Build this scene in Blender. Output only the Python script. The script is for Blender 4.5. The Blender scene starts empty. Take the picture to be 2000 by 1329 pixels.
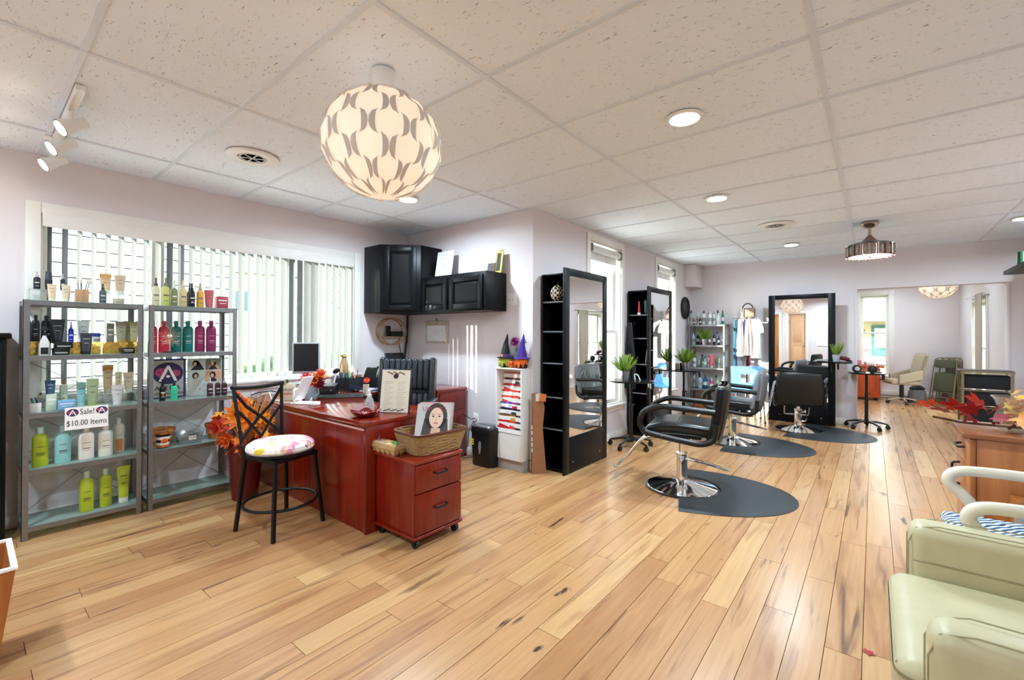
import bpy, bmesh, math, random
from mathutils import Vector, Matrix, Euler
random.seed(7)
PI = math.pi
SC = bpy.context.scene
COL = SC.collection

# ---------------------------------------------------------------- camera
TH, PITCH, ROLL, CAMH = 0.6826, 0.0054, 0.0038, 1.2757
F0 = Vector((-math.sin(TH), math.cos(TH), 0)); R0 = Vector((math.cos(TH), math.sin(TH), 0)); Z0 = Vector((0, 0, 1))
CF = F0 * math.cos(PITCH) + Z0 * math.sin(PITCH)
CU = Z0 * math.cos(PITCH) - F0 * math.sin(PITCH)
CR = R0 * math.cos(ROLL) + CU * math.sin(ROLL)
CU = CU * math.cos(ROLL) - R0 * math.sin(ROLL)
cd = bpy.data.cameras.new('camera'); cam = bpy.data.objects.new('camera', cd); COL.objects.link(cam)
cam.matrix_world = Matrix(((CR.x, CU.x, -CF.x, 0), (CR.y, CU.y, -CF.y, 0), (CR.z, CU.z, -CF.z, CAMH), (0, 0, 0, 1)))
cd.sensor_fit = 'HORIZONTAL'; cd.sensor_width = 36; cd.lens = 868.19 * 36 / 2000
cd.shift_y = -13.43 / 2000; cd.clip_start = 0.02; cd.clip_end = 200
SC.camera = cam

# ---------------------------------------------------------------- sky, sun, exposure
SUN_DIR = Vector((0.69, 0.73, -0.33)).normalized()          # the way the sunlight travels
w = bpy.data.worlds.new('sky'); SC.world = w; w.use_nodes = True
nt = w.node_tree; nt.nodes.clear()
out = nt.nodes.new('ShaderNodeOutputWorld'); bg = nt.nodes.new('ShaderNodeBackground')
sky = nt.nodes.new('ShaderNodeTexSky')
try:
    sky.sky_type = 'HOSEK_WILKIE'; sky.turbidity = 5.0; sky.ground_albedo = 0.4
    sky.sun_direction = (-SUN_DIR).normalized()
except Exception:
    pass
mixw = nt.nodes.new('ShaderNodeMixRGB'); mixw.inputs[0].default_value = 0.72
mixw.inputs[2].default_value = (0.88, 0.95, 1.0, 1)
nt.links.new(sky.outputs[0], mixw.inputs[1]); nt.links.new(mixw.outputs[0], bg.inputs[0])
bg.inputs[1].default_value = 3.3
nt.links.new(bg.outputs[0], out.inputs[0])
sd = bpy.data.lights.new('sun', 'SUN'); sd.energy = 4.5; sd.angle = math.radians(0.6); sd.color = (1.0, 0.93, 0.82)
sun = bpy.data.objects.new('sun', sd); COL.objects.link(sun)
sun.rotation_euler = SUN_DIR.to_track_quat('-Z', 'Y').to_euler(); sun.location = (-12, -9, 8)
SC.view_settings.view_transform = 'Standard'; SC.view_settings.look = 'None'
SC.view_settings.gamma = 1.0; SC.view_settings.exposure = 1.95
try: SC.view_settings.use_curve_mapping = False
except Exception: pass
DOWNLIGHT_W = 11.5
SC.cycles.use_denoising = True
SC.cycles.max_bounces = 9; SC.cycles.diffuse_bounces = 5; SC.cycles.glossy_bounces = 5
SC.cycles.transparent_max_bounces = 14; SC.cycles.transmission_bounces = 6
SC.cycles.sample_clamp_indirect = 6.0; SC.cycles.caustics_reflective = False; SC.cycles.caustics_refractive = False

# ---------------------------------------------------------------- helpers
def V(*a): return Vector(a)
class MB:
    """Collects geometry; build() links it as one mesh object."""
    def __init__(s): s.v = []; s.f = []; s.m = []; s.M = Matrix.Identity(4)
    def add(s, vs, fs, mi=0):
        o = len(s.v)
        s.v += [tuple(s.M @ Vector(p)) for p in vs]
        s.f += [tuple(i + o for i in f) for f in fs]; s.m += [mi] * len(fs); return s
    def at(s, loc=(0, 0, 0), rot=(0, 0, 0)):
        s.M = Matrix.Translation(loc) @ Euler(rot).to_matrix().to_4x4(); return s
    def box(s, x0, x1, y0, y1, z0, z1, mi=0):
        return s.add([(x0,y0,z0),(x1,y0,z0),(x1,y1,z0),(x0,y1,z0),(x0,y0,z1),(x1,y0,z1),(x1,y1,z1),(x0,y1,z1)],
                     [(0,3,2,1),(4,5,6,7),(0,1,5,4),(1,2,6,5),(2,3,7,6),(3,0,4,7)], mi)
    def bc(s, c, d, mi=0):
        return s.box(c[0]-d[0]/2,c[0]+d[0]/2,c[1]-d[1]/2,c[1]+d[1]/2,c[2]-d[2]/2,c[2]+d[2]/2,mi)
    def rbox(s, c, d, r=0.01, seg=3, mi=0, fn=None):
        """box with rounded edges, optionally pushed through fn"""
        bm = bmesh.new(); bmesh.ops.create_cube(bm, size=1)
        for q in bm.verts: q.co = Vector((q.co.x*d[0], q.co.y*d[1], q.co.z*d[2]))
        if fn: bmesh.ops.subdivide_edges(bm, edges=bm.edges[:], cuts=3, use_grid_fill=True)
        es = [e for e in bm.edges if e.calc_face_angle(0) > 0.5]
        bmesh.ops.bevel(bm, geom=es, offset=r, segments=seg, profile=0.5, affect='EDGES')
        if fn:
            for q in bm.verts: q.co = Vector(fn(q.co))
        vs = [tuple(q.co + Vector(c)) for q in bm.verts]; bm.verts.index_update()
        fs = [tuple(q.index for q in f.verts) for f in bm.faces]; bm.free(); return s.add(vs, fs, mi)
    def cyl(s, p0, p1, r0, r1=None, n=16, mi=0, caps=True):
        r1 = r0 if r1 is None else r1
        p0, p1 = Vector(p0), Vector(p1); d = (p1 - p0).normalized()
        a = d.orthogonal().normalized(); b = d.cross(a)
        vs = []
        for p, r in ((p0, r0), (p1, r1)):
            vs += [p + (a*math.cos(2*PI*i/n) + b*math.sin(2*PI*i/n))*r for i in range(n)]
        fs = [(i, (i+1) % n, n+(i+1) % n, n+i) for i in range(n)]
        if caps: fs += [tuple(range(n-1, -1, -1)), tuple(range(n, 2*n))]
        return s.add(vs, fs, mi)
    def tube(s, pts, r, n=10, closed=False, mi=0, flat=1.0, rs=None):
        pts = [Vector(p) for p in pts]; k = len(pts); rings = []; prev = None
        for i, p in enumerate(pts):
            if closed: t = (pts[(i+1) % k] - pts[i-1]).normalized()
            else: t = (pts[min(i+1, k-1)] - pts[max(i-1, 0)]).normalized()
            if prev is None:
                a = t.orthogonal().normalized()
                if abs(t.z) < 0.9: a = (Vector((0,0,1)) - t*t.z).normalized()
            else:
                a = (prev - t*prev.dot(t)); a = a.normalized() if a.length > 1e-6 else t.orthogonal().normalized()
            prev = a; b = t.cross(a); rr = rs[i] if rs else r
            rings.append([p + a*math.cos(2*PI*j/n)*rr*flat + b*math.sin(2*PI*j/n)*rr for j in range(n)])
        return s.loft(rings, closed, mi)
    def loft(s, rings, closed=False, mi=0, caps=True):
        n = len(rings[0]); k = len(rings); vs = [p for r in rings for p in r]; fs = []
        for i in range(k if closed else k-1):
            j = (i+1) % k
            fs += [(i*n+a, i*n+(a+1) % n, j*n+(a+1) % n, j*n+a) for a in range(n)]
        if not closed and caps: fs += [tuple(range(n-1, -1, -1)), tuple((k-1)*n+a for a in range(n))]
        return s.add(vs, fs, mi)
    def lathe(s, prof, n=24, c=(0, 0, 0), mi=0, sx=1.0, sy=1.0):
        rings = [[(c[0]+r*math.cos(2*PI*i/n)*sx, c[1]+r*math.sin(2*PI*i/n)*sy, c[2]+z) for i in range(n)] for r, z in prof]
        return s.loft(rings, False, mi)
    def prism(s, poly, a0, a1, axis='z', mi=0):
        def P(u, v, t): return {'z': (u, v, t), 'y': (u, t, v), 'x': (t, u, v)}[axis]
        n = len(poly); vs = [P(u, v, a0) for u, v in poly] + [P(u, v, a1) for u, v in poly]
        fs = [(i, (i+1) % n, n+(i+1) % n, n+i) for i in range(n)] + [tuple(range(n-1, -1, -1)), tuple(range(n, 2*n))]
        return s.add(vs, fs, mi)
    def ball(s, c, r, n=14, sc=(1, 1, 1), mi=0):
        k = max(6, n//2 + 1); prof = [(max(1e-4, r*math.sin(PI*i/k)), -r*math.cos(PI*i/k)) for i in range(k+1)]
        rings = [[(c[0]+q*math.cos(2*PI*i/n)*sc[0], c[1]+q*math.sin(2*PI*i/n)*sc[1], c[2]+z*sc[2]) for i in range(n)] for q, z in prof]
        return s.loft(rings, False, mi)
    def sheet(s, grid, mi=0, thick=0.0):
        """grid of points (rows of columns) -> surface, doubled with thickness along its normal"""
        R, C = len(grid), len(grid[0]); vs = [Vector(p) for r in grid for p in r]
        fs = [(i*C+j, i*C+j+1, (i+1)*C+j+1, (i+1)*C+j) for i in range(R-1) for j in range(C-1)]
        if thick:
            ns = [Vector() for _ in vs]
            for f in fs:
                nn = (vs[f[1]]-vs[f[0]]).cross(vs[f[2]]-vs[f[0]])
                for i in f: ns[i] += nn
            k = len(vs); vs2 = vs + [p - q.normalized()*thick if q.length > 0 else p for p, q in zip(vs, ns)]
            fs2 = list(fs) + [tuple(i+k for i in reversed(f)) for f in fs]
            edge = [j for j in range(C)] + [i*C+C-1 for i in range(1, R)] + [(R-1)*C+j for j in range(C-2, -1, -1)] + [i*C for i in range(R-2, 0, -1)]
            fs2 += [(edge[(i+1) % len(edge)], edge[i], edge[i]+k, edge[(i+1) % len(edge)]+k) for i in range(len(edge))]
            return s.add(vs2, fs2, mi)
        return s.add(vs, fs, mi)
    def mesh(s, name, mats, bevel=0, seg=2, smooth=40):
        me = bpy.data.meshes.new(name); me.from_pydata(s.v, [], s.f)
        if any(s.m): me.polygons.foreach_set('material_index', s.m)
        for m in (mats if isinstance(mats, (list, tuple)) else [mats]): me.materials.append(m)
        bm = bmesh.new(); bm.from_mesh(me)
        bmesh.ops.recalc_face_normals(bm, faces=bm.faces[:])
        if bevel:
            es = [e for e in bm.edges if e.calc_face_angle(0) > 0.6]
            bmesh.ops.bevel(bm, geom=es, offset=bevel, segments=seg, profile=0.5, affect='EDGES', clamp_overlap=True)
        bm.to_mesh(me); bm.free()
        if smooth:
            me.polygons.foreach_set('use_smooth', [True]*len(me.polygons))
            me.set_sharp_from_angle(angle=math.radians(smooth))
        me.update(); return me
    def build(s, name, mats, parent=None, loc=(0, 0, 0), rot=(0, 0, 0), bevel=0, seg=2, smooth=40):
        return link(name, s.mesh(name, mats, bevel, seg, smooth), parent, loc, rot)
def link(name, me, parent=None, loc=(0, 0, 0), rot=(0, 0, 0), scale=(1, 1, 1)):
    o = bpy.data.objects.new(name, me); COL.objects.link(o)
    o.location = loc; o.rotation_euler = rot; o.scale = scale
    if parent: o.parent = parent
    return o
def tag(o, label=None, cat=None, group=None, kind=None):
    if label: o['label'] = label
    if cat: o['category'] = cat
    if group: o['group'] = group
    if kind: o['kind'] = kind
    return o
def thing(name, label, cat, loc=(0, 0, 0), rz=0, group=None):
    o = bpy.data.objects.new(name, None); COL.objects.link(o); o.empty_display_size = 0.05
    o.location = loc; o.rotation_euler = (0, 0, rz); return tag(o, label, cat, group)
def copy_tree(o, parent=None):
    c = o.copy(); COL.objects.link(c)
    if parent: c.parent = parent
    for ch in list(o.children): copy_tree(ch, c)
    return c
def text(body, size, mat, parent, loc, rot, name='lettering', ext=0.0006, align='CENTER', sx=1.0):
    cu = bpy.data.curves.new('txt', 'FONT'); cu.body = body; cu.size = size; cu.extrude = ext
    cu.align_x = align; cu.align_y = 'CENTER'; cu.resolution_u = 2
    to = bpy.data.objects.new('txt', cu); COL.objects.link(to)
    me = bpy.data.meshes.new_from_object(to.evaluated_get(bpy.context.evaluated_depsgraph_get()))
    bpy.data.objects.remove(to); bpy.data.curves.remove(cu)
    me.materials.clear(); me.materials.append(mat)
    return link(name, me, parent, loc, rot, (sx, 1, 1))
def ell(cx, cy, rx, ry, n=28, a0=0, a1=2*PI): return [(cx+rx*math.cos(a0+(a1-a0)*i/n), cy+ry*math.sin(a0+(a1-a0)*i/n)) for i in range(n if abs(a1-a0) > 6.28 else n+1)]
def arcpts(pts, r, n=5):
    """polyline with its inner corners rounded"""
    P = [Vector(p) for p in pts]; o = [P[0]]
    for i in range(1, len(P)-1):
        a, b, c = P[i-1], P[i], P[i+1]; u = (a-b); v = (c-b); k = min(r, u.length*0.45, v.length*0.45)
        p0 = b+u.normalized()*k; p1 = b+v.normalized()*k
        o += [p0.lerp(b, t/n).lerp(b.lerp(p1, t/n), t/n) for t in range(n+1)]
    return o + [P[-1]]

def cr(pts, k=5):
    """points of a smooth curve through pts"""
    P = [Vector(p) for p in pts]; o = []
    for i in range(len(P)-1):
        a, b, c, d = P[max(i-1, 0)], P[i], P[i+1], P[min(i+2, len(P)-1)]
        for j in range(k):
            t = j/k; o.append(0.5*((2*b) + (c-a)*t + (2*a-5*b+4*c-d)*t*t + (3*b-a-3*c+d)*t**3))
    return o + [P[-1]]
# ---------------------------------------------------------------- materials
def srgb(h):
    h = h.lstrip('#'); c = [int(h[i:i+2], 16)/255 for i in (0, 2, 4)]
    return tuple(x/12.92 if x <= 0.04045 else ((x+0.055)/1.055)**2.4 for x in c)
def new_mat(name):
    m = bpy.data.materials.new(name); m.use_nodes = True; t = m.node_tree
    b = t.nodes.get('Principled BSDF'); return m, t, b
MC = {}
def pm(col, rough=0.5, metal=0.0, var=0.05, scale=12.0, name=None, spec=0.5, emit=0.0, coat=0.0, trans=0.0, bump=0.0, bscale=200.0, alpha=1.0, ior=1.45, sheen=0.0):
    """procedural principled material: colour with a little noise in it"""
    key = (col, rough, metal, var, scale, spec, emit, coat, trans, bump, bscale, alpha, sheen)
    if key in MC: return MC[key]
    c = srgb(col) if isinstance(col, str) else col
    m, t, b = new_mat(name or 'm_%s' % (col if isinstance(col, str) else len(MC)))
    b.inputs['Roughness'].default_value = rough; b.inputs['Metallic'].default_value = metal
    b.inputs['Specular IOR Level'].default_value = spec; b.inputs['Coat Weight'].default_value = coat
    b.inputs['Transmission Weight'].default_value = trans; b.inputs['Alpha'].default_value = alpha; b.inputs['IOR'].default_value = ior
    b.inputs['Sheen Weight'].default_value = sheen
    b.inputs['Base Color'].default_value = (*c, 1)
    if emit:
        b.inputs['Emission Color'].default_value = (*c, 1); b.inputs['Emission Strength'].default_value = emit
    if var or bump:
        tc = t.nodes.new('ShaderNodeTexCoord'); nz = t.nodes.new('ShaderNodeTexNoise')
        nz.inputs['Scale'].default_value = scale; nz.inputs['Detail'].default_value = 4
        t.links.new(tc.outputs['Object'], nz.inputs['Vector'])
        if var:
            mr = t.nodes.new('ShaderNodeMapRange'); mr.inputs['To Min'].default_value = 1-var*2; mr.inputs['To Max'].default_value = 1+var*2
            mr.inputs['From Min'].default_value = 0.2; mr.inputs['From Max'].default_value = 0.8
            t.links.new(nz.outputs['Fac'], mr.inputs['Value'])
            mx = t.nodes.new('ShaderNodeMixRGB'); mx.blend_type = 'MULTIPLY'; mx.inputs[0].default_value = 1
            mx.inputs[1].default_value = (*c, 1); t.links.new(mr.outputs[0], mx.inputs[2])
            t.links.new(mx.outputs[0], b.inputs['Base Color'])
        if bump:
            n2 = t.nodes.new('ShaderNodeTexNoise'); n2.inputs['Scale'].default_value = bscale; n2.inputs['Detail'].default_value = 3
            t.links.new(tc.outputs['Object'], n2.inputs['Vector'])
            bp = t.nodes.new('ShaderNodeBump'); bp.inputs['Strength'].default_value = bump; bp.inputs['Distance'].default_value = 0.004
            t.links.new(n2.outputs['Fac'], bp.inputs['Height']); t.links.new(bp.outputs[0], b.inputs['Normal'])
    MC[key] = m; return m
def wood(name, c0, c1, c2, rough=0.35, axis='z', freq=1.0, coat=0.0, streak=0.5):
    """grain stretched along one axis"""
    m, t, b = new_mat(name); L = t.links
    tc = t.nodes.new('ShaderNodeTexCoord'); mp = t.nodes.new('ShaderNodeMapping')
    sc = {'x': (1.2, 22, 22), 'y': (22, 1.2, 22), 'z': (22, 22, 1.2)}[axis]
    mp.inputs['Scale'].default_value = tuple(k*freq for k in sc); L.new(tc.outputs['Object'], mp.inputs[0])
    n1 = t.nodes.new('ShaderNodeTexNoise'); n1.inputs['Scale'].default_value = 1.0; n1.inputs['Detail'].default_value = 6; n1.inputs['Distortion'].default_value = 0.6
    L.new(mp.outputs[0], n1.inputs['Vector'])
    r = t.nodes.new('ShaderNodeValToRGB'); e = r.color_ramp.elements
    e[0].position = 0.28; e[0].color = (*srgb(c0), 1); e[1].position = 0.75; e[1].color = (*srgb(c2), 1)
    k = e.new(streak); k.color = (*srgb(c1), 1)
    L.new(n1.outputs['Fac'], r.inputs[0]); L.new(r.outputs[0], b.inputs['Base Color'])
    b.inputs['Roughness'].default_value = rough; b.inputs['Coat Weight'].default_value = coat; b.inputs['Coat Roughness'].default_value = 0.15
    return m
def plank_mat(name, island):
    m, t, b = new_mat(name); L = t.links; N = t.nodes.new
    geo = N('ShaderNodeNewGeometry'); rnd = geo.outputs['Random Per Island'] if island else N('ShaderNodeObjectInfo').outputs['Random']
    off = N('ShaderNodeCombineXYZ')
    for i, k in enumerate((37.0, 91.0, 13.0)):
        mm = N('ShaderNodeMath'); mm.operation = 'MULTIPLY'; mm.inputs[1].default_value = k; L.new(rnd, mm.inputs[0]); L.new(mm.outputs[0], off.inputs[i])
    ad = N('ShaderNodeVectorMath'); L.new(geo.outputs['Position'], ad.inputs[0]); L.new(off.outputs[0], ad.inputs[1])
    def noise(scale, vec, detail=5, dist=0.0):
        mp = N('ShaderNodeMapping'); mp.inputs['Scale'].default_value = vec; L.new(ad.outputs[0], mp.inputs[0])
        n = N('ShaderNodeTexNoise'); n.inputs['Scale'].default_value = scale; n.inputs['Detail'].default_value = detail; n.inputs['Distortion'].default_value = dist
        L.new(mp.outputs[0], n.inputs['Vector']); return n.outputs['Fac']
    base = N('ShaderNodeValToRGB'); e = base.color_ramp.elements
    e[0].color = (*srgb('#ac7a4e'), 1); e[1].color = (*srgb('#cda471'), 1); e[0].position = 0.0; e[1].position = 1.0
    k = e.new(0.35); k.color = (*srgb('#c19262'), 1); k = e.new(0.7); k.color = (*srgb('#b68557'), 1)
    L.new(rnd, base.inputs[0])
    grain = noise(1.0, (75, 2.5, 1), 6, 0.4)
    gr = N('ShaderNodeMapRange'); gr.inputs['From Min'].default_value = 0.3; gr.inputs['From Max'].default_value = 0.75; gr.inputs['To Min'].default_value = 1.05; gr.inputs['To Max'].default_value = 0.84
    L.new(grain, gr.inputs['Value'])
    m1 = N('ShaderNodeMixRGB'); m1.blend_type = 'MULTIPLY'; m1.inputs[0].default_value = 1; L.new(base.outputs[0], m1.inputs[1]); L.new(gr.outputs[0], m1.inputs[2])
    def streak(prev, scale, vec, lo, hi, col, dist=0.8):
        f = noise(scale, vec, 4, dist)
        mr = N('ShaderNodeMapRange'); mr.inputs['From Min'].default_value = lo; mr.inputs['From Max'].default_value = hi; L.new(f, mr.inputs['Value'])
        mx = N('ShaderNodeMixRGB'); L.new(mr.outputs[0], mx.inputs[0]); L.new(prev, mx.inputs[1]); mx.inputs[2].default_value = (*srgb(col), 1); return mx.outputs[0]
    c = streak(m1.outputs[0], 1.0, (13, 1.1, 1), 0.55, 0.78, '#8f5c3a')
    c = streak(c, 1.0, (15, .8, 1), 0.60, 0.73, '#664634', 1.2)
    c = streak(c, 1.0, (10, 2.2, 1), 0.69, 0.735, '#4a362d', 0.8)
    L.new(c, b.inputs['Base Color'])
    b.inputs['Roughness'].default_value = 0.27; b.inputs['Specular IOR Level'].default_value = 0.55
    bp = N('ShaderNodeBump'); bp.inputs['Strength'].default_value = 0.08; bp.inputs['Distance'].default_value = 0.002
    L.new(grain, bp.inputs['Height']); L.new(bp.outputs[0], b.inputs['Normal'])
    return m
def tile_mat():
    m, t, b = new_mat('ceiling_tile_mineral_fibre'); L = t.links; N = t.nodes.new
    geo = N('ShaderNodeNewGeometry'); oi = N('ShaderNodeObjectInfo')
    rot = N('ShaderNodeMath'); rot.operation = 'MULTIPLY'; rot.inputs[1].default_value = 40; L.new(oi.outputs['Random'], rot.inputs[0])
    ad = N('ShaderNodeVectorMath'); L.new(geo.outputs['Position'], ad.inputs[0]); L.new(rot.outputs[0], ad.inputs[1])
    # fissures: short dark worms, bent by a coarse noise
    mp = N('ShaderNodeMapping'); mp.inputs['Scale'].default_value = (30, 105, 1); L.new(ad.outputs[0], mp.inputs[0])
    n = N('ShaderNodeTexNoise'); n.inputs['Scale'].default_value = 1.0; n.inputs['Detail'].default_value = 1.5; n.inputs['Distortion'].default_value = 1.6; L.new(mp.outputs[0], n.inputs['Vector'])
    mr = N('ShaderNodeMapRange'); mr.inputs['From Min'].default_value = 0.675; mr.inputs['From Max'].default_value = 0.72; L.new(n.outputs['Fac'], mr.inputs['Value'])
    n2 = N('ShaderNodeTexNoise'); n2.inputs['Scale'].default_value = 320; L.new(ad.outputs[0], n2.inputs['Vector'])
    m2 = N('ShaderNodeMapRange'); m2.inputs['From Min'].default_value = 0.62; m2.inputs['From Max'].default_value = 0.72; m2.inputs['To Max'].default_value = 0.08; L.new(n2.outputs['Fac'], m2.inputs['Value'])
    mx0 = N('ShaderNodeMath'); mx0.operation = 'MAXIMUM'; L.new(mr.outputs[0], mx0.inputs[0]); L.new(m2.outputs[0], mx0.inputs[1])
    mx = N('ShaderNodeMixRGB'); mx.inputs[1].default_value = (0.87, 0.935, 1.0, 1); mx.inputs[2].default_value = (0.34, 0.35, 0.37, 1)
    L.new(mx0.outputs[0], mx.inputs[0]); L.new(mx.outputs[0], b.inputs['Base Color'])
    b.inputs['Roughness'].default_value = 0.9; b.inputs['Specular IOR Level'].default_value = 0.2
    bp = N('ShaderNodeBump'); bp.inputs['Strength'].default_value = 0.5; bp.inputs['Distance'].default_value = 0.002; bp.invert = True
    L.new(mx0.outputs[0], bp.inputs['Height']); L.new(bp.outputs[0], b.inputs['Normal']); return m
def glass_mat(name, tint=(0.985, 1, 0.995), gloss=1.0, frost=0.0, fcol=(0.8, 0.92, 0.88)):
    """thin pane: mostly lets light straight through, a little mirror by angle, optional frosting"""
    m = bpy.data.materials.new(name); m.use_nodes = True; t = m.node_tree; t.nodes.clear(); L = t.links; N = t.nodes.new
    o = N('ShaderNodeOutputMaterial'); tr = N('ShaderNodeBsdfTransparent'); tr.inputs[0].default_value = (*tint, 1)
    gl = N('ShaderNodeBsdfGlossy'); gl.inputs['Roughness'].default_value = 0.04 + frost*0.3; lw = N('ShaderNodeLayerWeight'); lw.inputs[0].default_value = 0.5
    pw = N('ShaderNodeMath'); pw.operation = 'POWER'; pw.inputs[1].default_value = 5; L.new(lw.outputs['Facing'], pw.inputs[0])
    fr = N('ShaderNodeMath'); fr.operation = 'MULTIPLY_ADD'; fr.inputs[1].default_value = 0.9; fr.inputs[2].default_value = 0.04; L.new(pw.outputs[0], fr.inputs[0])
    mx = N('ShaderNodeMixShader'); L.new(fr.outputs[0], mx.inputs[0]); L.new(gl.outputs[0], mx.inputs[2])
    if frost:
        df = N('ShaderNodeBsdfDiffuse'); df.inputs[0].default_value = (*fcol, 1)
        tl = N('ShaderNodeBsdfTranslucent'); tl.inputs[0].default_value = (*fcol, 1)
        nz = N('ShaderNodeTexNoise'); nz.inputs['Scale'].default_value = 60
        mf = N('ShaderNodeMixShader'); mf.inputs[0].default_value = 0.5; L.new(df.outputs[0], mf.inputs[1]); L.new(tl.outputs[0], mf.inputs[2])
        m3 = N('ShaderNodeMixShader'); m3.inputs[0].default_value = frost; L.new(tr.outputs[0], m3.inputs[1]); L.new(mf.outputs[0], m3.inputs[2])
        L.new(m3.outputs[0], mx.inputs[1])
    else: L.new(tr.outputs[0], mx.inputs[1])
    L.new(mx.outputs[0], o.inputs[0]); return m
def translucent_mat(name, col, mix=0.5, rough=0.6, emit=0.0, ecol=None):
    m = bpy.data.materials.new(name); m.use_nodes = True; t = m.node_tree; t.nodes.clear(); L = t.links; N = t.nodes.new
    o = N('ShaderNodeOutputMaterial'); d = N('ShaderNodeBsdfDiffuse'); tl = N('ShaderNodeBsdfTranslucent')
    nz = N('ShaderNodeTexNoise'); nz.inputs['Scale'].default_value = 90; cr = N('ShaderNodeMixRGB')
    cr.inputs[1].default_value = (*[k*0.94 for k in col], 1); cr.inputs[2].default_value = (*col, 1); L.new(nz.outputs['Fac'], cr.inputs[0])
    L.new(cr.outputs[0], d.inputs[0]); L.new(cr.outputs[0], tl.inputs[0])
    mx = N('ShaderNodeMixShader'); mx.inputs[0].default_value = mix; L.new(d.outputs[0], mx.inputs[1]); L.new(tl.outputs[0], mx.inputs[2]); last = mx
    if emit:
        e = N('ShaderNodeEmission'); e.inputs[0].default_value = (*(ecol or col), 1); e.inputs[1].default_value = emit
        a = N('ShaderNodeAddShader'); L.new(mx.outputs[0], a.inputs[0]); L.new(e.outputs[0], a.inputs[1]); last = a
    L.new(last.outputs[0], o.inputs[0]); return m
def emit_mat(name, col, s):
    m = bpy.data.materials.new(name); m.use_nodes = True; t = m.node_tree; t.nodes.clear()
    o = t.nodes.new('ShaderNodeOutputMaterial'); e = t.nodes.new('ShaderNodeEmission'); e.inputs[0].default_value = (*col, 1); e.inputs[1].default_value = s
    t.links.new(e.outputs[0], o.inputs[0]); return m

WALL = pm((0.77, 0.715, 0.725), 0.75, var=0.012, scale=3, name='pale_pink_wall_paint', spec=0.3, bump=0.04, bscale=350)
WHITE = pm('#eeece6', 0.45, var=0.015, name='white_trim_paint')
WHITEP = pm('#f2f2ef', 0.35, var=0.01, name='white_plastic')
BLACK = pm('#121314', 0.45, var=0.06, scale=40, name='black_paint')
BLKWOOD = pm('#0b0c0f', 0.38, var=0.10, scale=25, name='black_stained_wood', spec=.22, bump=0.05, bscale=120)
BLKVINYL = pm('#0d0e0e', 0.36, var=0.08, scale=18, name='black_vinyl', bump=0.06, bscale=260)
BLKPLAST = pm('#141516', 0.32, var=0.05, name='black_plastic')
CHROME = pm((0.86, 0.87, 0.88), 0.07, 1.0, var=0.02, name='chrome')
STEEL = pm((0.26, 0.265, 0.275), 0.42, 1.0, var=0.06, scale=60, name='galvanised_steel')
DKSTEEL = pm('#2a2c2e', 0.4, 0.8, var=0.05, name='dark_steel')
MIRROR = pm((0.93, 0.94, 0.94), 0.008, 1.0, var=0.0, name='mirror_silver')
CHERRY = wood('cherry_veneer', '#620f03', '#751505', '#861f08', 0.24, 'z', 1.0, 0.12)
CHERRYT = wood('cherry_desk_top', '#6a1608', '#7e1f0a', '#8c2a10', 0.14, 'x', 0.8, 0.5)
HONEY = wood('honey_maple', '#8a4c22', '#a6632f', '#b8763c', 0.35, 'z', 0.8, 0.2)
GOLD = pm((0.72, 0.50, 0.12), 0.22, 1.0, var=0.25, scale=40, name='gold_foil', bump=0.9, bscale=35)
GLASS = glass_mat('window_glass')
SHELFGLASS = glass_mat('frosted_shelf_glass', (0.85, 0.97, 0.93), frost=0.55, fcol=(0.62, 0.78, 0.72))
ACRYLIC = glass_mat('clear_acrylic', (0.92, 0.99, 0.97), frost=0.25, fcol=(0.85, 0.95, 0.93))
# ================================================================ the room shell
H = 2.482
XL, YC, XC, YF, XR, YB = -4.381, 3.388, -2.501, 8.078, 1.60, -1.5
FR_Y, FR_XR, FR_XL = 12.2, 1.31, -1.6          # far room
def wall(name, axis, plane, out, u0, u1, z0, z1, holes=(), mat=None):
    """slab wall standing on a plane, thickness towards out, with rectangular holes (u0,u1,z0,z1)"""
    us = sorted({u0, u1, *[h[i] for h in holes for i in (0, 1)]}); zs = sorted({z0, z1, *[h[i] for h in holes for i in (2, 3)]})
    mb = MB()
    for i in range(len(us)-1):
        for j in range(len(zs)-1):
            a, b, c, d = us[i], us[i+1], zs[j], zs[j+1]
            if any(h[0]-1e-6 <= a and b <= h[1]+1e-6 and h[2]-1e-6 <= c and d <= h[3]+1e-6 for h in holes): continue
            p, q = sorted((plane, plane+out))
            if axis == 'x': mb.box(p, q, a, b, c, d)
            else: mb.box(a, b, p, q, c, d)
    o = mb.build(name, mat or WALL, smooth=0); o['kind'] = 'structure'; return o
W1 = (0.315, 2.665, 0.86, 2.10)                       # big left window
W2 = (4.47, 5.28, 0.43, 2.37); W3 = (6.48, 7.24, 0.43, 2.37)
W4 = (-0.225, 0.255, 0.46, 2.17); OPEN = (-0.193, 1.285, 0.0, 1.962)
DOORB = (-2.17, -1.68, 0.0, 2.03); DOORB2 = (-2.95, -2.42, 0.0, 2.03); W5 = (9.55, 10.75, 0.30, 1.86)
TW = 0.18
wall('wall_left', 'x', XL, -TW, YB-TW, YC+TW, 0, H+0.1, [W1])
wall('wall_left_return', 'y', YC, TW, XL, XC-TW, 0, H+0.1)
wall('wall_centre', 'x', XC, -TW, YC, YF+TW, 0, H+0.1, [W2, W3])
wall('wall_far', 'y', YF, 0.13, XC, XR+TW, 0, H+0.1, [OPEN])
wall('wall_right', 'x', XR, TW, YB-TW, YF+0.13, 0, H+0.1)
wall('wall_back', 'y', YB, -TW, XL, XR, 0, H+0.1, [DOORB, DOORB2])
wall('wall_far_room_back', 'y', FR_Y, TW, FR_XL-TW, FR_XR+TW, 0, H+0.1, [W4])
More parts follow.
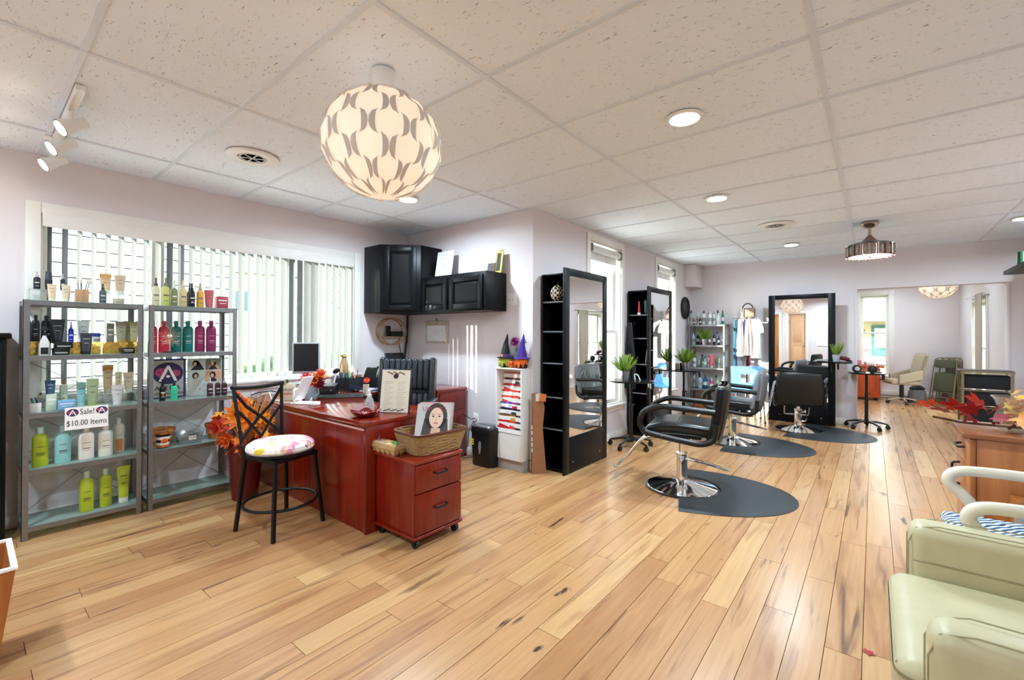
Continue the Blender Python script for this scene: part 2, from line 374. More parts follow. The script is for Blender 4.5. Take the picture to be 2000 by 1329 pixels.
wall('wall_far_room_left', 'x', FR_XL, -TW, YF+0.13, FR_Y, 0, H+0.1)
wall('wall_far_room_right', 'x', FR_XR, TW, YF+0.13, FR_Y, 0, H+0.1, [W5])
sof = MB().box(XC, -2.305, 7.70, YF, 2.114, H).build('trim_corner_boxing', WALL, smooth=0); sof['kind'] = 'structure'
# shadowed hall behind the two back doors
wall('wall_hall', 'y', YB-1.3, -0.1, -3.3, -1.2, 0, 2.4)

def baseboard(name, segs):
    mb = MB()
    for x0, x1, y0, y1 in segs:
        mb.box(x0, x1, y0, y1, 0, 0.085); 
        cx, cy = (x0+x1)/2, (y0+y1)/2
    o = mb.build(name, WHITE, bevel=0.004); o['kind'] = 'structure'; return o
baseboard('baseboard_left', [(XL, XL+0.014, YB, YC)])
baseboard('baseboard_left_return', [(XL+0.014, XC+0.014, YC-0.014, YC)])
baseboard('baseboard_centre', [(XC, XC+0.014, YC, YF)])
baseboard('baseboard_far', [(XC+0.014, OPEN[0]-0.0, YF-0.014, YF), (OPEN[1], XR, YF-0.014, YF)])
baseboard('baseboard_right', [(XR-0.014, XR, YB, YF-0.014)])
baseboard('baseboard_back', [(XL+.014, DOORB2[0]-0.07, YB, YB+0.014), (DOORB2[1]+0.07, DOORB[0]-.07, YB, YB+.014), (DOORB[1]+0.07, XR-.014, YB, YB+0.014)])
baseboard('baseboard_far_room', [(FR_XL, FR_XR, FR_Y-0.014, FR_Y), (FR_XR-0.014, FR_XR, YF+.13, FR_Y-0.014)])
# opening lining
mb = MB(); mb.box(OPEN[0]-0.012, OPEN[0]+0.012, YF-0.012, YF+0.142, 0, OPEN[3]); mb.box(OPEN[1]-0.012, OPEN[1]+0.012, YF-0.012, YF+0.142, 0, OPEN[3])
mb.box(OPEN[0]-0.012, OPEN[1]+0.012, YF-0.012, YF+0.142, OPEN[3]-0.006, OPEN[3]+0.016)
o = mb.build('trim_opening', WALL, bevel=0.004); o['kind'] = 'structure'

# ---------------------------------------------------------------- floor: planks
PW, PL, PX0 = 0.1225, 1.22, -0.4027
fl = MB().box(XL-TW, XR+TW, YB-1.4, YC+TW, -0.12, -0.011).box(XC-TW, XR+TW, YC+TW, FR_Y+TW, -0.12, -0.011).build('floor', pm('#5d432d', 0.8, name='floor_substrate'), smooth=0); fl['kind'] = 'structure'  # slab is a darker substrate that shows between the planks
def proj(p):
    d = Vector(p) - Vector((0, 0, CAMH)); ww = d.dot(CF)
    if ww < 0.05: return None
    return 1000+868.19*d.dot(CR)/ww, 651.07-868.19*d.dot(CU)/ww
planks = []; rr = random.Random(3)
k0 = int(math.floor((XL-PX0)/PW)); k1 = int(math.ceil((XR-PX0)/PW))
for k in range(k0, k1):
    xa, xb = max(XL, PX0+k*PW), min(XR, PX0+(k+1)*PW)
    y = YB - rr.random()*PL
    while y < FR_Y:
        ya, yb = max(YB, y), min(FR_Y, y+PL); y += PL
        if ya > YF+0.05 and xb < FR_XL: continue
        if xb < XC-0.02 and ya > YC: continue
        if xb < XC-0.02: yb = min(yb, YC)
        if yb-ya < 0.02 or xb-xa < 0.02: continue
        q = [proj((x_, min(max(y_, 0.4), FR_Y), 0)) for x_ in (xa, xb) for y_ in (ya, yb)]
        area = 0
        if all(q) and yb > 0.4:
            xs = [min(2000, max(0, a)) for a, _ in q]; ys = [min(1329, max(0, b)) for _, b in q]
            area = (max(xs)-min(xs))*(max(ys)-min(ys))*0.5
        planks.append((area, xa, xb, ya, yb))
planks.sort(reverse=True)
um = MB().box(-0.5, 0.5, -0.5, 0.5, -0.5, 0.5)
PLMAT = plank_mat('plank_rustic_maple', False)
pmesh = MB().box(-0.5, 0.5, -0.5, 0.5, -0.5, 0.5).mesh('plank', PLMAT, smooth=0)
# a bevelled unit plank: the top face is set in by half a millimetre each way
bm = bmesh.new(); bm.from_mesh(pmesh)
for v_ in bm.verts:
    if v_.co.z > 0: v_.co.x *= 1-0.014; v_.co.y *= 1-0.0016
bm.to_mesh(pmesh); bm.free()
rest = MB()
for i, (ar, xa, xb, ya, yb) in enumerate(planks):
    if i < 300: link('plank', pmesh, fl, ((xa+xb)/2, (ya+yb)/2, -0.0055), (0, 0, 0), (xb-xa-0.0009, yb-ya-0.0012, 0.011))
    else: rest.box(xa+0.0007, xb-0.0007, ya+0.0008, yb-0.0008, -0.011, 0.0)
o = rest.build('distant_planks', plank_mat('plank_rustic_maple_joined', True), fl, smooth=0); o['kind'] = 'stuff'

# ---------------------------------------------------------------- ceiling: lay-in tiles on a T-bar grid
GX, GY = -0.1852, 0.3109
ce = MB().box(XL-TW, XR+TW, YB-1.4, YC+TW, H+0.06, H+0.12).box(XC-TW, XR+TW, YC+TW, FR_Y+TW, H+0.06, H+0.12).build('ceiling', WHITE, smooth=0); ce['kind'] = 'structure'
TILE = tile_mat(); xs = [XL]+[GX+1.2192*i for i in range(-3, 2)]+[XR]; ys = [YB]+[GY+0.6096*j for j in range(-2, 13)]+[YF]
tmesh = MB().box(-0.5, 0.5, -0.5, 0.5, -0.5, 0.5).mesh('ceiling_tile', TILE, smooth=0)
for i in range(len(xs)-1):
    for j in range(len(ys)-1):
        a, b, c, d = xs[i], xs[i+1], ys[j], ys[j+1]
        if b <= XC+0.05 and c > YC+0.05: continue
        link('ceiling_tile', tmesh, ce, ((a+b)/2, (c+d)/2, H+0.014+random.uniform(0, .0015)), (0, 0, 0), (b-a-0.024, d-c-0.024, 0.014))
GRID = pm('#dfe6ee', 0.5, var=0.01, name='ceiling_grid_enamel')
for x_ in xs[1:-1]: MB().box(x_-0.012, x_+0.012, YB if x_ > XC else YB, YF if x_ > XC else YC, H, H+0.012).build('grid_runner', GRID, ce, smooth=0)
for j, y_ in enumerate(ys[1:-1]):
    mb = MB()
    for i in range(len(xs)-1):
        if xs[i+1] <= XC+0.05 and y_ > YC: continue
        mb.box(xs[i]+0.012, xs[i+1]-0.012, y_-0.012, y_+0.012, H+0.001, H+0.011)
    mb.build('grid_cross_tee', GRID, ce, smooth=0)
mb = MB(); mb.box(XL, XL+.02, YB, YC, H, H+.01); mb.box(XL, XC, YC-.02, YC, H, H+.01); mb.box(XC, XC+.02, YC, YF, H, H+.01); mb.box(XC, XR, YF-.02, YF, H, H+.01); mb.box(XR-.02, XR, YB, YF, H, H+.01); mb.box(XL, XR, YB, YB+.02, H, H+.01)
mb.build('grid_wall_angle', GRID, ce, smooth=0)
MB().box(FR_XL, FR_XR, YF+0.13, FR_Y, H, H+0.012).build('far_room_panel', WHITE, ce, smooth=0)

# ---------------------------------------------------------------- windows
def place(axis, plane):
    """returns box(u0,u1,depth0,depth1,z0,z1): depth measured from the room face outwards along -x or +y"""
    if axis == 'x': return lambda mb, u0, u1, a, b, z0, z1: mb.box(plane-b, plane-a, u0, u1, z0, z1)
    if axis == 'X': return lambda mb, u0, u1, a, b, z0, z1: mb.box(plane+a, plane+b, u0, u1, z0, z1)
    return lambda mb, u0, u1, a, b, z0, z1: mb.box(u0, u1, plane+a, plane+b, z0, z1)
def sash(win, B, u0, u1, d0, z0, z1, name='sash'):
    mb = MB(); t = 0.042
    B(mb, u0, u0+t, d0, d0+0.035, z0, z1); B(mb, u1-t, u1, d0, d0+0.035, z0, z1)
    B(mb, u0+t, u1-t, d0, d0+0.035, z0, z0+t); B(mb, u0+t, u1-t, d0, d0+0.035, z1-t, z1)
    s_ = mb.build(name, WHITE, win, bevel=0.003)
    g = MB(); B(g, u0+t, u1-t, d0+0.015, d0+0.019, z0+t, z1-t); g.build('pane', GLASS, s_, smooth=0); return s_
def window(name, axis, plane, hole, trim, sill_out=0.05, mid=None, mullion=None, top=True):
    u0, u1, z0, z1 = hole; B = place(axis, plane)
    win = bpy.data.objects.new(name, None); COL.objects.link(win); win['kind'] = 'structure'
    mb = MB()                                                  # jamb lining
    B(mb, u0-.001, u0+0.015, 0.0, TW, z0, z1); B(mb, u1-0.015, u1+.001, 0.0, TW, z0, z1); B(mb, u0, u1, 0.0, TW, z1-0.015, z1+.001); B(mb, u0, u1, 0.0, TW, z0-.001, z0+0.015)
    mb.build('jamb', WHITE, win)
    mb = MB()
    B(mb, u0-trim, u0+0.005, -0.018, 0.0, z0, z1+trim); B(mb, u1-0.005, u1+trim, -0.018, 0.0, z0, z1+trim)
    B(mb, u0+.005, u1-.005, -0.018, 0.0, z1-.005, z1+trim)
    mb.build('casing', WHITE, win, bevel=0.005)
    mb = MB(); B(mb, u0-trim-.02, u1+trim+.02, -sill_out, 0.06, z0-0.025, z0)
    mb.build('sill', WHITE, win, bevel=0.006)
    mb = MB(); B(mb, u0-trim, u1+trim, -0.014, 0.0, z0-0.085, z0-0.025); mb.build('apron', WHITE, win, bevel=0.003)
    if mid:
        sash(win, B, u0+0.015, u1-0.015, 0.09, mid-0.02, z1-0.015); sash(win, B, u0+0.015, u1-0.015, 0.052, z0+0.015, mid+0.022)
    else:
        us = [u0+0.015, *(mullion or []), u1-0.015]
        for a, b in zip(us[:-1], us[1:]): sash(win, B, a, b, 0.11, z0+0.015, z1-0.015)
    return win
window('window_1', 'x', XL, W1, 0.068, 0.03, mullion=[0.98, 1.98])
window('window_2', 'x', XC, W2, 0.075, 0.045, mid=1.33)
window('window_3', 'x', XC, W3, 0.075, 0.045, mid=1.33)
window('window_4', 'y', FR_Y, W4, 0.085, 0.06, mid=1.357)
window('window_5', 'X', FR_XR, W5, 0.07, 0.04, mid=1.1)

# ---------------------------------------------------------------- back doors, seen in the far mirror
PINE = wood('varnished_pine', '#a8672f', '#c07a3c', '#d39250', 0.35, 'z', 0.7)
WARMDOOR = pm('#d8ac84', 0.45, var=0.03, name='warm_glow_door_colour')  # warm light from the hall is put into this door's colour
for nm, hole, mt in (('door_1', DOORB, WARMDOOR), ('door_2', DOORB2, PINE)):
    u0, u1, z0, z1 = hole
    d = bpy.data.objects.new(nm, None); COL.objects.link(d); d['kind'] = 'structure'
    mb = MB(); mb.box(u0-.07, u0, YB, YB+.02, 0, z1+.07); mb.box(u1, u1+.07, YB, YB+.02, 0, z1+.07); mb.box(u0, u1, YB, YB+.02, z1, z1+.07)
    mb.box(u0, u0+.02, YB-TW, YB, 0, z1); mb.box(u1-.02, u1, YB-TW, YB, 0, z1); mb.box(u0, u1, YB-TW, YB, z1-.02, z1)
    mb.build('casing', WHITE, d, bevel=0.004)
    mb = MB(); mb.box(u0+.02, u1-.02, YB-.09, YB-.05, 0.01, z1-.02); leaf = mb.build('door_leaf', mt, d, bevel=0.004)
    for a, b in ((0.25, 0.95), (1.1, 1.85)): MB().box(u0+.12, u1-.12, YB-.055, YB-.043, a, b).build('door_panel', mt, leaf, bevel=0.006)
    mb = MB(); mb.ball((u1-.06, YB-.02, 1.0), .026); mb.cyl((u1-.06, YB-.05, 1.0), (u1-.06, YB-.02, 1.0), .012); mb.build('door_knob', CHROME, leaf)
    for z in (0.3, 1.75): MB().box(u0+.012, u0+.03, YB-.052, YB-.04, z-.045, z+.045).build('hinge', DKSTEEL, leaf)
pl = MB().rbox((-1.26, YB+0.008, 1.05), (0.26, 0.014, 0.14), 0.005).build('wall_plaque', WHITEP)
tag(pl, 'white notice plaque on the back wall reflected in the far mirror', 'sign')

# ---------------------------------------------------------------- blinds and roller shades
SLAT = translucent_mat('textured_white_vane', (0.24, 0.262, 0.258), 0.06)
vb = thing('vertical_blind', 'white vertical slat blind hanging across the big left window', 'blind', (XL, 1.49, 2.0))
mb = MB(); mb.rbox((0.012, 0, 0.055), (0.018, 2.33, 0.10), 0.006); mb.box(-0.075, 0.005, -1.165, -1.15, 0.008, 0.10); mb.box(-0.075, 0.005, 1.15, 1.165, 0.008, 0.10)
mb.build('valance', WHITE, vb)
MB().box(-0.06, -0.015, -1.15, 1.15, 0.05, 0.085).build('headrail', WHITEP, vb)
def vane(L_=1.125, w_=0.089):
    g = []
    for z in (0, -L_*.5, -L_):
        g.append([((t-.5)*w_, 0.006*(1-(2*t-1)**2), z) for t in (0, .25, .5, .75, 1)])
    return MB().sheet(g, thick=0.0012).mesh('slat', SLAT)
vm = vane(); a = math.radians(78)
for i in range(31):
    y_ = -1.125 + i*0.0752
    link('slat', vm, vb, (-0.04, y_, 0.045), (0, 0, PI/2-a + random.uniform(-.05, .05) + (0.25 if i in (24, 25) else 0)))
for i, (hole, lab) in enumerate(((W2, 'rolled-up white roller shade over the window beside the near mirror tower'), (W3, 'rolled-up white roller shade over the window beside the round wall clock'))):
    u0, u1, z0, z1 = hole
    rs = thing('roller_shade', lab, 'roller shade', (XC-0.02, (u0+u1)/2, z1-0.08), 0, 'roller shades')
    hw = (u1-u0)/2-0.02
    MB().cyl((0, -hw+.02, 0), (0, hw-.02, 0), 0.042, n=20).build('roll', pm('#e4e5e2', .6), rs)
    for s in (-1, 1):
        MB().rbox((0, s*(hw-.008), 0), (0.095, 0.016, 0.1), .02).build('bracket', pm('#8b8a82', .4), rs)
    MB().rbox((-0.03, 0, -0.075), (0.012, 2*hw-.06, 0.10), .004).build('hem', pm('#e4e5e2', .6), rs)

# ---------------------------------------------------------------- recessed lights, vents, tracks
LENS = emit_mat('downlight_lens', (1.0, 0.985, 0.96), 14)
def downlight(x, y, lab, watt=None):
    t = thing('recessed_downlight', lab, 'ceiling light', (x, y, H), 0, 'round recessed ceiling lights')
    MB().lathe([(0.098, 0.0), (0.1, -0.004), (0.09, -0.010), (0.078, -0.011), (0.076, -0.002)], 32).build('trim_ring', WHITEP, t)
    MB().lathe([(0.001, -0.006), (0.074, -0.006), (0.074, -0.001), (0.001, -0.001)], 32).build('lens', LENS, t)
    ld = bpy.data.lights.new('downlight_beam', 'AREA'); ld.shape = 'DISK'; ld.size = 0.13; ld.energy = watt or DOWNLIGHT_W; ld.color = (0.67, 0.855, 1.0); ld.spread = math.radians(170)
    lo = bpy.data.objects.new('downlight_beam', ld); COL.objects.link(lo); lo.parent = t; lo.location = (0, 0, -0.02)
    return t
DL = [(-3.197, 2.466, 'recessed ceiling light beside the round pendant lamp, over the desk'), (-0.808, 2.495, 'largest recessed ceiling light, nearest the camera on the right'),
      (-1.058, 4.124, 'recessed ceiling light over the middle row, second nearest'), (-0.836, 6.816, 'recessed ceiling light in front of the far mirror, beyond the round vent', 7),
      (1.179, 6.728, 'recessed ceiling light cut by the right edge of the picture', 7),
      (-1.0, -0.7, 'added unseen ceiling light for room fill, by the back wall'), (-3.2, -0.6, 'added unseen ceiling light for room fill, in the back left corner'),  # both added out of view to fill the room with light
      (0.9, 4.4, 'added unseen ceiling light for room fill, above the wooden sideboard', 7), (0.3, 9.2, 'added hidden ceiling light brightening the far room, just inside it', 4.5), (0.3, 11.2, 'added hidden ceiling light brightening the far room, over its desk', 4.5)]  # all three added out of sight: side fill, then far room brightening
for d in DL: downlight(*d)
def vent(x, y, lab, r=0.16):
    t = thing('ceiling_vent', lab, 'vent', (x, y, H), 0, 'round ceiling vents')
    MB().lathe([(r, 0.0), (r, -0.006), (r-.012, -0.014), (r*0.56, -0.010), (r*0.55, 0.0)], 40).build('collar', WHITEP, t)
    mb = MB()
    for q in range(1, 7): mb.lathe([(r*.08*q, -.008), (r*.08*q+.005, -.008), (r*.08*q+.005, -.002), (r*.08*q, -.002)], 32)
    mb.build('grille', pm('#c9c9c4', .5), t)
    MB().lathe([(0.001, -.001), (r*.55, -.001), (r*.55, 0.0), (.001, 0.0)], 32).build('throat', pm('#8f8f8c', .8), t)
    for q in range(3):
        an = q*PI/3; MB().at((0, 0, -.009), (0, 0, an)).box(-r*.55, r*.55, -.003, .003, -.002, .002).build('spoke', WHITEP, t)
vent(-3.272, 1.223, 'round white ceiling vent left of the pendant lamp')
vent(-0.82, 5.524, 'round white ceiling vent between the far recessed lights', 0.17)
tr = thing('track_light', 'white track light with three spotlights at the upper left', 'track light', (-3.6, 0.345, H))
mb = MB(); mb.box(-0.62, 0.62, -0.018, 0.018, -0.02, 0); mb.box(-0.62, 0.62, -0.018, -0.012, -0.028, -.02); mb.box(-0.62, 0.62, 0.012, 0.018, -0.028, -.02); mb.build('track', WHITEP, tr)
MB().box(-.35, -.27, -.05, .05, -.012, 0).build('connector', WHITEP, tr)
SPOT = emit_mat('spot_lens', (1.0, 0.80, 0.52), 9)
for sx, ry in ((0.30, 0.5), (-0.10, 0.5), (-0.50, 0.5)):
    hd = bpy.data.objects.new('spotlight_head', None); COL.objects.link(hd); hd.parent = tr; hd.location = (sx, 0.0, -0.02)
    mb = MB(); mb.cyl((0, 0, 0), (0, 0, -0.055), 0.014); mb.box(-.02, .02, -.014, .014, -.012, .006); mb.build('stem', WHITEP, hd)
    M_ = (0.0, 0.0, -0.085)
    dirv = Vector((0.12, -0.80, -0.55)).normalized(); c = Vector(M_)
    mb = MB(); mb.cyl(c-dirv*0.075, c-dirv*0.02, 0.027, 0.029, 20); mb.cyl(c-dirv*0.02, c+dirv*0.045, 0.032, 0.043, 24); mb.build('lamp_body', WHITEP, hd)
    MB().cyl(c+dirv*0.0455, c+dirv*0.0475, 0.043, 0.043, 24).build('bezel', DKSTEEL, hd)
    MB().cyl(c+dirv*0.048, c+dirv*0.05, 0.037, 0.037, 24).build('bulb', SPOT, hd)
    sl = bpy.data.lights.new('spot_beam', 'SPOT'); sl.energy = 4; sl.color = (1, .78, .5); sl.spot_size = 1.5; sl.spot_blend = .6; sl.shadow_soft_size = .03
    so = bpy.data.objects.new('spot_beam', sl); COL.objects.link(so); so.parent = hd; so.location = c+dirv*0.055; so.rotation_euler = dirv.to_track_quat('-Z', 'Y').to_euler()

# pendant lamps of overlapping petals
SHADE = translucent_mat('pendant_shade', (0.74, 0.66, 0.58), 0.035, emit=0.01, ecol=(1.0, 0.82, 0.68))
SHADE2 = translucent_mat('pendant_overlap', (0.58, 0.53, 0.48), 0.01, emit=0.02, ecol=(1.0, 0.86, 0.76))
def pendant(x, y, zc, R_, lab, watt=9):
    t = thing('pendant_lamp', lab, 'pendant lamp', (x, y, zc), 0, 'round petal pendant lamps')
    n, k = 20, 12
    rings = []
    for j in range(k+1):
        ph = -PI/2*0.86 + (PI*0.9)*j/k
        rings.append([((R_*math.cos(ph)*(1+.018*math.cos(10*2*PI*i/n/1 + j*PI)))*math.cos(2*PI*i/n), R_*math.cos(ph)*(1+.018*math.cos(10*2*PI*i/n + j*PI))*math.sin(2*PI*i/n), R_*0.90*math.sin(ph)) for i in range(n)])
    mb = MB(); mb.loft(rings); mb.build('shade', SHADE, t, smooth=25)
    Ro = R_*1.022
    def sph(lam, ph): return (Ro*math.cos(ph)*math.cos(lam), Ro*math.cos(ph)*math.sin(lam), Ro*0.905*math.sin(ph))
    for row in range(-3, 4):
        ph0 = math.radians(21.5*row - 2); cosp = max(.35, math.cos(ph0)); dl = 2*PI/10; hgt = math.radians(10.5)
        for sgn in (-1, 1):
            g = []
            for q in range(9):
                b_ = -1+2*q/8; e = math.sqrt(max(0, 1-b_*b_))
                win_, wout = 0.08+0.15*e, 0.09+0.52*e
                ph = ph0 + b_*hgt*1.12
                g.append([sph(sgn*(0.24*dl + dl*0.42*u), ph) for u in (win_, (win_+wout)/2, wout)])
            if sgn > 0: g = [r[::-1] for r in g]
            me = MB().sheet(g, thick=0.001).mesh('petal_overlap', SHADE2)
            for i in range(10): link('petal_overlap', me, t, (0, 0, 0), (0, 0, dl*(i+0.5*(row % 2))+0.12))
    top = H-zc
    MB().lathe([(0.042, R_*.86), (0.046, R_*.9), (0.052, top-.004), (0.05, top)], 24).build('canopy', WHITEP, t)
    MB().ball((0, 0, 0), 0.05).build('bulb', emit_mat('pendant_bulb', (1, .86, .68), 3), t)
    ld = bpy.data.lights.new('pendant_glow', 'POINT'); ld.energy = watt; ld.color = (1, .95, .90); ld.shadow_soft_size = R_*.5
    lo = bpy.data.objects.new('pendant_glow', ld); COL.objects.link(lo); lo.parent = t; lo.location = (0, 0, 0)
pendant(-1.74, 1.2, 2.142, 0.262, 'large round white petal pendant lamp hanging in the foreground')
pendant(0.83, 10.2, 2.145, 0.25, 'round white petal pendant lamp in the far room', 9)
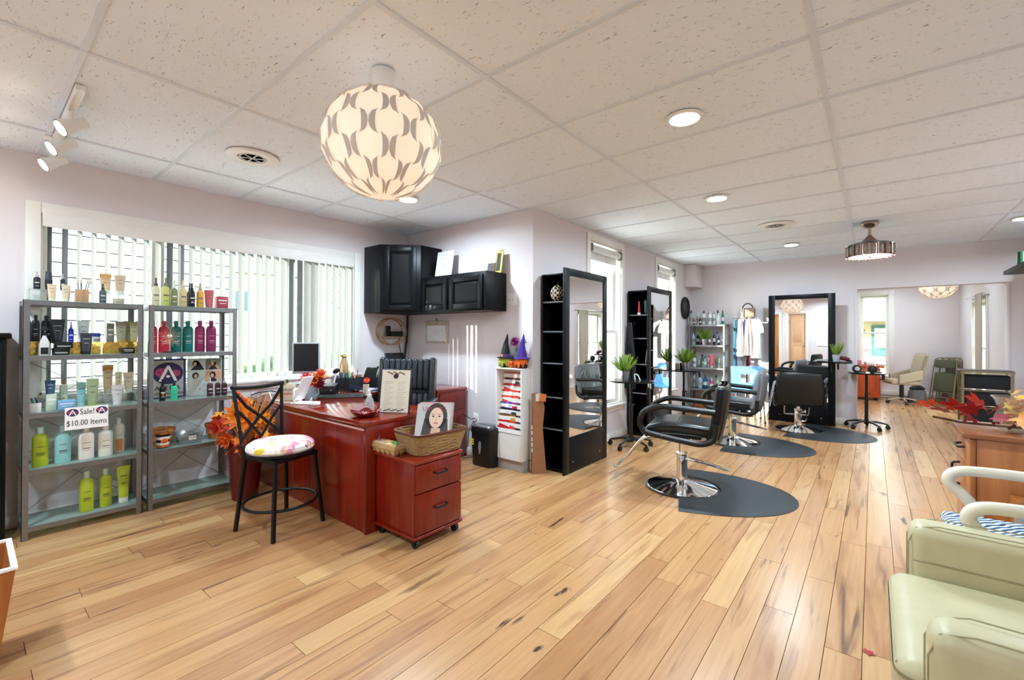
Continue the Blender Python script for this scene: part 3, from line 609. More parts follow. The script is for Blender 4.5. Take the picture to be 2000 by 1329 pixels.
# kind, name, label, category, x, y, z, width, height, colour, second colour
PRODUCTS = [
 ('riser', 'acrylic_riser', 'frosted acrylic riser at the left of the left rack top', 'display riser', -4.28, 0.337, 1.487, 0.159, 0.083, '', ''),
 ('riser', 'acrylic_riser', 'frosted acrylic riser under the two big tan tubes on the left rack top', 'display riser', -4.28, 0.668, 1.487, 0.177, 0.084, '', ''),
 ('pump', 'spray_bottle', 'small black spray bottle with pale cap, leftmost on the left rack top', 'bottle', -4.28, 0.296, 1.569, 0.033, 0.116, '#1b1e24', '#cfc9c2'),
 ('cup', 'tumbler', 'dark grey tumbler on the left acrylic riser', 'tumbler', -4.28, 0.35, 1.569, 0.038, 0.122, '#20262e', '#39424c'),
 ('pump', 'serum_bottle', 'small dark serum bottle with clear cap behind the cream tubes', 'bottle', -4.28, 0.417, 1.569, 0.026, 0.115, '#22262c', '#b9bcc0'),
 ('tube', 'cream_tube', 'small ivory tube standing before the dark grey tumbler', 'tube', -4.1, 0.35, 1.487, 0.044, 0.109, '#d9c4a4', '#e8ddca'),
 ('tube', 'cream_tube', 'small ivory tube left of the bamboo toothbrush holder', 'tube', -4.1, 0.415, 1.487, 0.045, 0.109, '#d6c6a9', '#e8ddca'),
 ('spray', 'spray_bottle', 'slate spray bottle right of the toothbrush holder', 'bottle', -4.1, 0.593, 1.487, 0.037, 0.132, '#4a5a60', '#39464b'),
 ('tube', 'hand_cream_tube', 'big tan tube with orange band on the left rack top', 'tube', -4.28, 0.633, 1.571, 0.065, 0.138, '#d9b68c', '#efe6da'),
 ('tube', 'hand_cream_tube', 'big tan tube at the right of the left rack top', 'tube', -4.28, 0.713, 1.571, 0.065, 0.135, '#cfb698', '#efe6da'),
 ('jar', 'small_jar', 'low beige tin in front of the big tan tubes', 'tin', -4.1, 0.675, 1.487, 0.062, 0.035, '#c9bda6', '#b9ad97'),
 ('foil', 'gold_riser', 'square gold foil box at the left end of the second shelf', 'gift box', -4.19, 0.267, 1.139, 0.057, 0.088, '', ''),
 ('foil', 'gold_riser', 'gold foil box behind the black jars, middle of the second shelf', 'gift box', -4.19, 0.481, 1.139, 0.221, 0.083, '', ''),
 ('foil', 'gold_riser', 'long gold foil box at the right end of the second shelf', 'gift box', -4.19, 0.7, 1.139, 0.191, 0.081, '', ''),
 ('shampoo', 'shampoo_bottle', 'black shampoo bottle with barcode, leftmost on the gold foil box', 'bottle', -4.15, 0.251, 1.212, 0.027, 0.187, '#101215', '#101215'),
 ('shampoo', 'shampoo_bottle', 'black shampoo bottle with pale lines, second on the gold foil box', 'bottle', -4.22, 0.288, 1.212, 0.039, 0.191, '#101215', '#101215'),
 ('shampoo', 'shampoo_bottle', 'black shampoo bottle behind the white trigger spray', 'bottle', -4.28, 0.342, 1.212, 0.054, 0.191, '#13161a', '#13161a'),
 ('trigger', 'trigger_spray', 'white and black trigger spray bottle in front of the black bottles', 'bottle', -4.09, 0.318, 1.139, 0.049, 0.186, '#d4d2cf', '#16181b'),
 ('tube', 'gel_tube', 'big black tube on the gold foil box', 'tube', -4.2, 0.386, 1.212, 0.07, 0.16, '#20262b', '#15181b'),
 ('jar', 'pomade_jar', 'black pomade jar, lower of the two stacked jars', 'jar', -4.1, 0.393, 1.139, 0.083, 0.045, '#16191b', '#101214'),
 ('pump', 'pump_bottle', 'bright blue pump bottle with clear cap', 'bottle', -4.2, 0.45, 1.212, 0.028, 0.145, '#2734b0', '#8f9bdc'),
 ('tube', 'clear_tube', 'translucent white tube behind the black gel tube', 'tube', -4.22, 0.514, 1.212, 0.061, 0.154, '#d5e0df', '#c9d3d2'),
 ('tube', 'gel_tube', 'black tube standing in front of the gold foil box', 'tube', -4.1, 0.513, 1.139, 0.062, 0.142, '#2a3034', '#15181b'),
 ('jar', 'lidded_jar', 'white jar with a blue lid on the gold foil box', 'jar', -4.17, 0.573, 1.212, 0.04, 0.07, '#cfcfd0', '#2a3f96'),
 ('carton', 'carton', 'upright grey carton left of the olive tubes', 'box', -4.2, 0.648, 1.212, 0.039, 0.139, '#7d7d74', ''),
 ('tube', 'mask_tube', 'olive tube, leftmost of the three on the gold foil', 'tube', -4.15, 0.699, 1.212, 0.063, 0.151, '#8f8f72', '#b49a3e'),
 ('tube', 'mask_tube', 'olive tube, middle of the three on the gold foil', 'tube', -4.21, 0.749, 1.212, 0.06, 0.153, '#8f8f72', '#b49a3e'),
 ('tube', 'mask_tube', 'olive tube, rightmost of the three on the gold foil', 'tube', -4.15, 0.77, 1.212, 0.049, 0.152, '#a39f70', '#b49a3e'),
 ('carton', 'small_carton', 'small flat black carton at the right front of the second shelf', 'box', -4.1, 0.727, 1.139, 0.069, 0.038, '#15181a', ''),
 ('tray', 'sample_tray', 'white tray of sample packets at the left of the third shelf', 'tray', -4.12, 0.27, 0.781, 0.073, 0.094, '#d8d6d0', ''),
 ('tube', 'hand_cream_tube', 'navy blue tube standing on the pale green carton', 'tube', -4.14, 0.35, 0.864, 0.051, 0.111, '#2b4a66', '#2b4a66'),
 ('carton', 'carton', 'pale green carton under the navy tube', 'box', -4.12, 0.352, 0.781, 0.048, 0.105, '#b9c6b0', ''),
 ('shampoo', 'oil_bottle', 'pale green bottle with a copper cap', 'bottle', -4.2, 0.417, 0.781, 0.039, 0.198, '#c6d6bd', '#8a6a4c'),
 ('carton', 'flat_carton', 'flat light blue carton before the copper-capped bottle', 'box', -4.1, 0.42, 0.781, 0.082, 0.06, '#6f9ec4', ''),
 ('tube', 'aqua_tube', 'aqua tube left of the olive green tube on the third shelf', 'tube', -4.18, 0.5, 0.781, 0.048, 0.166, '#8fc4c3', '#b9dcdb'),
 ('tube', 'green_tube', 'olive green tube, tallest at the front of the third shelf', 'tube', -4.1, 0.546, 0.781, 0.063, 0.192, '#8a9c74', '#9db26e'),
 ('riser', 'acrylic_riser', 'clear acrylic riser on the right of the third shelf', 'display riser', -4.28, 0.719, 0.781, 0.176, 0.07, '', ''),
 ('tube', 'peach_tube', 'tall cream tube with a peach top on the third shelf riser', 'tube', -4.28, 0.65, 0.851, 0.06, 0.202, '#dcc29a', '#d8d0c0'),
 ('tube', 'cream_tube', 'cream tube in the middle of the third shelf riser', 'tube', -4.29, 0.71, 0.851, 0.041, 0.146, '#e2d3ae', '#e0d8c8'),
 ('tube', 'cream_tube', 'cream tube at the right of the third shelf riser', 'tube', -4.28, 0.765, 0.851, 0.061, 0.143, '#d9c7a2', '#e0d8c8'),
 ('tube', 'grey_tube', 'light grey tube at the front of the third shelf riser', 'tube', -4.13, 0.68, 0.781, 0.068, 0.137, '#c9c6c4', '#dedbd8'),
 ('shampoo', 'litre_bottle', 'lime green litre bottle at the left of the fourth shelf', 'bottle', -4.13, 0.307, 0.432, 0.077, 0.255, '#a8b82c', '#b9d6c4'),
 ('shampoo', 'litre_bottle', 'aqua litre bottle on the fourth shelf', 'bottle', -4.13, 0.409, 0.432, 0.077, 0.249, '#8fc3c4', '#a9d3d0'),
 ('shampoo', 'litre_bottle', 'white litre bottle under the sale sign', 'bottle', -4.13, 0.521, 0.432, 0.079, 0.229, '#e4ddd2', '#efeae0'),
 ('shampoo', 'litre_bottle', 'ivory litre bottle right of the white one', 'bottle', -4.13, 0.619, 0.432, 0.078, 0.224, '#dcdccd', '#efeae0'),
 ('shampoo', 'litre_bottle', 'white litre bottle with a peach lower half on the fourth shelf', 'bottle', -4.22, 0.703, 0.432, 0.064, 0.248, '#dfd8c8', '#eceae6'),
 ('shampoo', 'litre_bottle', 'lime bottle at the left on the bottom shelf', 'bottle', -4.12, 0.524, 0.081, 0.074, 0.276, '#a6b42e', '#b4c0a4'),
 ('shampoo', 'litre_bottle', 'lime bottle in the middle of the bottom shelf', 'bottle', -4.14, 0.623, 0.081, 0.068, 0.27, '#a6b42e', '#b4c0a4'),
 ('uptube', 'lime_tube', 'lime tube standing on its cap on the bottom shelf', 'tube', -4.14, 0.717, 0.081, 0.074, 0.256, '#a9b736', '#dfe3da'),
 ('spray', 'spray_bottle', 'ivory spray bottle, leftmost on the right rack top', 'bottle', -4.15, 0.894, 1.487, 0.046, 0.209, '#dcd3b0', '#6b4a4a'),
 ('spray', 'spray_bottle', 'yellow green spray bottle, second on the right rack top', 'bottle', -4.15, 0.953, 1.487, 0.048, 0.215, '#c9c86e', '#7d8450'),
 ('spray', 'spray_bottle', 'dark olive bottle with clear cap on the right rack top', 'bottle', -4.15, 1.006, 1.487, 0.043, 0.201, '#7b7f52', '#d8dcd2'),
 ('spray', 'spray_bottle', 'honey cream spray bottle right of the dark olive one', 'bottle', -4.15, 1.062, 1.487, 0.05, 0.206, '#d9c48c', '#cfc7a8'),
 ('spray', 'spray_bottle', 'black spray bottle half hidden behind the pink heart bottle', 'bottle', -4.24, 1.13, 1.487, 0.036, 0.195, '#15171b', '#15171b'),
 ('spray', 'spray_bottle', 'black spray bottle with a pink heart', 'bottle', -4.14, 1.117, 1.487, 0.042, 0.187, '#15171b', '#15171b'),
 ('spray', 'spray_bottle', 'orange spray bottle on the right rack top', 'bottle', -4.15, 1.175, 1.487, 0.049, 0.193, '#e0a540', '#b9b48a'),
 ('tube', 'red_tube', 'raspberry tube on the right rack top', 'tube', -4.15, 1.236, 1.487, 0.067, 0.145, '#b8525c', '#b8525c'),
 ('carton', 'red_carton', 'raspberry carton at the right end of the right rack top', 'box', -4.15, 1.325, 1.487, 0.081, 0.098, '#a83e4c', ''),
 ('shampoo', 'litre_bottle', 'red litre bottle, leftmost of six on the right rack', 'bottle', -4.2, 0.888, 1.139, 0.055, 0.245, '#c02438', '#c02438'),
 ('shampoo', 'litre_bottle', 'red litre bottle behind the wire flower', 'bottle', -4.2, 0.955, 1.139, 0.066, 0.247, '#c22a40', '#c22a40'),
 ('shampoo', 'litre_bottle', 'teal litre bottle behind the wire flower', 'bottle', -4.2, 1.032, 1.139, 0.068, 0.249, '#0f6a62', '#0f6a62'),
 ('shampoo', 'litre_bottle', 'teal litre bottle right of the wire flower', 'bottle', -4.2, 1.108, 1.139, 0.071, 0.251, '#0f6e66', '#0f6e66'),
 ('shampoo', 'litre_bottle', 'purple litre bottle, second from the right', 'bottle', -4.2, 1.189, 1.139, 0.07, 0.254, '#8e2454', '#8e2454'),
 ('shampoo', 'litre_bottle', 'purple litre bottle at the right end of the row', 'bottle', -4.2, 1.267, 1.139, 0.072, 0.256, '#8a2a5c', '#8a2a5c'),
 ('spray', 'oil_bottle', 'black bottle with an orange mark before the round logo board', 'bottle', -4.1, 0.927, 0.781, 0.038, 0.16, '#141414', '#101010'),
 ('shampoo', 'gel_bottle', 'mint green bottle with a black cap', 'bottle', -4.1, 0.998, 0.781, 0.042, 0.132, '#2fb98a', '#121212'),
 ('spray', 'spray_bottle', 'dark maroon spray bottle, left of three on the right rack', 'bottle', -4.14, 1.244, 0.781, 0.041, 0.147, '#4a1c28', '#cfc9c4'),
 ('spray', 'spray_bottle', 'dark maroon spray bottle, middle of three on the right rack', 'bottle', -4.14, 1.299, 0.781, 0.038, 0.147, '#4a1c28', '#cfc9c4'),
 ('spray', 'spray_bottle', 'dark maroon spray bottle, right of three on the right rack', 'bottle', -4.14, 1.346, 0.781, 0.042, 0.139, '#4a1c28', '#cfc9c4'),
]
# ================================================================ steel racks by the big window
def rack(x0, x1, y0, y1, levels, top, label, group='steel display racks', axis='x', glass=True):
    t = thing('steel_rack', label, 'shelf rack', (0, 0, 0), 0, group)
    p = 0.03
    for cx, sx in ((x0, 1), (x1, -1)):
        for cy, sy in ((y0, 1), (y1, -1)):
            mb = MB(); mb.box(*sorted((cx, cx+sx*p)), *sorted((cy, cy+sy*0.003)), 0, top); mb.box(*sorted((cx, cx+sx*0.003)), *sorted((cy, cy+sy*p)), 0, top)
            mb.build('post', STEEL, t, smooth=0)
    for z in levels:
        mb = MB(); a, b, c, d = x0+.003, x1-.003, y0+.003, y1-.003
        mb.box(a, b, c, c+.002, z-.032, z-.004); mb.box(a, b, d-.002, d, z-.032, z-.004); mb.box(a, a+.002, c, d, z-.032, z-.004); mb.box(b-.002, b, c, d, z-.032, z-.004)
        mb.box(a, a+.03, c, d, z-.006, z-.0045); mb.box(b-.03, b, c, d, z-.006, z-.0045)
        if not glass: mb.box(a, b, c, d, z-.0045, z-.0035)
        s_ = mb.build('shelf', STEEL, t, smooth=0)
        if glass: MB().box(a+.001, b-.001, c+.001, d-.001, z-.0045, z-.0005).build('glass_panel', SHELFGLASS, s_, smooth=0)
    if axis == 'x':
        for za, zb in ((levels[-1], levels[-2]+.1), (levels[-2]-.02, levels[-3]-.03), (levels[-3]-.03, levels[-4]-.03)):
            for s in (0, 1):
                MB().cyl((x0+.004, y0+.01 if s else y1-.01, za), (x0+.004, y1-.01 if s else y0+.01, zb), .0022, n=6).build('cross_brace', STEEL, t)
    return t
LV = [1.487, 1.139, 0.781, 0.432, 0.081]
rack(-4.345, -4.04, 0.222, 0.80, LV, 1.487, 'left grey steel shelf rack full of hair products, in front of the window')
rack(-4.345, -4.04, 0.832, 1.402, LV, 1.487, 'grey steel shelf rack with six coloured litre bottles, beside the orange flowers')

def superprof(pts, n, w, d, e=0.45):
    """rings of a rounded-square section: pts = [(scale, z)]"""
    rings = []
    for s, z in pts:
        r = []
        for i in range(n):
            a = 2*PI*i/n; c, q = math.cos(a), math.sin(a)
            r.append((math.copysign(abs(c)**e, c)*d/2*s, math.copysign(abs(q)**e, q)*w/2*s, z))
        rings.append(r)
    return rings
LABELW = pm('#e6e4de', .6, name='printed_label')
def label_band(t, r, z0, z1, col, w, flatness=1.0, a0=-0.9, a1=0.9, name='printed_label'):
    n = 10; g = []
    for z in (z0, z1): g.append([(r*math.cos(a0+(a1-a0)*i/n)*flatness, r*math.sin(a0+(a1-a0)*i/n), z) for i in range(n+1)])
    return MB().sheet(g, thick=0.0004).build(name, pm(col, .55, var=.02), t)
def product(kind, name, label, cat, x, y, z, w, h, c1, c2):
    G = {'tube': 'tubes on the racks', 'shampoo': 'bottles on the racks', 'spray': 'spray bottles on the racks', 'riser': 'display risers', 'foil': 'gold foil boxes'}.get(kind)
    if kind in ('riser', 'foil', 'carton'):
        dep = {'riser': 0.09, 'foil': 0.11, 'carton': min(w, .06)}[kind]
        t = thing(name, label, cat, (x, y, z), 0, G)
        mt = ACRYLIC if kind == 'riser' else GOLD if kind == 'foil' else pm(c1, .55)
        mb = MB()
        if kind == 'riser':
            mb.box(-dep/2, dep/2, -w/2, w/2, h-.006, h); mb.box(-dep/2, dep/2, -w/2, -w/2+.005, 0, h-.006); mb.box(-dep/2, dep/2, w/2-.005, w/2, 0, h-.006)
            mb.build('riser_body', mt, t, smooth=0); return
        mb.rbox((0, 0, h/2), (dep, w, h), min(.003, h*.1), 2); mb.build('box_body', mt, t)
        if kind == 'foil': MB().box(dep/2, dep/2+.0015, -w*.12, w*.12, 0.004, h-.003).build('folded_flap', GOLD, t, smooth=0)
        if kind == 'carton':
            MB().box(dep/2, dep/2+.0006, -w*.38, w*.38, h*.62, h*.72).build('printed_label', LABELW, t, smooth=0)
            MB().box(dep/2, dep/2+.0006, -w*.3, w*.3, h*.40, h*.45).build('printed_label', LABELW, t, smooth=0)
        return
    t = thing(name, label, cat, (x, y, z), 0, G); r = w/2
    m1 = pm(c1, .35, var=.03); m2 = pm(c2 or c1, .4, var=.03)
    if kind == 'shampoo':
        nk = .36; sh = h*.80; cap = h*.15
        MB().loft(superprof([(.93, 0), (1, .006), (1, sh*.82), (.97, sh*.88), (.86, sh*.94), (.66, sh*.985), (.42, sh)], 24, w, w*.72, .9)).build('bottle_body', m1, t)
        MB().lathe([(r*.36, sh), (r*.36, sh+h*.02), (r*.42, sh+h*.025), (r*.42, sh+cap), (r*.38, sh+cap+.004), (.001, sh+cap+.004)], 18).build('cap', m2, t)
        dk = '#3a3c34' if c1 not in ('#101215', '#13161a') else '#c8c8c4'
        if c1 in ('#c02438', '#c22a40', '#0f6a62', '#0f6e66', '#8e2454', '#8a2a5c'): dk = '#e6c9c9'
        for zz, hh, ww in ((.60, .012, .55), (.40, .02, .6), (.33, .008, .5)):
            label_band(t, r*1.004, sh*zz, sh*zz+h*hh, dk, w, .735, -ww, ww, 'printed_text')
        if 'peach lower half' in label: label_band(t, r*1.01, sh*.04, sh*.46, '#d98a52', w, .74, -1.45, 1.45, 'peach_band')
        if c1 in ('#a8b82c', '#8fc3c4', '#a6b42e'): label_band(t, r*1.01, sh*.36, sh*.375, '#2c3430', w, .74, -1.4, 1.4, 'dark_stripe')
    elif kind in ('tube', 'uptube'):
        capz = h*.14; n = 24; rings = []
        for k in range(8):
            q = k/7; rings.append([(r*.52*(1-q)*math.cos(2*PI*i/n)+.0012*q*math.cos(2*PI*i/n), r*(.74+.26*q)*math.sin(2*PI*i/n), capz+(h-capz)*q) for i in range(n)])
        if kind == 'uptube':
            rings = [[(a, b, c) for a, b, c in rg] for rg in rings]
        body = MB().loft(rings).build('tube_body', m1, t)
        MB().loft([[(r*.50*math.cos(2*PI*i/n)*s, r*.70*math.sin(2*PI*i/n)*s, zz) for i in range(n)] for s, zz in ((.96, 0), (1, .002), (1, capz), (.9, capz+.001))]).build('cap', m2, t)
        MB().box(-.0016, .0016, -r, r, h-.006, h).build('crimp', m1, t, smooth=0)
        lc = '#d8d8d4' if sum(srgb(c1)) < .5 else '#4a4c48'
        for zz, ww in ((.72, .5), (.52, .35)):
            MB().box(r*.52*(1-(h*zz-capz)/(h-capz))+.0006, r*.52*(1-(h*zz-capz)/(h-capz))+.0016, -r*ww, r*ww, h*zz, h*zz+h*.02).build('printed_text', pm(lc, .6), t, smooth=0)
        if 'orange band' in label or 'peach top' in label: MB().box(-.004, .004, -r*.985, r*.985, h*.80, h*.93).build('orange_band', pm('#d99a4e', .5), t, smooth=0)
    elif kind in ('spray', 'pump'):
        sh = h*.70
        MB().lathe([(r*.92, 0), (r, .003), (r, sh*.86), (r*.9, sh*.93), (r*.5, sh), (.001, sh)], 20).build('bottle_body', m1, t)
        MB().lathe([(r*.46, sh-.001), (r*.5, sh+h*.03), (r*.5, sh+h*.10), (r*.28, sh+h*.12), (r*.26, h-.004), (r*.3, h), (.001, h)], 16).build('sprayer', m2, t)
        MB().cyl((0, 0, h-.008), (r*.6, 0, h-.006), .003, n=8).build('nozzle', m2, t)
        lc = '#d8d8d4' if sum(srgb(c1)) < .5 else '#6b6a58'
        label_band(t, r*1.01, sh*.5, sh*.58, lc, w, 1, -.7, .7, 'printed_text'); label_band(t, r*1.01, sh*.25, sh*.28, lc, w, 1, -.6, .6, 'printed_text')
        if 'pink heart' in label:
            pts = [(0, -.010), (.009, .002), (.006, .008), (0, .004), (-.006, .008), (-.009, .002)]
            MB().prism(pts, r*1.005, r*1.03, 'x').build('heart', pm('#d46aa0', .5), t, (0, 0, sh*.33))
        if 'orange mark' in label: MB().ball((r*.99, 0, sh*.42), .007, 10, (.2, .8, 1.3)).build('orange_mark', pm('#e07a2a', .5), t)
    elif kind == 'trigger':
        sh = h*.70
        MB().loft(superprof([(.95, 0), (1, .004), (1, sh*.55), (.9, sh*.66), (.45, sh*.86), (.3, sh)], 20, w, w*.6, .6)).build('bottle_body', m1, t)
        MB().lathe([(r*.34, sh-.004), (r*.34, sh+h*.07), (.001, sh+h*.07)], 14).build('collar', m2, t)
        mb = MB(); mb.rbox((.012, 0, h*.90), (.05, .018, h*.17), .006); mb.build('trigger_head', m2, t)
        MB().tube([(.03, 0, h*.86), (.036, 0, h*.78), (.026, 0, h*.68)], .004, 8).build('trigger', m2, t)
        MB().box(w*.3, w*.31, -r*.7, r*.7, sh*.05, sh*.38).build('dark_label', m2, t, smooth=0)
    elif kind == 'jar':
        MB().lathe([(r*.95, 0), (r, .003), (r, h*.62), (r*.98, h*.64)], 26).build('jar_body', m1, t)
        MB().lathe([(r*.99, h*.64), (r*1.03, h*.66), (r*1.03, h*.97), (r*.99, h), (.001, h)], 26).build('lid', m2, t)
        label_band(t, r*1.005, h*.22, h*.42, '#9a9c98' if sum(srgb(c1)) < .5 else '#8f897c', w, 1, -.8, .8, 'printed_text')
    elif kind == 'cup':
        MB().lathe([(r*.88, 0), (r*.9, .003), (r*.98, h*.55), (.001, h*.55)], 22).build('tumbler_body', m1, t)
        MB().lathe([(r*.92, h*.55), (r*.9, h*.6), (r*.78, h), (.001, h)], 22).build('lid', m2, t)
    elif kind == 'tray':
        d_ = .085; mb = MB(); rim, fl_, th_ = 1.0, .9, .003
        for (a, b, c, d) in ((-d_/2, -d_/2+th_, -w/2, w/2), (d_/2-th_, d_/2, -w/2, w/2), (-d_/2+th_, d_/2-th_, -w/2, -w/2+th_), (-d_/2+th_, d_/2-th_, w/2-th_, w/2)): mb.box(a, b, c, d, 0, h*.62)
        mb.box(-d_/2+th_, d_/2-th_, -w/2+th_, w/2-th_, 0, .003); mb.build('tray_body', m1, t, bevel=.001)
        for k, cc in enumerate(('#5f8f93', '#2e5560', '#b9cfc9', '#3c6f6a', '#8fb3b4', '#2b4350')):
            MB().at((0, -w*.34+k*w*.135, h*.45), (.25, 0, 0)).box(-d_*.34, d_*.34, -.003, .003, -h*.38, h*.5).build('sample_packet', pm(cc, .3), t, smooth=0)
for row in PRODUCTS: product(*row)
product('jar', 'pomade_jar', 'black pomade jar, upper of the two stacked jars', 'jar', -4.1, .405, 1.139+.043, .088, .043, '#181b1d', '#101214')

# toothbrush holder
t = thing('toothbrush_holder', 'bamboo cup with toothbrushes on the left rack top', 'cup', (-4.1, .489, 1.487))
BAMB = wood('bamboo', '#a8845c', '#b9946a', '#c9a67c', .5, 'z', 1.5)
mb = MB(); mb.box(-.026, .026, -.032, .032, 0, .006); mb.box(-.026, -.022, -.032, .032, .006, .085); mb.box(.022, .026, -.032, .032, .006, .085); mb.box(-.022, .022, -.032, -.028, .006, .085); mb.box(-.022, .022, .028, .032, .006, .085)
mb.build('cup_body', BAMB, t, bevel=.001)
for y_, dx, cc in ((-.018, -.006, '#8f9498'), (-.006, .004, '#5b5f66'), (.010, .03, '#7c8086'), (.016, .042, '#a39688')):
    b_ = MB().cyl((0, y_*.4, .008), (0, y_+dx*.6, .145), .0028, n=8).build('toothbrush', pm(cc, .4), t)
    MB().at((.0045, y_+dx*.6, .137)).box(0, .008, -.005, .005, -.011, .011).build('bristles', pm('#cfc8bb', .8), b_, smooth=0)

# sale sign hung on the shelf lip
SIGNM = pm('#eeeae6', .6, var=.02, name='paper_sign'); INK = pm('#1d1b22', .6, name='black_ink'); NAVY = pm('#2a2450', .45, var=.35, scale=30, name='navy_floral_print'); ROSE = pm('#a83a5e', .5, var=.3, scale=80, name='rose_print')
t = thing('sale_sign', 'white paper sign reading Sale! $10.00 Items on the left rack', 'sign', (-4.036, .512, .735))
MB().box(0, .002, -.105, .105, -.083, .062).build('paper', SIGNM, t, smooth=0)
text('Sale!', .052, INK, t, (.0022, .001, .028), (PI/2, 0, PI/2), sx=.76); text('$10.00 Items', .052, INK, t, (.0022, 0, -.043), (PI/2, 0, PI/2), sx=.72)
def oval_logo(t, y, z, rx, rz, x=.0022):
    o_ = MB().prism([(y+rx*math.cos(2*PI*i/36), z+rz*math.sin(2*PI*i/36)) for i in range(36)], x, x+.0006, 'x').build('oval_emblem', NAVY, t, smooth=0)
    MB().prism([(y+rx*.42*math.cos(2*PI*i/14)-rx*.42, z+rz*.42*math.sin(2*PI*i/14)+rz*.1) for i in range(14)], x+.0006, x+.0008, 'x').build('rose', ROSE, o_, smooth=0)
    MB().prism([(y+rx*.3*math.cos(2*PI*i/14)+rx*.52, z+rz*.3*math.sin(2*PI*i/14)) for i in range(14)], x+.0006, x+.0008, 'x').build('rose', ROSE, o_, smooth=0)
    a, b, th = rx*.62, rz*.72, rx*.17
    MB().prism([(y-a, z-b), (y-a+th*1.25, z-b), (y, z+b*.55), (y+a-th*1.25, z-b), (y+a, z-b), (y+th*.45, z+b), (y-th*.45, z+b)], x+.0008, x+.0014, 'x').build('letter_a', SIGNM, o_, smooth=0)
    MB().prism([(y+rx*.13*math.cos(2*PI*i/14), z-rz*.28+rz*.12*math.sin(2*PI*i/14)) for i in range(14)], x+.0008, x+.0014, 'x').build('white_dot', SIGNM, o_, smooth=0)
oval_logo(t, -.069, .028, .029, .024); oval_logo(t, .072, .030, .029, .024)
# product information board
t = thing('information_board', 'grey Product Information board with a round floral logo on the right rack', 'sign', (-4.262, .992, .781), 0)
MB().box(-.004, 0, -.122, .122, .0, .302).build('frame', pm('#26306a', .4), t, smooth=0)
MB().box(0, .002, -.112, .106, .008, .290).build('panel', pm('#b9bbb6', .5), t, bevel=.0005)
oval_logo(t, .006, .19, .098, .085, .0024)
text('AVEDA', .052, INK, t, (.0028, .004, .075), (PI/2, 0, PI/2)); text('Product Information', .031, INK, t, (.0028, -.002, .035), (PI/2, 0, PI/2), sx=.85)
# four-portrait board
t = thing('portrait_board', 'card with four hair model portraits on the right rack', 'poster', (-4.268, 1.247, .781))
MB().box(-.003, 0, -.121, .121, 0, .298).build('card', pm('#c8cac4', .5), t, smooth=0)
HAIR = pm('#17181a', .5, name='dark_hair_print'); BLOND = pm('#b9946a', .5, name='blond_hair_print'); SKIN = pm('#dcae92', .5, name='skin_print'); GREYP = pm('#a9b3b0', .5, name='grey_print')
def pic(y0, z0, w_, h_, bgc, hair, pose, top='#151515'):
    p = MB().box(0, .0006, y0, y0+w_, z0, z0+h_).build('portrait', pm(bgc, .5), t, smooth=0); cx, cz = y0+w_*.45, z0+h_*.62
    MB().prism(ell(cx, cz, w_*.20, h_*.30, 20), .0006, .0009, 'x').build('hair', hair, p, smooth=0)
    if pose == 0: MB().prism([(cx-w_*.1, cz+h_*.25), (cx+w_*.2, cz+h_*.2), (y0+w_*.98, z0+h_*.1), (y0+w_*.98, z0+.002), (cx-w_*.05, z0+.002)], .0006, .0009, 'x').build('hair', hair, p, smooth=0)
    if pose == 1: MB().prism([(cx-w_*.18, cz+h_*.1), (cx+w_*.2, cz+h_*.1), (y0+w_*.92, z0+h_*.1), (cx+w_*.2, z0+.001), (cx-w_*.3, z0+.001)], .0006, .0009, 'x').build('hair', hair, p, smooth=0)
    MB().prism([(cx-w_*.3, z0+.001), (cx+w_*.32, z0+.001), (cx+w_*.15, z0+h_*.32), (cx-w_*.12, z0+h_*.32)], .0009, .0011, 'x').build('clothing', pm('#2a2c30' if pose != 2 else '#cfc8c2', .6), p, smooth=0)
    MB().prism(ell(cx-w_*.03+(w_*.05 if pose == 2 else 0), cz-h_*.06, w_*.11, h_*.19, 18), .0011, .0013, 'x').build('face', SKIN, p, smooth=0)
pic(-.117, .203, .112, .088, '#c3cccb', HAIR, 0); pic(.004, .203, .112, .088, '#6f7a66', BLOND, 1); pic(-.117, .103, .112, .090, '#c9d1cc', HAIR, 2); pic(.004, .103, .112, .090, '#d8a07c', HAIR, 3)
for z_, w_ in ((.083, .09), (.07, .07), (.03, .08)): MB().box(0, .0005, -.02, -.02+w_, z_, z_+.0025).build('printed_line', pm('#8f938e', .6), t, smooth=0)
text('A', .018, INK, t, (.0006, -.035, .05), (PI/2, 0, PI/2))
# wire flower
t = thing('wire_flower_sculpture', 'copper wire flower ornament on a dark base, before the red and teal bottles', 'ornament', (-4.085, .965, 1.139))
COPPER = pm((.72, .52, .36), .3, 1.0, var=.1, name='copper_wire')
MB().lathe([(.045, 0), (.045, .006), (.04, .008), (.001, .008)], 24).build('base', BLACK, t)
MB().cyl((0, 0, .008), (0, 0, .10), .0035, n=8).build('stem', COPPER, t)
for s in (-1, 1):
    g = [[(.012*math.sin(PI*u)*v_, s*(.008+.062*u), .075+.025*u*u+.0*v_) for v_ in (-1, 0, 1)] for u in [i/6 for i in range(7)]]
    MB().sheet(g, thick=.001).build('leaf', COPPER, t)
MB().ball((0.004, 0, .118), .020, 16, (.5, 1, 1)).build('flower_centre', pm((.75, .70, .62), .25, .8, var=.2), t)
for k in range(14):
    a = 2*PI*k/14; L_ = .075+.02*math.sin(k*2.3)
    pts = [(.004, .02*math.cos(a), .118+.02*math.sin(a)), (.01, L_*.7*math.cos(a+.12), .118+L_*.7*math.sin(a+.12)), (.012, L_*math.cos(a), .118+L_*math.sin(a)), (.008, L_*.65*math.cos(a-.12), .118+L_*.65*math.sin(a-.12)), (.004, .02*math.cos(a-.1), .118+.02*math.sin(a-.1))]
    MB().tube(pts, .0011, 6).build('petal_wire', COPPER, t)
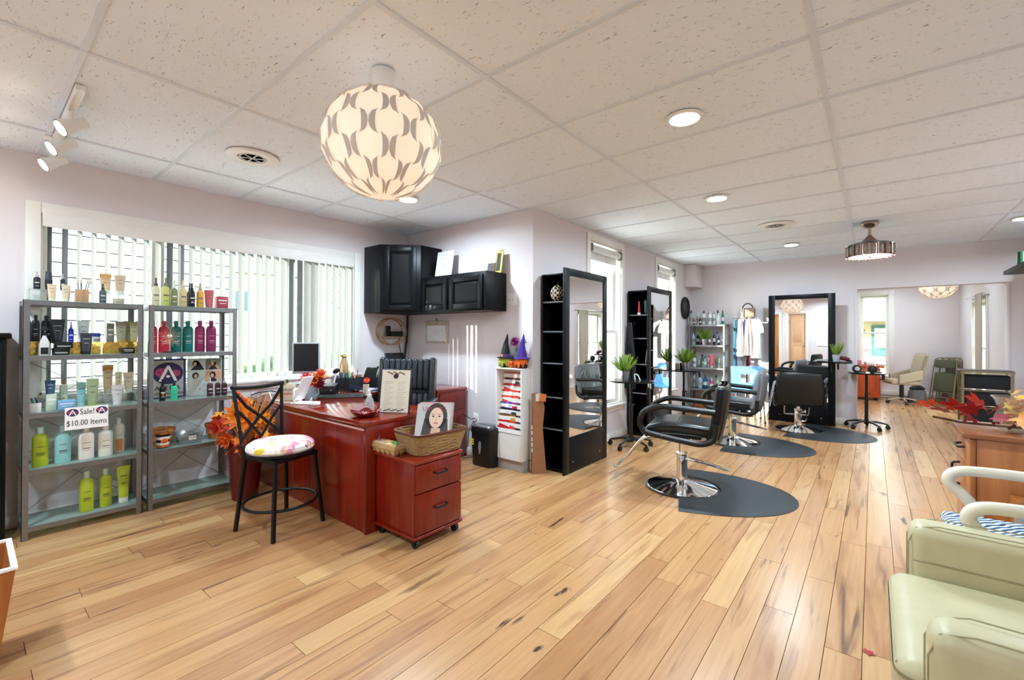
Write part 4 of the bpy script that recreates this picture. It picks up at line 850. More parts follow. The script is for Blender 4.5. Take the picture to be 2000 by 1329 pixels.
# baskets, cup and plastic box
BASK = wood('basket_splint', '#8a5226', '#b0713a', '#c98e52', .6, 'z', 1.3)
def basket(x, y, z, lab, r, h, tilt):
    t = thing('splint_basket', lab, 'basket', (x, y, z), 0, 'wooden splint baskets')
    n = 14
    for k in range(n):
        a0, a1 = 2*PI*k/n+.03, 2*PI*(k+1)/n-.03; g = []
        for q in (0, .5, 1):
            rr_ = r*(.74+.26*q); g.append([(rr_*math.cos(a0+(a1-a0)*u), rr_*math.sin(a0+(a1-a0)*u), .003+h*q) for u in (0, .5, 1)])
        MB().sheet(g, thick=.003).build('splint', BASK, t)
    MB().lathe([(.001, 0), (r*.75, 0), (r*.75, .004), (.001, .004)], 20).build('bottom', BASK, t)
    for zz, dr in ((h*.93, .004), (h*.45, .003)):
        rr_ = r*(.74+.26*zz/h)
        MB().lathe([(rr_+.001, zz-.012), (rr_+dr+.002, zz-.012), (rr_+dr+.002, zz+.012), (rr_+.001, zz+.012), (rr_+.001, zz-.012)], 28).build('hoop', BASK, t)
    pts = [(r*1.08*math.cos(a)*math.cos(tilt), r*1.06*math.sin(a), h*.9+r*.9*math.cos(a)*math.sin(tilt) + .01) for a in [PI*i/16-PI/2 for i in range(17)]]
    MB().tube(pts, .008, 8, flat=.35).build('handle', BASK, t); return t
basket(-4.20, .945, .4325, 'wooden splint basket behind the pumpkin cup', .082, .125, .25)
basket(-4.19, 1.308, .4325, 'wooden splint basket with a blue clip, beside the orange flowers', .078, .115, -.12)
t = thing('halloween_cup', 'black and white striped cup with an orange pumpkin face', 'cup', (-4.105, .934, .4325))
ST = [pm('#17171a', .4), pm('#e4e2de', .4)]
for k in range(5):
    z0, z1 = .105*k/5, .105*(k+1)/5; r0, r1 = .036+.010*k/5, .036+.010*(k+1)/5
    MB().lathe([(r0, z0), (r1, z1)] if k else [(.001, .0), (r0, 0), (r1, z1)], 28).build('stripe', ST[k % 2], t)
MB().lathe([(.046, .105), (.048, .105), (.048, .111), (.045, .111), (.044, .105), (.037, .006), (.001, .006)], 28).build('orange_rim', pm('#d2672a', .4), t)
p = MB().at((.0405, 0, .055), (0, PI/2+.09, 0)).lathe([(.001, .003), (.020, .003), (.022, 0), (.001, 0)], 20, sx=.85).build('pumpkin_face', pm('#e0702a', .5), t)
for yy in (-.008, .008): MB().prism([(yy-.004, .058), (yy+.004, .058), (yy, .065)], .0436, .0446, 'x').build('eye', ST[0], p)
MB().prism([(-.012, .052), (-.008, .047), (0, .044), (.008, .047), (.012, .052), (0, .049)], .0425, .044, 'x').build('mouth', ST[0], p)
t = thing('plastic_box', 'clear plastic box of black clips with a price tag', 'storage box', (-4.14, 1.108, .4325))
CLP = glass_mat('clear_plastic', (.93, .96, .97), frost=.28, fcol=(.75, .82, .85))
mb = MB(); a, b, h_ = .062, .080, .085
def ring(s, z): return [(-a*s, -b*s, z), (a*s, -b*s, z), (a*s, b*s, z), (-a*s, b*s, z)]
mb.loft([ring(.86, 0), ring(1, h_), ring(1.08, h_), ring(1.08, h_+.006), ring(.98, h_+.006), ring(.84, .004)], caps=True); mb.build('tub', CLP, t, bevel=.003)
for k in range(26):
    MB().at((random.uniform(-.04, .04), random.uniform(-.06, .06), .012+.0026*k), (random.uniform(-.3, .3), random.uniform(-.3, .3), random.uniform(0, 3))).rbox((0, 0, 0), (.012, .05, .005), .002, 1).build('hair_clip', BLKPLAST, t)
MB().at((.061, .005, .045), (0, .08, 0)).box(0, .001, -.024, .024, -.016, .016).build('price_tag', SIGNM, t, smooth=0)
text('$1.00', .017, INK, t, (.0628, .005, .05), (PI/2, 0, PI/2)); text('each', .011, INK, t, (.0622, .005, .037), (PI/2, 0, PI/2))

# ================================================================ orange flower arrangement
t = thing('flower_arrangement', 'tall maroon vase of orange fall flowers and wheat between rack and stool', 'flower arrangement', (-3.82, 1.39, 0))
MB().lathe([(.001, 0), (.085, 0), (.09, .004), (.105, .15), (.118, .36), (.122, .42), (.118, .44), (.110, .43), (.105, .40), (.001, .40)], 28).build('vase', pm('#571511', .22, var=.1, scale=5), t)
OR = [pm(c, .6, var=.15, scale=60) for c in ('#e8781c', '#f09a28', '#d9521a', '#c8301c', '#f0b438', '#b8441e')]
def petal(L_, W_, cup=.25, n=5):
    g = []
    for i in range(n+1):
        u = i/n; w_ = W_*math.sin(PI*min(1, .12+.86*u))**.8*(1-.25*u)
        g.append([(L_*u, w_*v_, cup*L_*u*u + .12*W_*v_*v_) for v_ in (-1, -.4, .4, 1)])
    return MB().sheet(g, thick=.0008)
def maple(size):
    pts = []
    lobes = [(0, 1.0), (.9, .86), (-.9, .86), (2.0, .55), (-2.0, .55)]
    out_ = []
    for a, L_ in sorted(lobes):
        for da, f in ((-.43, .50), (-.26, .74), (-.17, .70), (0, 1.0), (.17, .70), (.26, .74), (.43, .50)):
            out_.append((a+da, L_*f))
    out_.sort(); prev = None
    P = [(-.12*size, 0)]
    for a, r_ in out_: P.append((size*r_*math.cos(a), size*r_*math.sin(a)))
    mb = MB(); n = len(P)
    zf = lambda x, y: .18*size*(-(x/size)**2*.6 + .5*abs(y/size))
    vs = [(0, 0, 0)] + [(x, y, zf(x, y)) for x, y in P]; k = len(vs)
    vs += [(x, y, z-.0008) for x, y, z in vs]
    fs = [(0, i+1, (i+1) % n+1) for i in range(n)] + [(k, k+(i+1) % n+1, k+i+1) for i in range(n)] + [(i+1, k+i+1, k+(i+1) % n+1, (i+1) % n+1) for i in range(n)]
    mb.add(vs, fs); return mb
def bloom(parent, loc, d, R_, mats, rows=3, name='flower_head'):
    e = bpy.data.objects.new(name, None); COL.objects.link(e); e.parent = parent; e.location = loc
    e.rotation_euler = Vector(d).to_track_quat('Z', 'Y').to_euler()
    for r_ in range(rows):
        n = 12-2*r_; me = petal(R_*(1-.22*r_), R_*.20, .15+.35*r_).mesh('petal', mats[r_ % len(mats)])
        for i in range(n): link('petal', me, e, (0, 0, .004*r_), (0, -.05-.28*r_, 2*PI*(i+.5*r_)/n))
    MB().ball((0, 0, .012), R_*.17, 10, (1, 1, .6)).build('flower_centre', mats[-1], e)
rr = random.Random(5)
bloom(t, (.10, -.07, .66), (.75, -.5, .3), .125, [OR[0], OR[1], OR[2]], 4); bloom(t, (-.02, -.19, .58), (.3, -1, .1), .07, [OR[3], OR[5]], 3); bloom(t, (.12, .10, .60), (.9, .2, .2), .08, [OR[1], OR[4]], 3)
bloom(t, (.0, -.12, .48), (.5, -.9, -.4), .085, [OR[2], OR[0]], 3); bloom(t, (-.06, .02, .72), (.2, -.3, 1), .07, [OR[1], OR[4]], 3)
leafm = [maple(.075).mesh('leaf', m_) for m_ in OR]
for k in range(26):
    a = rr.uniform(-2.6, .9); R_ = rr.uniform(.10, .2); z = rr.uniform(.40, .66)
    link('leaf', leafm[k % 6], t, (R_*math.cos(a), R_*math.sin(a), z), (rr.uniform(-.7, .7), rr.uniform(.2, 1.3), a))
WHEAT = [pm('#d98a3c', .7), pm('#c9733a', .7), pm('#e0a860', .7)]
for k in range(46):
    a = rr.uniform(-.6, 2.6) if k % 3 else rr.uniform(-PI, PI); lean = rr.uniform(.15, .62); L_ = rr.uniform(.30, .46)
    d = Vector((math.cos(a)*lean, math.sin(a)*lean, 1)).normalized(); b0 = Vector((.02*math.cos(a), .02*math.sin(a), .42))
    tip = b0+d*L_; MB().tube([b0, b0+d*L_*.5, tip+Vector((0, 0, -.02*lean))], .003, 6, rs=[.0025, .004, .0012]).build('wheat_stalk', WHEAT[k % 3], t)
for k in range(7):
    p = Vector((.03+.05*rr.random(), -.1+.08*rr.random(), .74+.09*rr.random())); MB().ball(p, .022, 10, (1, 1, .8)).build('pompom', pm('#d8521c', .9, bump=.8, bscale=90), t); MB().cyl((.01, -.02, .42), p, .002, n=5).build('stem', pm('#6b6a2e', .7), t)

# ================================================================ left edge: black cabinet, pumpkin, wooden bin
t = thing('black_cabinet', 'black wooden cabinet at the left picture edge', 'cabinet', (-4.22, -.13, 0))
MB().box(-.14, .13, -.29, .29, .03, 1.245).build('body', BLKWOOD, t, bevel=.004)
MB().rbox((0, 0, 1.262), (.30, .62, .034), .010).build('top', BLKWOOD, t)
MB().box(-.12, .11, -.27, .27, 0, .03).build('plinth', BLKWOOD, t)
for y0, y1 in ((-.27, -.005), (.005, .27)): d_ = MB().box(.13, .146, y0, y1, .06, 1.22).build('door', BLKWOOD, t, bevel=.003); MB().ball((.155, y1-.03 if y0 < 0 else y0+.03, .7), .012).build('knob', DKSTEEL, d_)
t = thing('small_pumpkin', 'small orange pumpkin on the black cabinet at the left edge', 'pumpkin', (-4.13, .07, 1.279))
rings = []
for j in range(9):
    ph = -PI/2+PI*j/8; rings.append([((.055*math.cos(ph)+.001)*(1+.08*math.cos(8*2*PI*i/32))*math.cos(2*PI*i/32), (.055*math.cos(ph)+.001)*(1+.08*math.cos(8*2*PI*i/32))*math.sin(2*PI*i/32), .044+.044*math.sin(ph)) for i in range(32)])
MB().loft(rings).build('pumpkin_body', pm('#d28a3c', .5, var=.1), t); MB().tube([(0, 0, .082), (.003, 0, .10), (.012, 0, .112)], .007, 8, rs=[.009, .006, .007]).build('stem', pm('#6b5a32', .8), t)
t = thing('wooden_bin', 'honey brown wooden waste bin with a white rim at the lower left corner', 'bin', (-2.67, -.05, 0))
def rect(a, b, z): return [(-a, -b, z), (a, -b, z), (a, b, z), (-a, b, z)]
MB().loft([rect(.13, .13, 0), rect(.18, .175, .395), rect(.168, .163, .395), rect(.12, .12, .012)]).build('bin_body', HONEY, t, smooth=0)
mb = MB()
for (a, b, c, d) in ((-.186, .186, .163, .181), (-.186, .186, -.181, -.163), (-.186, -.168, -.163, .163), (.168, .186, -.163, .163)): mb.box(a, b, c, d, .393, .405)
mb.build('rim', WHITE, t, bevel=.002)
# ================================================================ reception desk
DZ = 0.72
t = DESKT = thing('reception_desk', 'cherry wood L-shaped reception desk beside the window', 'desk', (0, 0, 0))
top = [(-4.36, 1.595), (-2.50, 1.595), (-2.50, 2.30), (-2.72, 2.30), (-2.95, 2.22), (-3.2, 2.17), (-3.45, 2.19), (-3.65, 2.28), (-3.76, 2.45), (-3.79, 2.65), (-3.79, 3.36), (-4.36, 3.36)]
MB().prism(top, DZ-.032, DZ).build('desk_top', CHERRYT, t, bevel=.006)
MB().box(-4.33, -2.53, 1.625, 1.645, .0, DZ-.032).build('front_panel', CHERRY, t, bevel=.002)
MB().box(-4.33, -2.53, 1.618, 1.626, DZ-.062, DZ-.05).build('groove_strip', pm('#caa090', .3), t)
MB().box(-2.535, -2.505, 1.615, 2.28, 0, DZ-.032).build('end_panel', CHERRY, t, bevel=.002)
MB().box(-3.83, -3.80, 2.7, 3.35, 0, DZ-.032).build('end_panel', CHERRY, t, bevel=.002)
MB().box(-4.34, -4.31, 1.65, 2.2, 0, DZ-.032).build('end_panel', CHERRY, t, bevel=.002)
t = thing('pedestal_cabinet', 'cherry pedestal drawer cabinet behind the black leather chair', 'cabinet', (-3.56, 3.16, 0))
MB().box(-.20, .20, -.20, .20, .0, .70).build('body', CHERRY, t, bevel=.003); MB().rbox((0, 0, .715), (.42, .42, .03), .006).build('top', CHERRYT, t)
for z0, z1 in ((.04, .30), (.31, .50), (.51, .69)):
    d_ = MB().box(-.19, .19, -.215, -.2, z0, z1).build('drawer', CHERRY, t, bevel=.003); MB().cyl((-.03, -.222, z1-.04), (-.03, -.216, z1-.04), .008, n=12).build('lock', DKSTEEL, d_)
    d2 = MB().box(.2, .212, -.18, .18, z0, z1).build('side_panel', CHERRY, t, bevel=.003)
# rolling file cabinet
t = thing('file_cabinet', 'cherry two-drawer rolling file cabinet in front of the desk end', 'file cabinet', (-2.297, 1.868, 0))
MB().box(-.195, .19, -.185, .185, .075, .505).build('body', CHERRY, t, bevel=.002)
MB().rbox((0, 0, .516), (.415, .40, .022), .006).build('top', CHERRYT, t); MB().rbox((0, 0, .066), (.41, .395, .02), .005).build('base', CHERRY, t)
for z0, z1 in ((.085, .325), (.333, .498)):
    d_ = MB().box(.19, .206, -.183, .183, z0, z1).build('drawer', CHERRY, t, bevel=.003)
    zc = (z0+z1)/2+.02
    MB().tube(arcpts([(.206, -.05, zc), (.232, -.045, zc-.004), (.234, .045, zc-.004), (.206, .05, zc)], .02), .0055, 8).build('handle', DKSTEEL, d_)
for sx in (-1, 1):
    for sy in (-1, 1):
        c_ = MB().cyl((sx*.17, sy*.16-.012, .025), (sx*.17, sy*.16+.012, .025), .025, n=18).build('caster', BLKPLAST, t)
        mb = MB(); mb.box(sx*.17-.012, sx*.17+.012, sy*.16-.018, sy*.16-.013, .02, .056); mb.box(sx*.17-.012, sx*.17+.012, sy*.16+.013, sy*.16+.018, .02, .056); mb.box(sx*.17-.012, sx*.17+.012, sy*.16-.018, sy*.16+.018, .05, .057); mb.build('caster_fork', DKSTEEL, c_)
# wicker basket with magazines
WICK = pm('#9a7a4c', .8, var=.2, scale=60, name='wicker', bump=.6, bscale=180); RIMR = pm('#5a1a14', .4, name='red_rim')
t = thing('wicker_basket', 'woven seagrass basket of magazines with a dark red rim', 'basket', (-2.255, 1.93, .5275), -.10)
a0, b0, a1, b1, hb = .125, .165, .155, .205, .135
def rr2(a, b, n=40, e=.35): return [(math.copysign(abs(math.cos(2*PI*i/n))**e, math.cos(2*PI*i/n))*a, math.copysign(abs(math.sin(2*PI*i/n))**e, math.sin(2*PI*i/n))*b) for i in range(n)]
for k in range(13):
    u = (k+.5)/13; pts = [(x_+.0025*math.cos(i*PI+k*PI), y_+.0025*math.cos(i*PI+k*PI), hb*u+.004) for i, (x_, y_) in enumerate(rr2(a0+(a1-a0)*u, b0+(b1-b0)*u))]
    MB().tube(pts, .0056, 6, closed=True).build('woven_strand', WICK, t)
MB().prism(rr2(a0-.003, b0-.003), 0.0, .006).build('bottom', WICK, t)
for zz in (.004, hb): MB().tube([(x_, y_, zz) for x_, y_ in rr2(a0 if zz < .05 else a1+.002, b0 if zz < .05 else b1+.002)], .008 if zz > .05 else .006, 8, closed=True).build('rim', RIMR, t)
MCOV = ['#2a2b33', '#c9c6c2', '#b02a50', '#8f9c78', '#e2dcd4', '#c8262c', '#b9bab8']
labs = ['magazine with a black cover at the back of the wicker basket', 'white-spined magazine in the wicker basket', 'pink-spined magazine in the wicker basket', 'green-spined magazine in the wicker basket', 'cream magazine in the wicker basket', 'red-spined magazine in the wicker basket', 'front magazine with a dark-haired woman on a silver cover']
for k in range(7):
    m_ = thing('magazine', labs[k], 'magazine', (-2.30+.0105*k, 2.0-.0148*k, .5365), 0, 'magazines in the basket')
    m_.rotation_euler = (-.42, .0, .62)
    w_, h_ = .225, .295
    MB().box(-w_/2, w_/2, 0, .010, 0, h_).build('pages', pm('#e8e4da', .7), m_, smooth=0)
    MB().box(-w_/2-.001, w_/2+.001, -.0012, 0, 0, h_+.001).build('cover', pm(MCOV[k], .25, var=.05), m_, smooth=0)
    MB().box(-w_/2-.002, -w_/2, -.001, .011, 0, h_+.001).build('spine', pm(['#d8c8b4', '#e8e6e2', '#c0264e', '#5f7a58', '#d8d2c8', '#d8242a', '#e05a2c'][k], .35), m_, smooth=0)
    if k == 0: text('hair', .05, pm('#a03a4c', .5), m_, (.04, -.0014, h_-.03), (PI/2, 0, 0))
    if k == 6:
        K, OZ = 1.3, .055
        def E2(cx, cz, rx, rz, n): return ell(cx*K, cz*K+OZ, rx*K, rz*K, n)
        def Q2(ps): return [(x_*K, z_*K+OZ) for x_, z_ in ps]
        DH = pm('#2e1c14', .4, var=.3, scale=60)
        MB().prism(E2(.015, .12, .058, .072, 24), -.0020, -.0014, 'y').build('hair', DH, m_, smooth=0); MB().prism(Q2([(-.045, .11), (.075, .11), (.085, .0), (-.06, 0)]), -.0020, -.0014, 'y').build('hair', DH, m_, smooth=0)
        f_ = MB().prism(E2(.016, .115, .036, .053, 24), -.0026, -.0020, 'y').build('face', pm('#e3bfa6', .45), m_, smooth=0)
        MB().prism(Q2([(-.005, .062), (.04, .062), (.045, .01), (-.01, .01)]), -.0024, -.0019, 'y').build('neck', pm('#d8ae92', .45), f_, smooth=0)
        for ex in (0.0, .032):
            MB().prism(E2(ex, .122, .007, .0035, 12), -.0030, -.0026, 'y').build('eye', INK, f_, smooth=0); MB().prism(Q2([(ex-.009, .130), (ex+.009, .132), (ex+.009, .134), (ex-.009, .133)]), -.0030, -.0026, 'y').build('eyebrow', pm('#3a2418', .5), f_, smooth=0)
        MB().prism(Q2([(.012, .10), (.02, .10), (.017, .12)]), -.0029, -.0026, 'y').build('nose', pm('#c99a80', .5), f_, smooth=0); MB().prism(E2(.016, .087, .012, .004, 14), -.0030, -.0026, 'y').build('mouth', pm('#b0605c', .4), f_, smooth=0)
        text('UVGVRE', .044, pm('#b02a34', .4), m_, (0.0, -.0014, h_-.032), (PI/2, 0, 0), sx=.95)
# egg carton
t = thing('egg_carton', 'brown cardboard egg carton with a purple tab on the file cabinet', 'egg carton', (-2.435, 1.708, .5275), .02)
CARD = pm('#b08f62', .9, var=.08, name='pulp_card'); 
mb = MB()
for i in range(6):
    for j in range(2): mb.loft([[(-.125+.05*i+.05*.5*s*c, -.0225+.045*j+.045*.5*s*q, z) for c, q in ((-1, -1), (1, -1), (1, 1), (-1, 1))] for s, z in ((.62, 0), (1, .032))])
mb.build('cup_tray', CARD, t, bevel=.002); MB().loft([rect(.152, .05, .032), rect(.155, .052, .038), rect(.148, .045, .062), rect(.140, .038, .066)]).build('lid', CARD, t, bevel=.003)
MB().box(-.10, .10, -.036, -.012, .0662, .0668).build('printed_label', pm('#cbb489', .7), t, smooth=0); text('6 FARM EGGS', .018, INK, t, (0, -.024, .067), (0, 0, 0))
MB().at((-.09, 0, .082), (.9, 0, .2)).box(-.022, .022, -.016, .016, -.001, .001).build('purple_tab', pm('#a582c4', .6), t, smooth=0); MB().at((.125, -.02, .072), (1.1, .2, -.3)).box(-.018, .018, -.014, .014, -.001, .001).build('green_tab', pm('#3fae4c', .6), t, smooth=0)
# things on the desk top
t = thing('hand_sanitizer', 'clear pump bottle of hand sanitizer on the desk corner', 'bottle', (-2.80, 1.83, DZ))
CLEARB = glass_mat('sanitizer_plastic', (.92, .95, .97), frost=.3, fcol=(.85, .9, .93))
MB().lathe([(.001, 0), (.034, 0), (.036, .004), (.033, .06), (.024, .10), (.013, .118), (.001, .118)], 24).build('bottle_body', CLEARB, t)
MB().lathe([(.015, .115), (.015, .13), (.007, .133), (.006, .155), (.013, .158), (.013, .166), (.001, .168)], 16).build('pump', WHITEP, t); MB().cyl((0, 0, .16), (.02, -.025, .157), .005, n=8).build('nozzle', WHITEP, t)
for z_, w_ in ((.035, .6), (.055, .5), (.07, .4)): 
    g = [[(.0365*math.cos(a-.9), .0365*math.sin(a-.9), z__) for a in [-w_+2*w_*i/8 for i in range(9)]] for z__ in (z_, z_+.007)]; MB().sheet(g, thick=.0004).build('printed_text', pm('#8a93a8', .6), t)
t = thing('leaf_dish', 'dark red scalloped candy dish on the desk corner', 'dish', (-2.675, 1.715, DZ))
rings = []
for r_, z_ in ((.045, 0), (.07, .012), (.095, .038), (.091, .040), (.066, .016), (.042, .006)):
    rings.append([(r_*(1+.13*math.cos(5*2*PI*i/40))*math.cos(2*PI*i/40), r_*(1+.13*math.cos(5*2*PI*i/40))*math.sin(2*PI*i/40), z_+(.008*math.cos(5*2*PI*i/40) if z_ > .03 else 0)) for i in range(40)])
MB().loft(rings).build('dish_body', pm('#6e1c1a', .18, var=.15), t)
for k in range(7): MB().at((.03*math.cos(k*2.4)*(.3+.1*k), .03*math.sin(k*2.4)*(.3+.1*k), .022), (k, k*2, k)).rbox((0, 0, 0), (.022, .014, .008), .003, 1).build('wrapped_candy', pm(['#b8322a', '#d8d2cc', '#8a1c1c'][k % 3], .3), t)
t = thing('menu_clipboard', 'cream menu sheet clipped upright on a board on the desk', 'clipboard', (-2.655, 1.93, DZ), .42)
t.rotation_euler = (-.16, 0, .50)
MB().box(-.118, .118, 0, .006, 0, .315).build('board', BLKPLAST, t, bevel=.002); MB().box(-.108, .108, -.002, 0, .004, .306).build('menu_sheet', pm('#e3dcc8', .6, var=.03), t, smooth=0)
MB().at((0, -.004, .262), (PI/2, 0, 0)).lathe([(.001, .006), (.016, .005), (.018, 0), (.001, 0)], 24).build('magnet', BLKPLAST, t)
for k in range(16):
    for sx in (-1, 1): MB().box(sx*.05-.034, sx*.05+.034-.012*((k*7) % 3), -.0026, -.002, .22-.0125*k, .2222-.0125*k).build('printed_line', pm('#9a927c', .7), t, smooth=0)
for k in range(9): MB().prism(ell(-.06+.015*k, .29-.006*(k % 3), .010, .006, 8), -.0027, -.002, 'y').build('printed_leaf', pm(['#8a5a4c', '#6d7a52', '#a04848'][k % 3], .7), t, smooth=0)
for k in range(9): MB().prism(ell(-.07+.017*k, .016+.004*(k % 3), .010, .005, 8), -.0027, -.002, 'y').build('printed_leaf', pm(['#4a4a42', '#6d6a52'][k % 2], .7), t, smooth=0)
MB().at((0, .012, 0), (-.25, 0, 0)).box(-.10, .10, 0, .004, .0, .27).build('easel_leg', BLKPLAST, t, bevel=.001)
# tablet in a white stand, vase of flowers, welcome sign
t = thing('tablet_stand', 'white tablet terminal leaning in a white stand on the desk', 'tablet', (-3.52, 1.69, DZ), .55)
MB().tube(arcpts([(-.07, 0, .004), (-.07, 0, .12), (-.07, .09, .12), (-.07, .09, .01), (-.07, 0, .01)], .02), .009, 8).build('stand_loop', WHITEP, t); MB().rbox((0, .05, .007), (.19, .12, .014), .005).build('base', WHITEP, t)
MB().at((-.02, .05, .125), (.0, .42, 0)).rbox((0, 0, 0), (.010, .15, .21), .004).build('tablet', WHITEP, t)
t = thing('card_reader', 'small white card reader lying by the tablet stand', 'card reader', (-3.40, 1.735, DZ), .5)
MB().rbox((0, 0, .012), (.07, .045, .024), .008).build('reader_body', WHITEP, t); MB().tube([(-.03, .0, .02), (-.05, .03, .06), (-.07, .06, .05), (-.1, .05, .006)], .0025, 6).build('cable', WHITEP, t)
t = thing('flower_vase', 'glass pitcher of pink and orange flowers on the desk', 'flower vase', (-3.70, 1.855, DZ))
MB().lathe([(.001, 0), (.04, 0), (.046, .01), (.05, .06), (.044, .10), (.05, .13), (.047, .13), (.041, .10), (.046, .06), (.042, .012), (.001, .01)], 28).build('pitcher', glass_mat('pitcher_glass', (.9, .95, 1), frost=.22, fcol=(.8, .86, .92)), t)
MB().tube([(.044, .0, .11), (.08, .02, .10), (.085, .02, .06), (.05, .0, .03)], .006, 8).build('handle', glass_mat('handle_glass', (.85, .92, 1), frost=.35), t)
PK = [pm('#d8404c', .6, var=.15), pm('#e06a70', .6, var=.1), pm('#e8862a', .6, var=.15), pm('#7a1438', .6, var=.1), pm('#c02a30', .6)]
for loc, d, R_, ms in (((.0, -.04, .19), (.2, -.6, .8), .062, [PK[1], PK[0]]), ((.05, .05, .205), (.3, .1, .9), .075, [PK[2], PK[0], PK[2]]), ((.04, .0, .17), (.9, -.4, .3), .065, [PK[4], PK[2]]), ((.06, .035, .14), (.9, -.2, -.2), .055, [PK[3]]), ((-.02, .08, .18), (.0, .6, .8), .055, [PK[4], PK[1]])):
    bloom(t, loc, d, R_, ms, 3)
    MB().cyl((0, 0, .02), loc, .0025, n=6).build('stem', pm('#3f6a32', .6), t)
t = thing('welcome_sign', 'round cream pumpkin-shaped Welcome friends sign with a sunflower', 'sign', (-3.84, 1.715, DZ), .75)
pk = [( .085*math.cos(2*PI*i/40)*(1+.05*math.cos(6*2*PI*i/40)), .075+.073*math.sin(2*PI*i/40)) for i in range(40)]
MB().prism(pk, 0, .012, 'y').build('pumpkin_board', pm('#d8ccb0', .7, var=.08, scale=30), t, bevel=.003); MB().at((0, .006, .145)).rbox((0, 0, .015), (.02, .012, .035), .004).build('stem', pm('#5a5a34', .8), t)
text('Welcome', .046, pm('#4a463c', .6), t, (.0, -.001, .092), (PI/2, 0, 0), sx=.8); text('FRIENDS', .030, pm('#b8442c', .6), t, (.012, -.001, .055), (PI/2, 0, 0), sx=.9)
bloom(t, (-.055, -.004, .05), (0, -1, .05), .026, [pm('#e0a02a', .6)], 2, 'sunflower'); MB().at((-.03, -.003, .14), (0, 0, .3)).rbox((0, 0, 0), (.05, .01, .016), .004).build('burlap_bow', pm('#b09a6c', .9), t); MB().box(-.09, .09, -.01, .03, 0, .006).build('foot', pm('#c9bda0', .7), t, bevel=.001)
# computer
t = thing('computer_case', 'black desktop computer case lying flat on the desk', 'computer', (-3.955, 2.045, DZ), math.radians(-36)+PI/2)
MB().rbox((0, 0, .05), (.33, .30, .095), .004).build('case', BLKPLAST, t)
MB().box(-.16, .16, -.153, -.15, .006, .094).build('front_panel', pm('#1a1c1e', .3), t, bevel=.001); MB().box(-.11, -.10, -.156, -.153, .02, .06).build('usb_port', pm('#b9bcc0', .3, .6), t); MB().box(-.0, .10, -.155, -.153, .055, .07).build('drive_slot', pm('#2c2e30', .4), t); MB().cyl((.13, -.156, .06), (.13, -.153, .06), .005, n=12).build('power_button', pm('#c9ccd0', .3), t)
t = thing('monitor', 'grey flat monitor with a dark screen in front of the blind', 'monitor', (-4.02, 1.965, DZ+.0975), math.radians(-35)+PI/2)
MB().rbox((0, .02, .245), (.23, .03, .285), .006).build('bezel', pm('#a9adb4', .4), t); MB().box(-.103, .103, .0035, .006, .125, .375).build('screen', pm('#0d1114', .18), t); MB().rbox((0, .04, .06), (.05, .03, .12), .006).build('neck', pm('#9599a0', .4), t); MB().rbox((0, .035, .008), (.16, .12, .016), .006).build('foot', pm('#9599a0', .4), t)
t = thing('keyboard', 'black keyboard on the desk in front of the computer', 'keyboard', (-3.70, 2.10, DZ), math.radians(50))
MB().at((0, 0, .010), (.05, 0, 0)).rbox((0, 0, 0), (.44, .15, .016), .004).build('keyboard_body', pm('#3a3d40', .4), t)
km = MB().rbox((0, 0, 0), (.0165, .0165, .007), .0025, 1).mesh('key', pm('#202224', .4))
for i in range(21):
    for j in range(6): link('key', km, t, (-.20+.02*i, -.055+.022*j, .020+.0011*(j-2.5)))
t = thing('computer_mouse', 'black computer mouse beside the keyboard', 'mouse', (-3.93, 2.42, DZ), .8)
MB().ball((0, 0, .016), .032, 18, (1, 1.6, .55)).build('mouse_body', pm('#23262a', .2), t); MB().cyl((-.003, -.03, .03), (.003, -.03, .03), .006, n=10).build('scroll_wheel', BLKPLAST, t)
# small things behind: turkey figurine, brush, organizer, broom figure, folder rack, printer, papers
t = thing('turkey_figurine', 'small brown turkey figurine on the computer case', 'figurine', (-3.86, 2.02, DZ+.0975), .6)
BR = pm('#8a7a5c', .7, var=.25, scale=60); MB().ball((0, 0, .032), .032, 14, (1, 1.2, .95)).build('body', BR, t); MB().tube([(0, -.03, .04), (0, -.045, .065), (0, -.05, .085)], .01, 8, rs=[.014, .010, .011]).build('neck', BR, t); MB().ball((0, -.052, .092), .012, 10).build('head', BR, t)
for k in range(7): MB().at((0, .022, .045), (-.35, (k-3)*.35, 0)).box(-.007, .007, -.002, .002, 0, .055).build('tail_feather', pm(['#6b4c32', '#a88a5c'][k % 2], .7), t, bevel=.002)
MB().box(-.02, .02, -.03, .03, 0, .004).build('foot', BR, t)
t = thing('makeup_brush', 'large round black brush leaning on the desk organizer', 'brush', (-3.93, 2.20, DZ+.0975), 0)
MB().tube([(0.03, -.03, .004), (.0, .0, .07), (-.012, .012, .10)], .007, 8).build('handle', pm('#b9bcc0', .3), t); MB().at((-.02, .02, .115), (.3, -.5, 0)).ball((0, 0, 0), .036, 16, (1, .9, .62)).build('brush_head', pm('#15161a', .8, bump=.6), t)
t = thing('desk_organizer', 'black desk organizer full of pens and supplies', 'desk organizer', (-4.05, 2.42, DZ), .3)
mb = MB()
for (a, b, c, d) in ((-.09, -.085, -.11, .11), (.085, .09, -.11, .11), (-.085, .085, -.11, -.105), (-.085, .085, .105, .11), (-.085, .085, -.02, -.015)): mb.box(a, b, c, d, 0, .13)
mb.box(-.085, .085, -.105, .105, 0, .005); mb.build('tray_body', pm('#20262c', .3), t)
for k in range(14): MB().cyl((-.06+.0095*k, -.08+.07*(k % 3), .006), (-.075+.011*k, -.09+.075*(k % 3), .15+.02*(k % 4)), .004, n=8).build('pen', pm(['#2a5aa8', '#e0c02a', '#d8d8d8', '#1a1a1a', '#3a9a8a', '#b82a2a'][k % 6], .4), t)
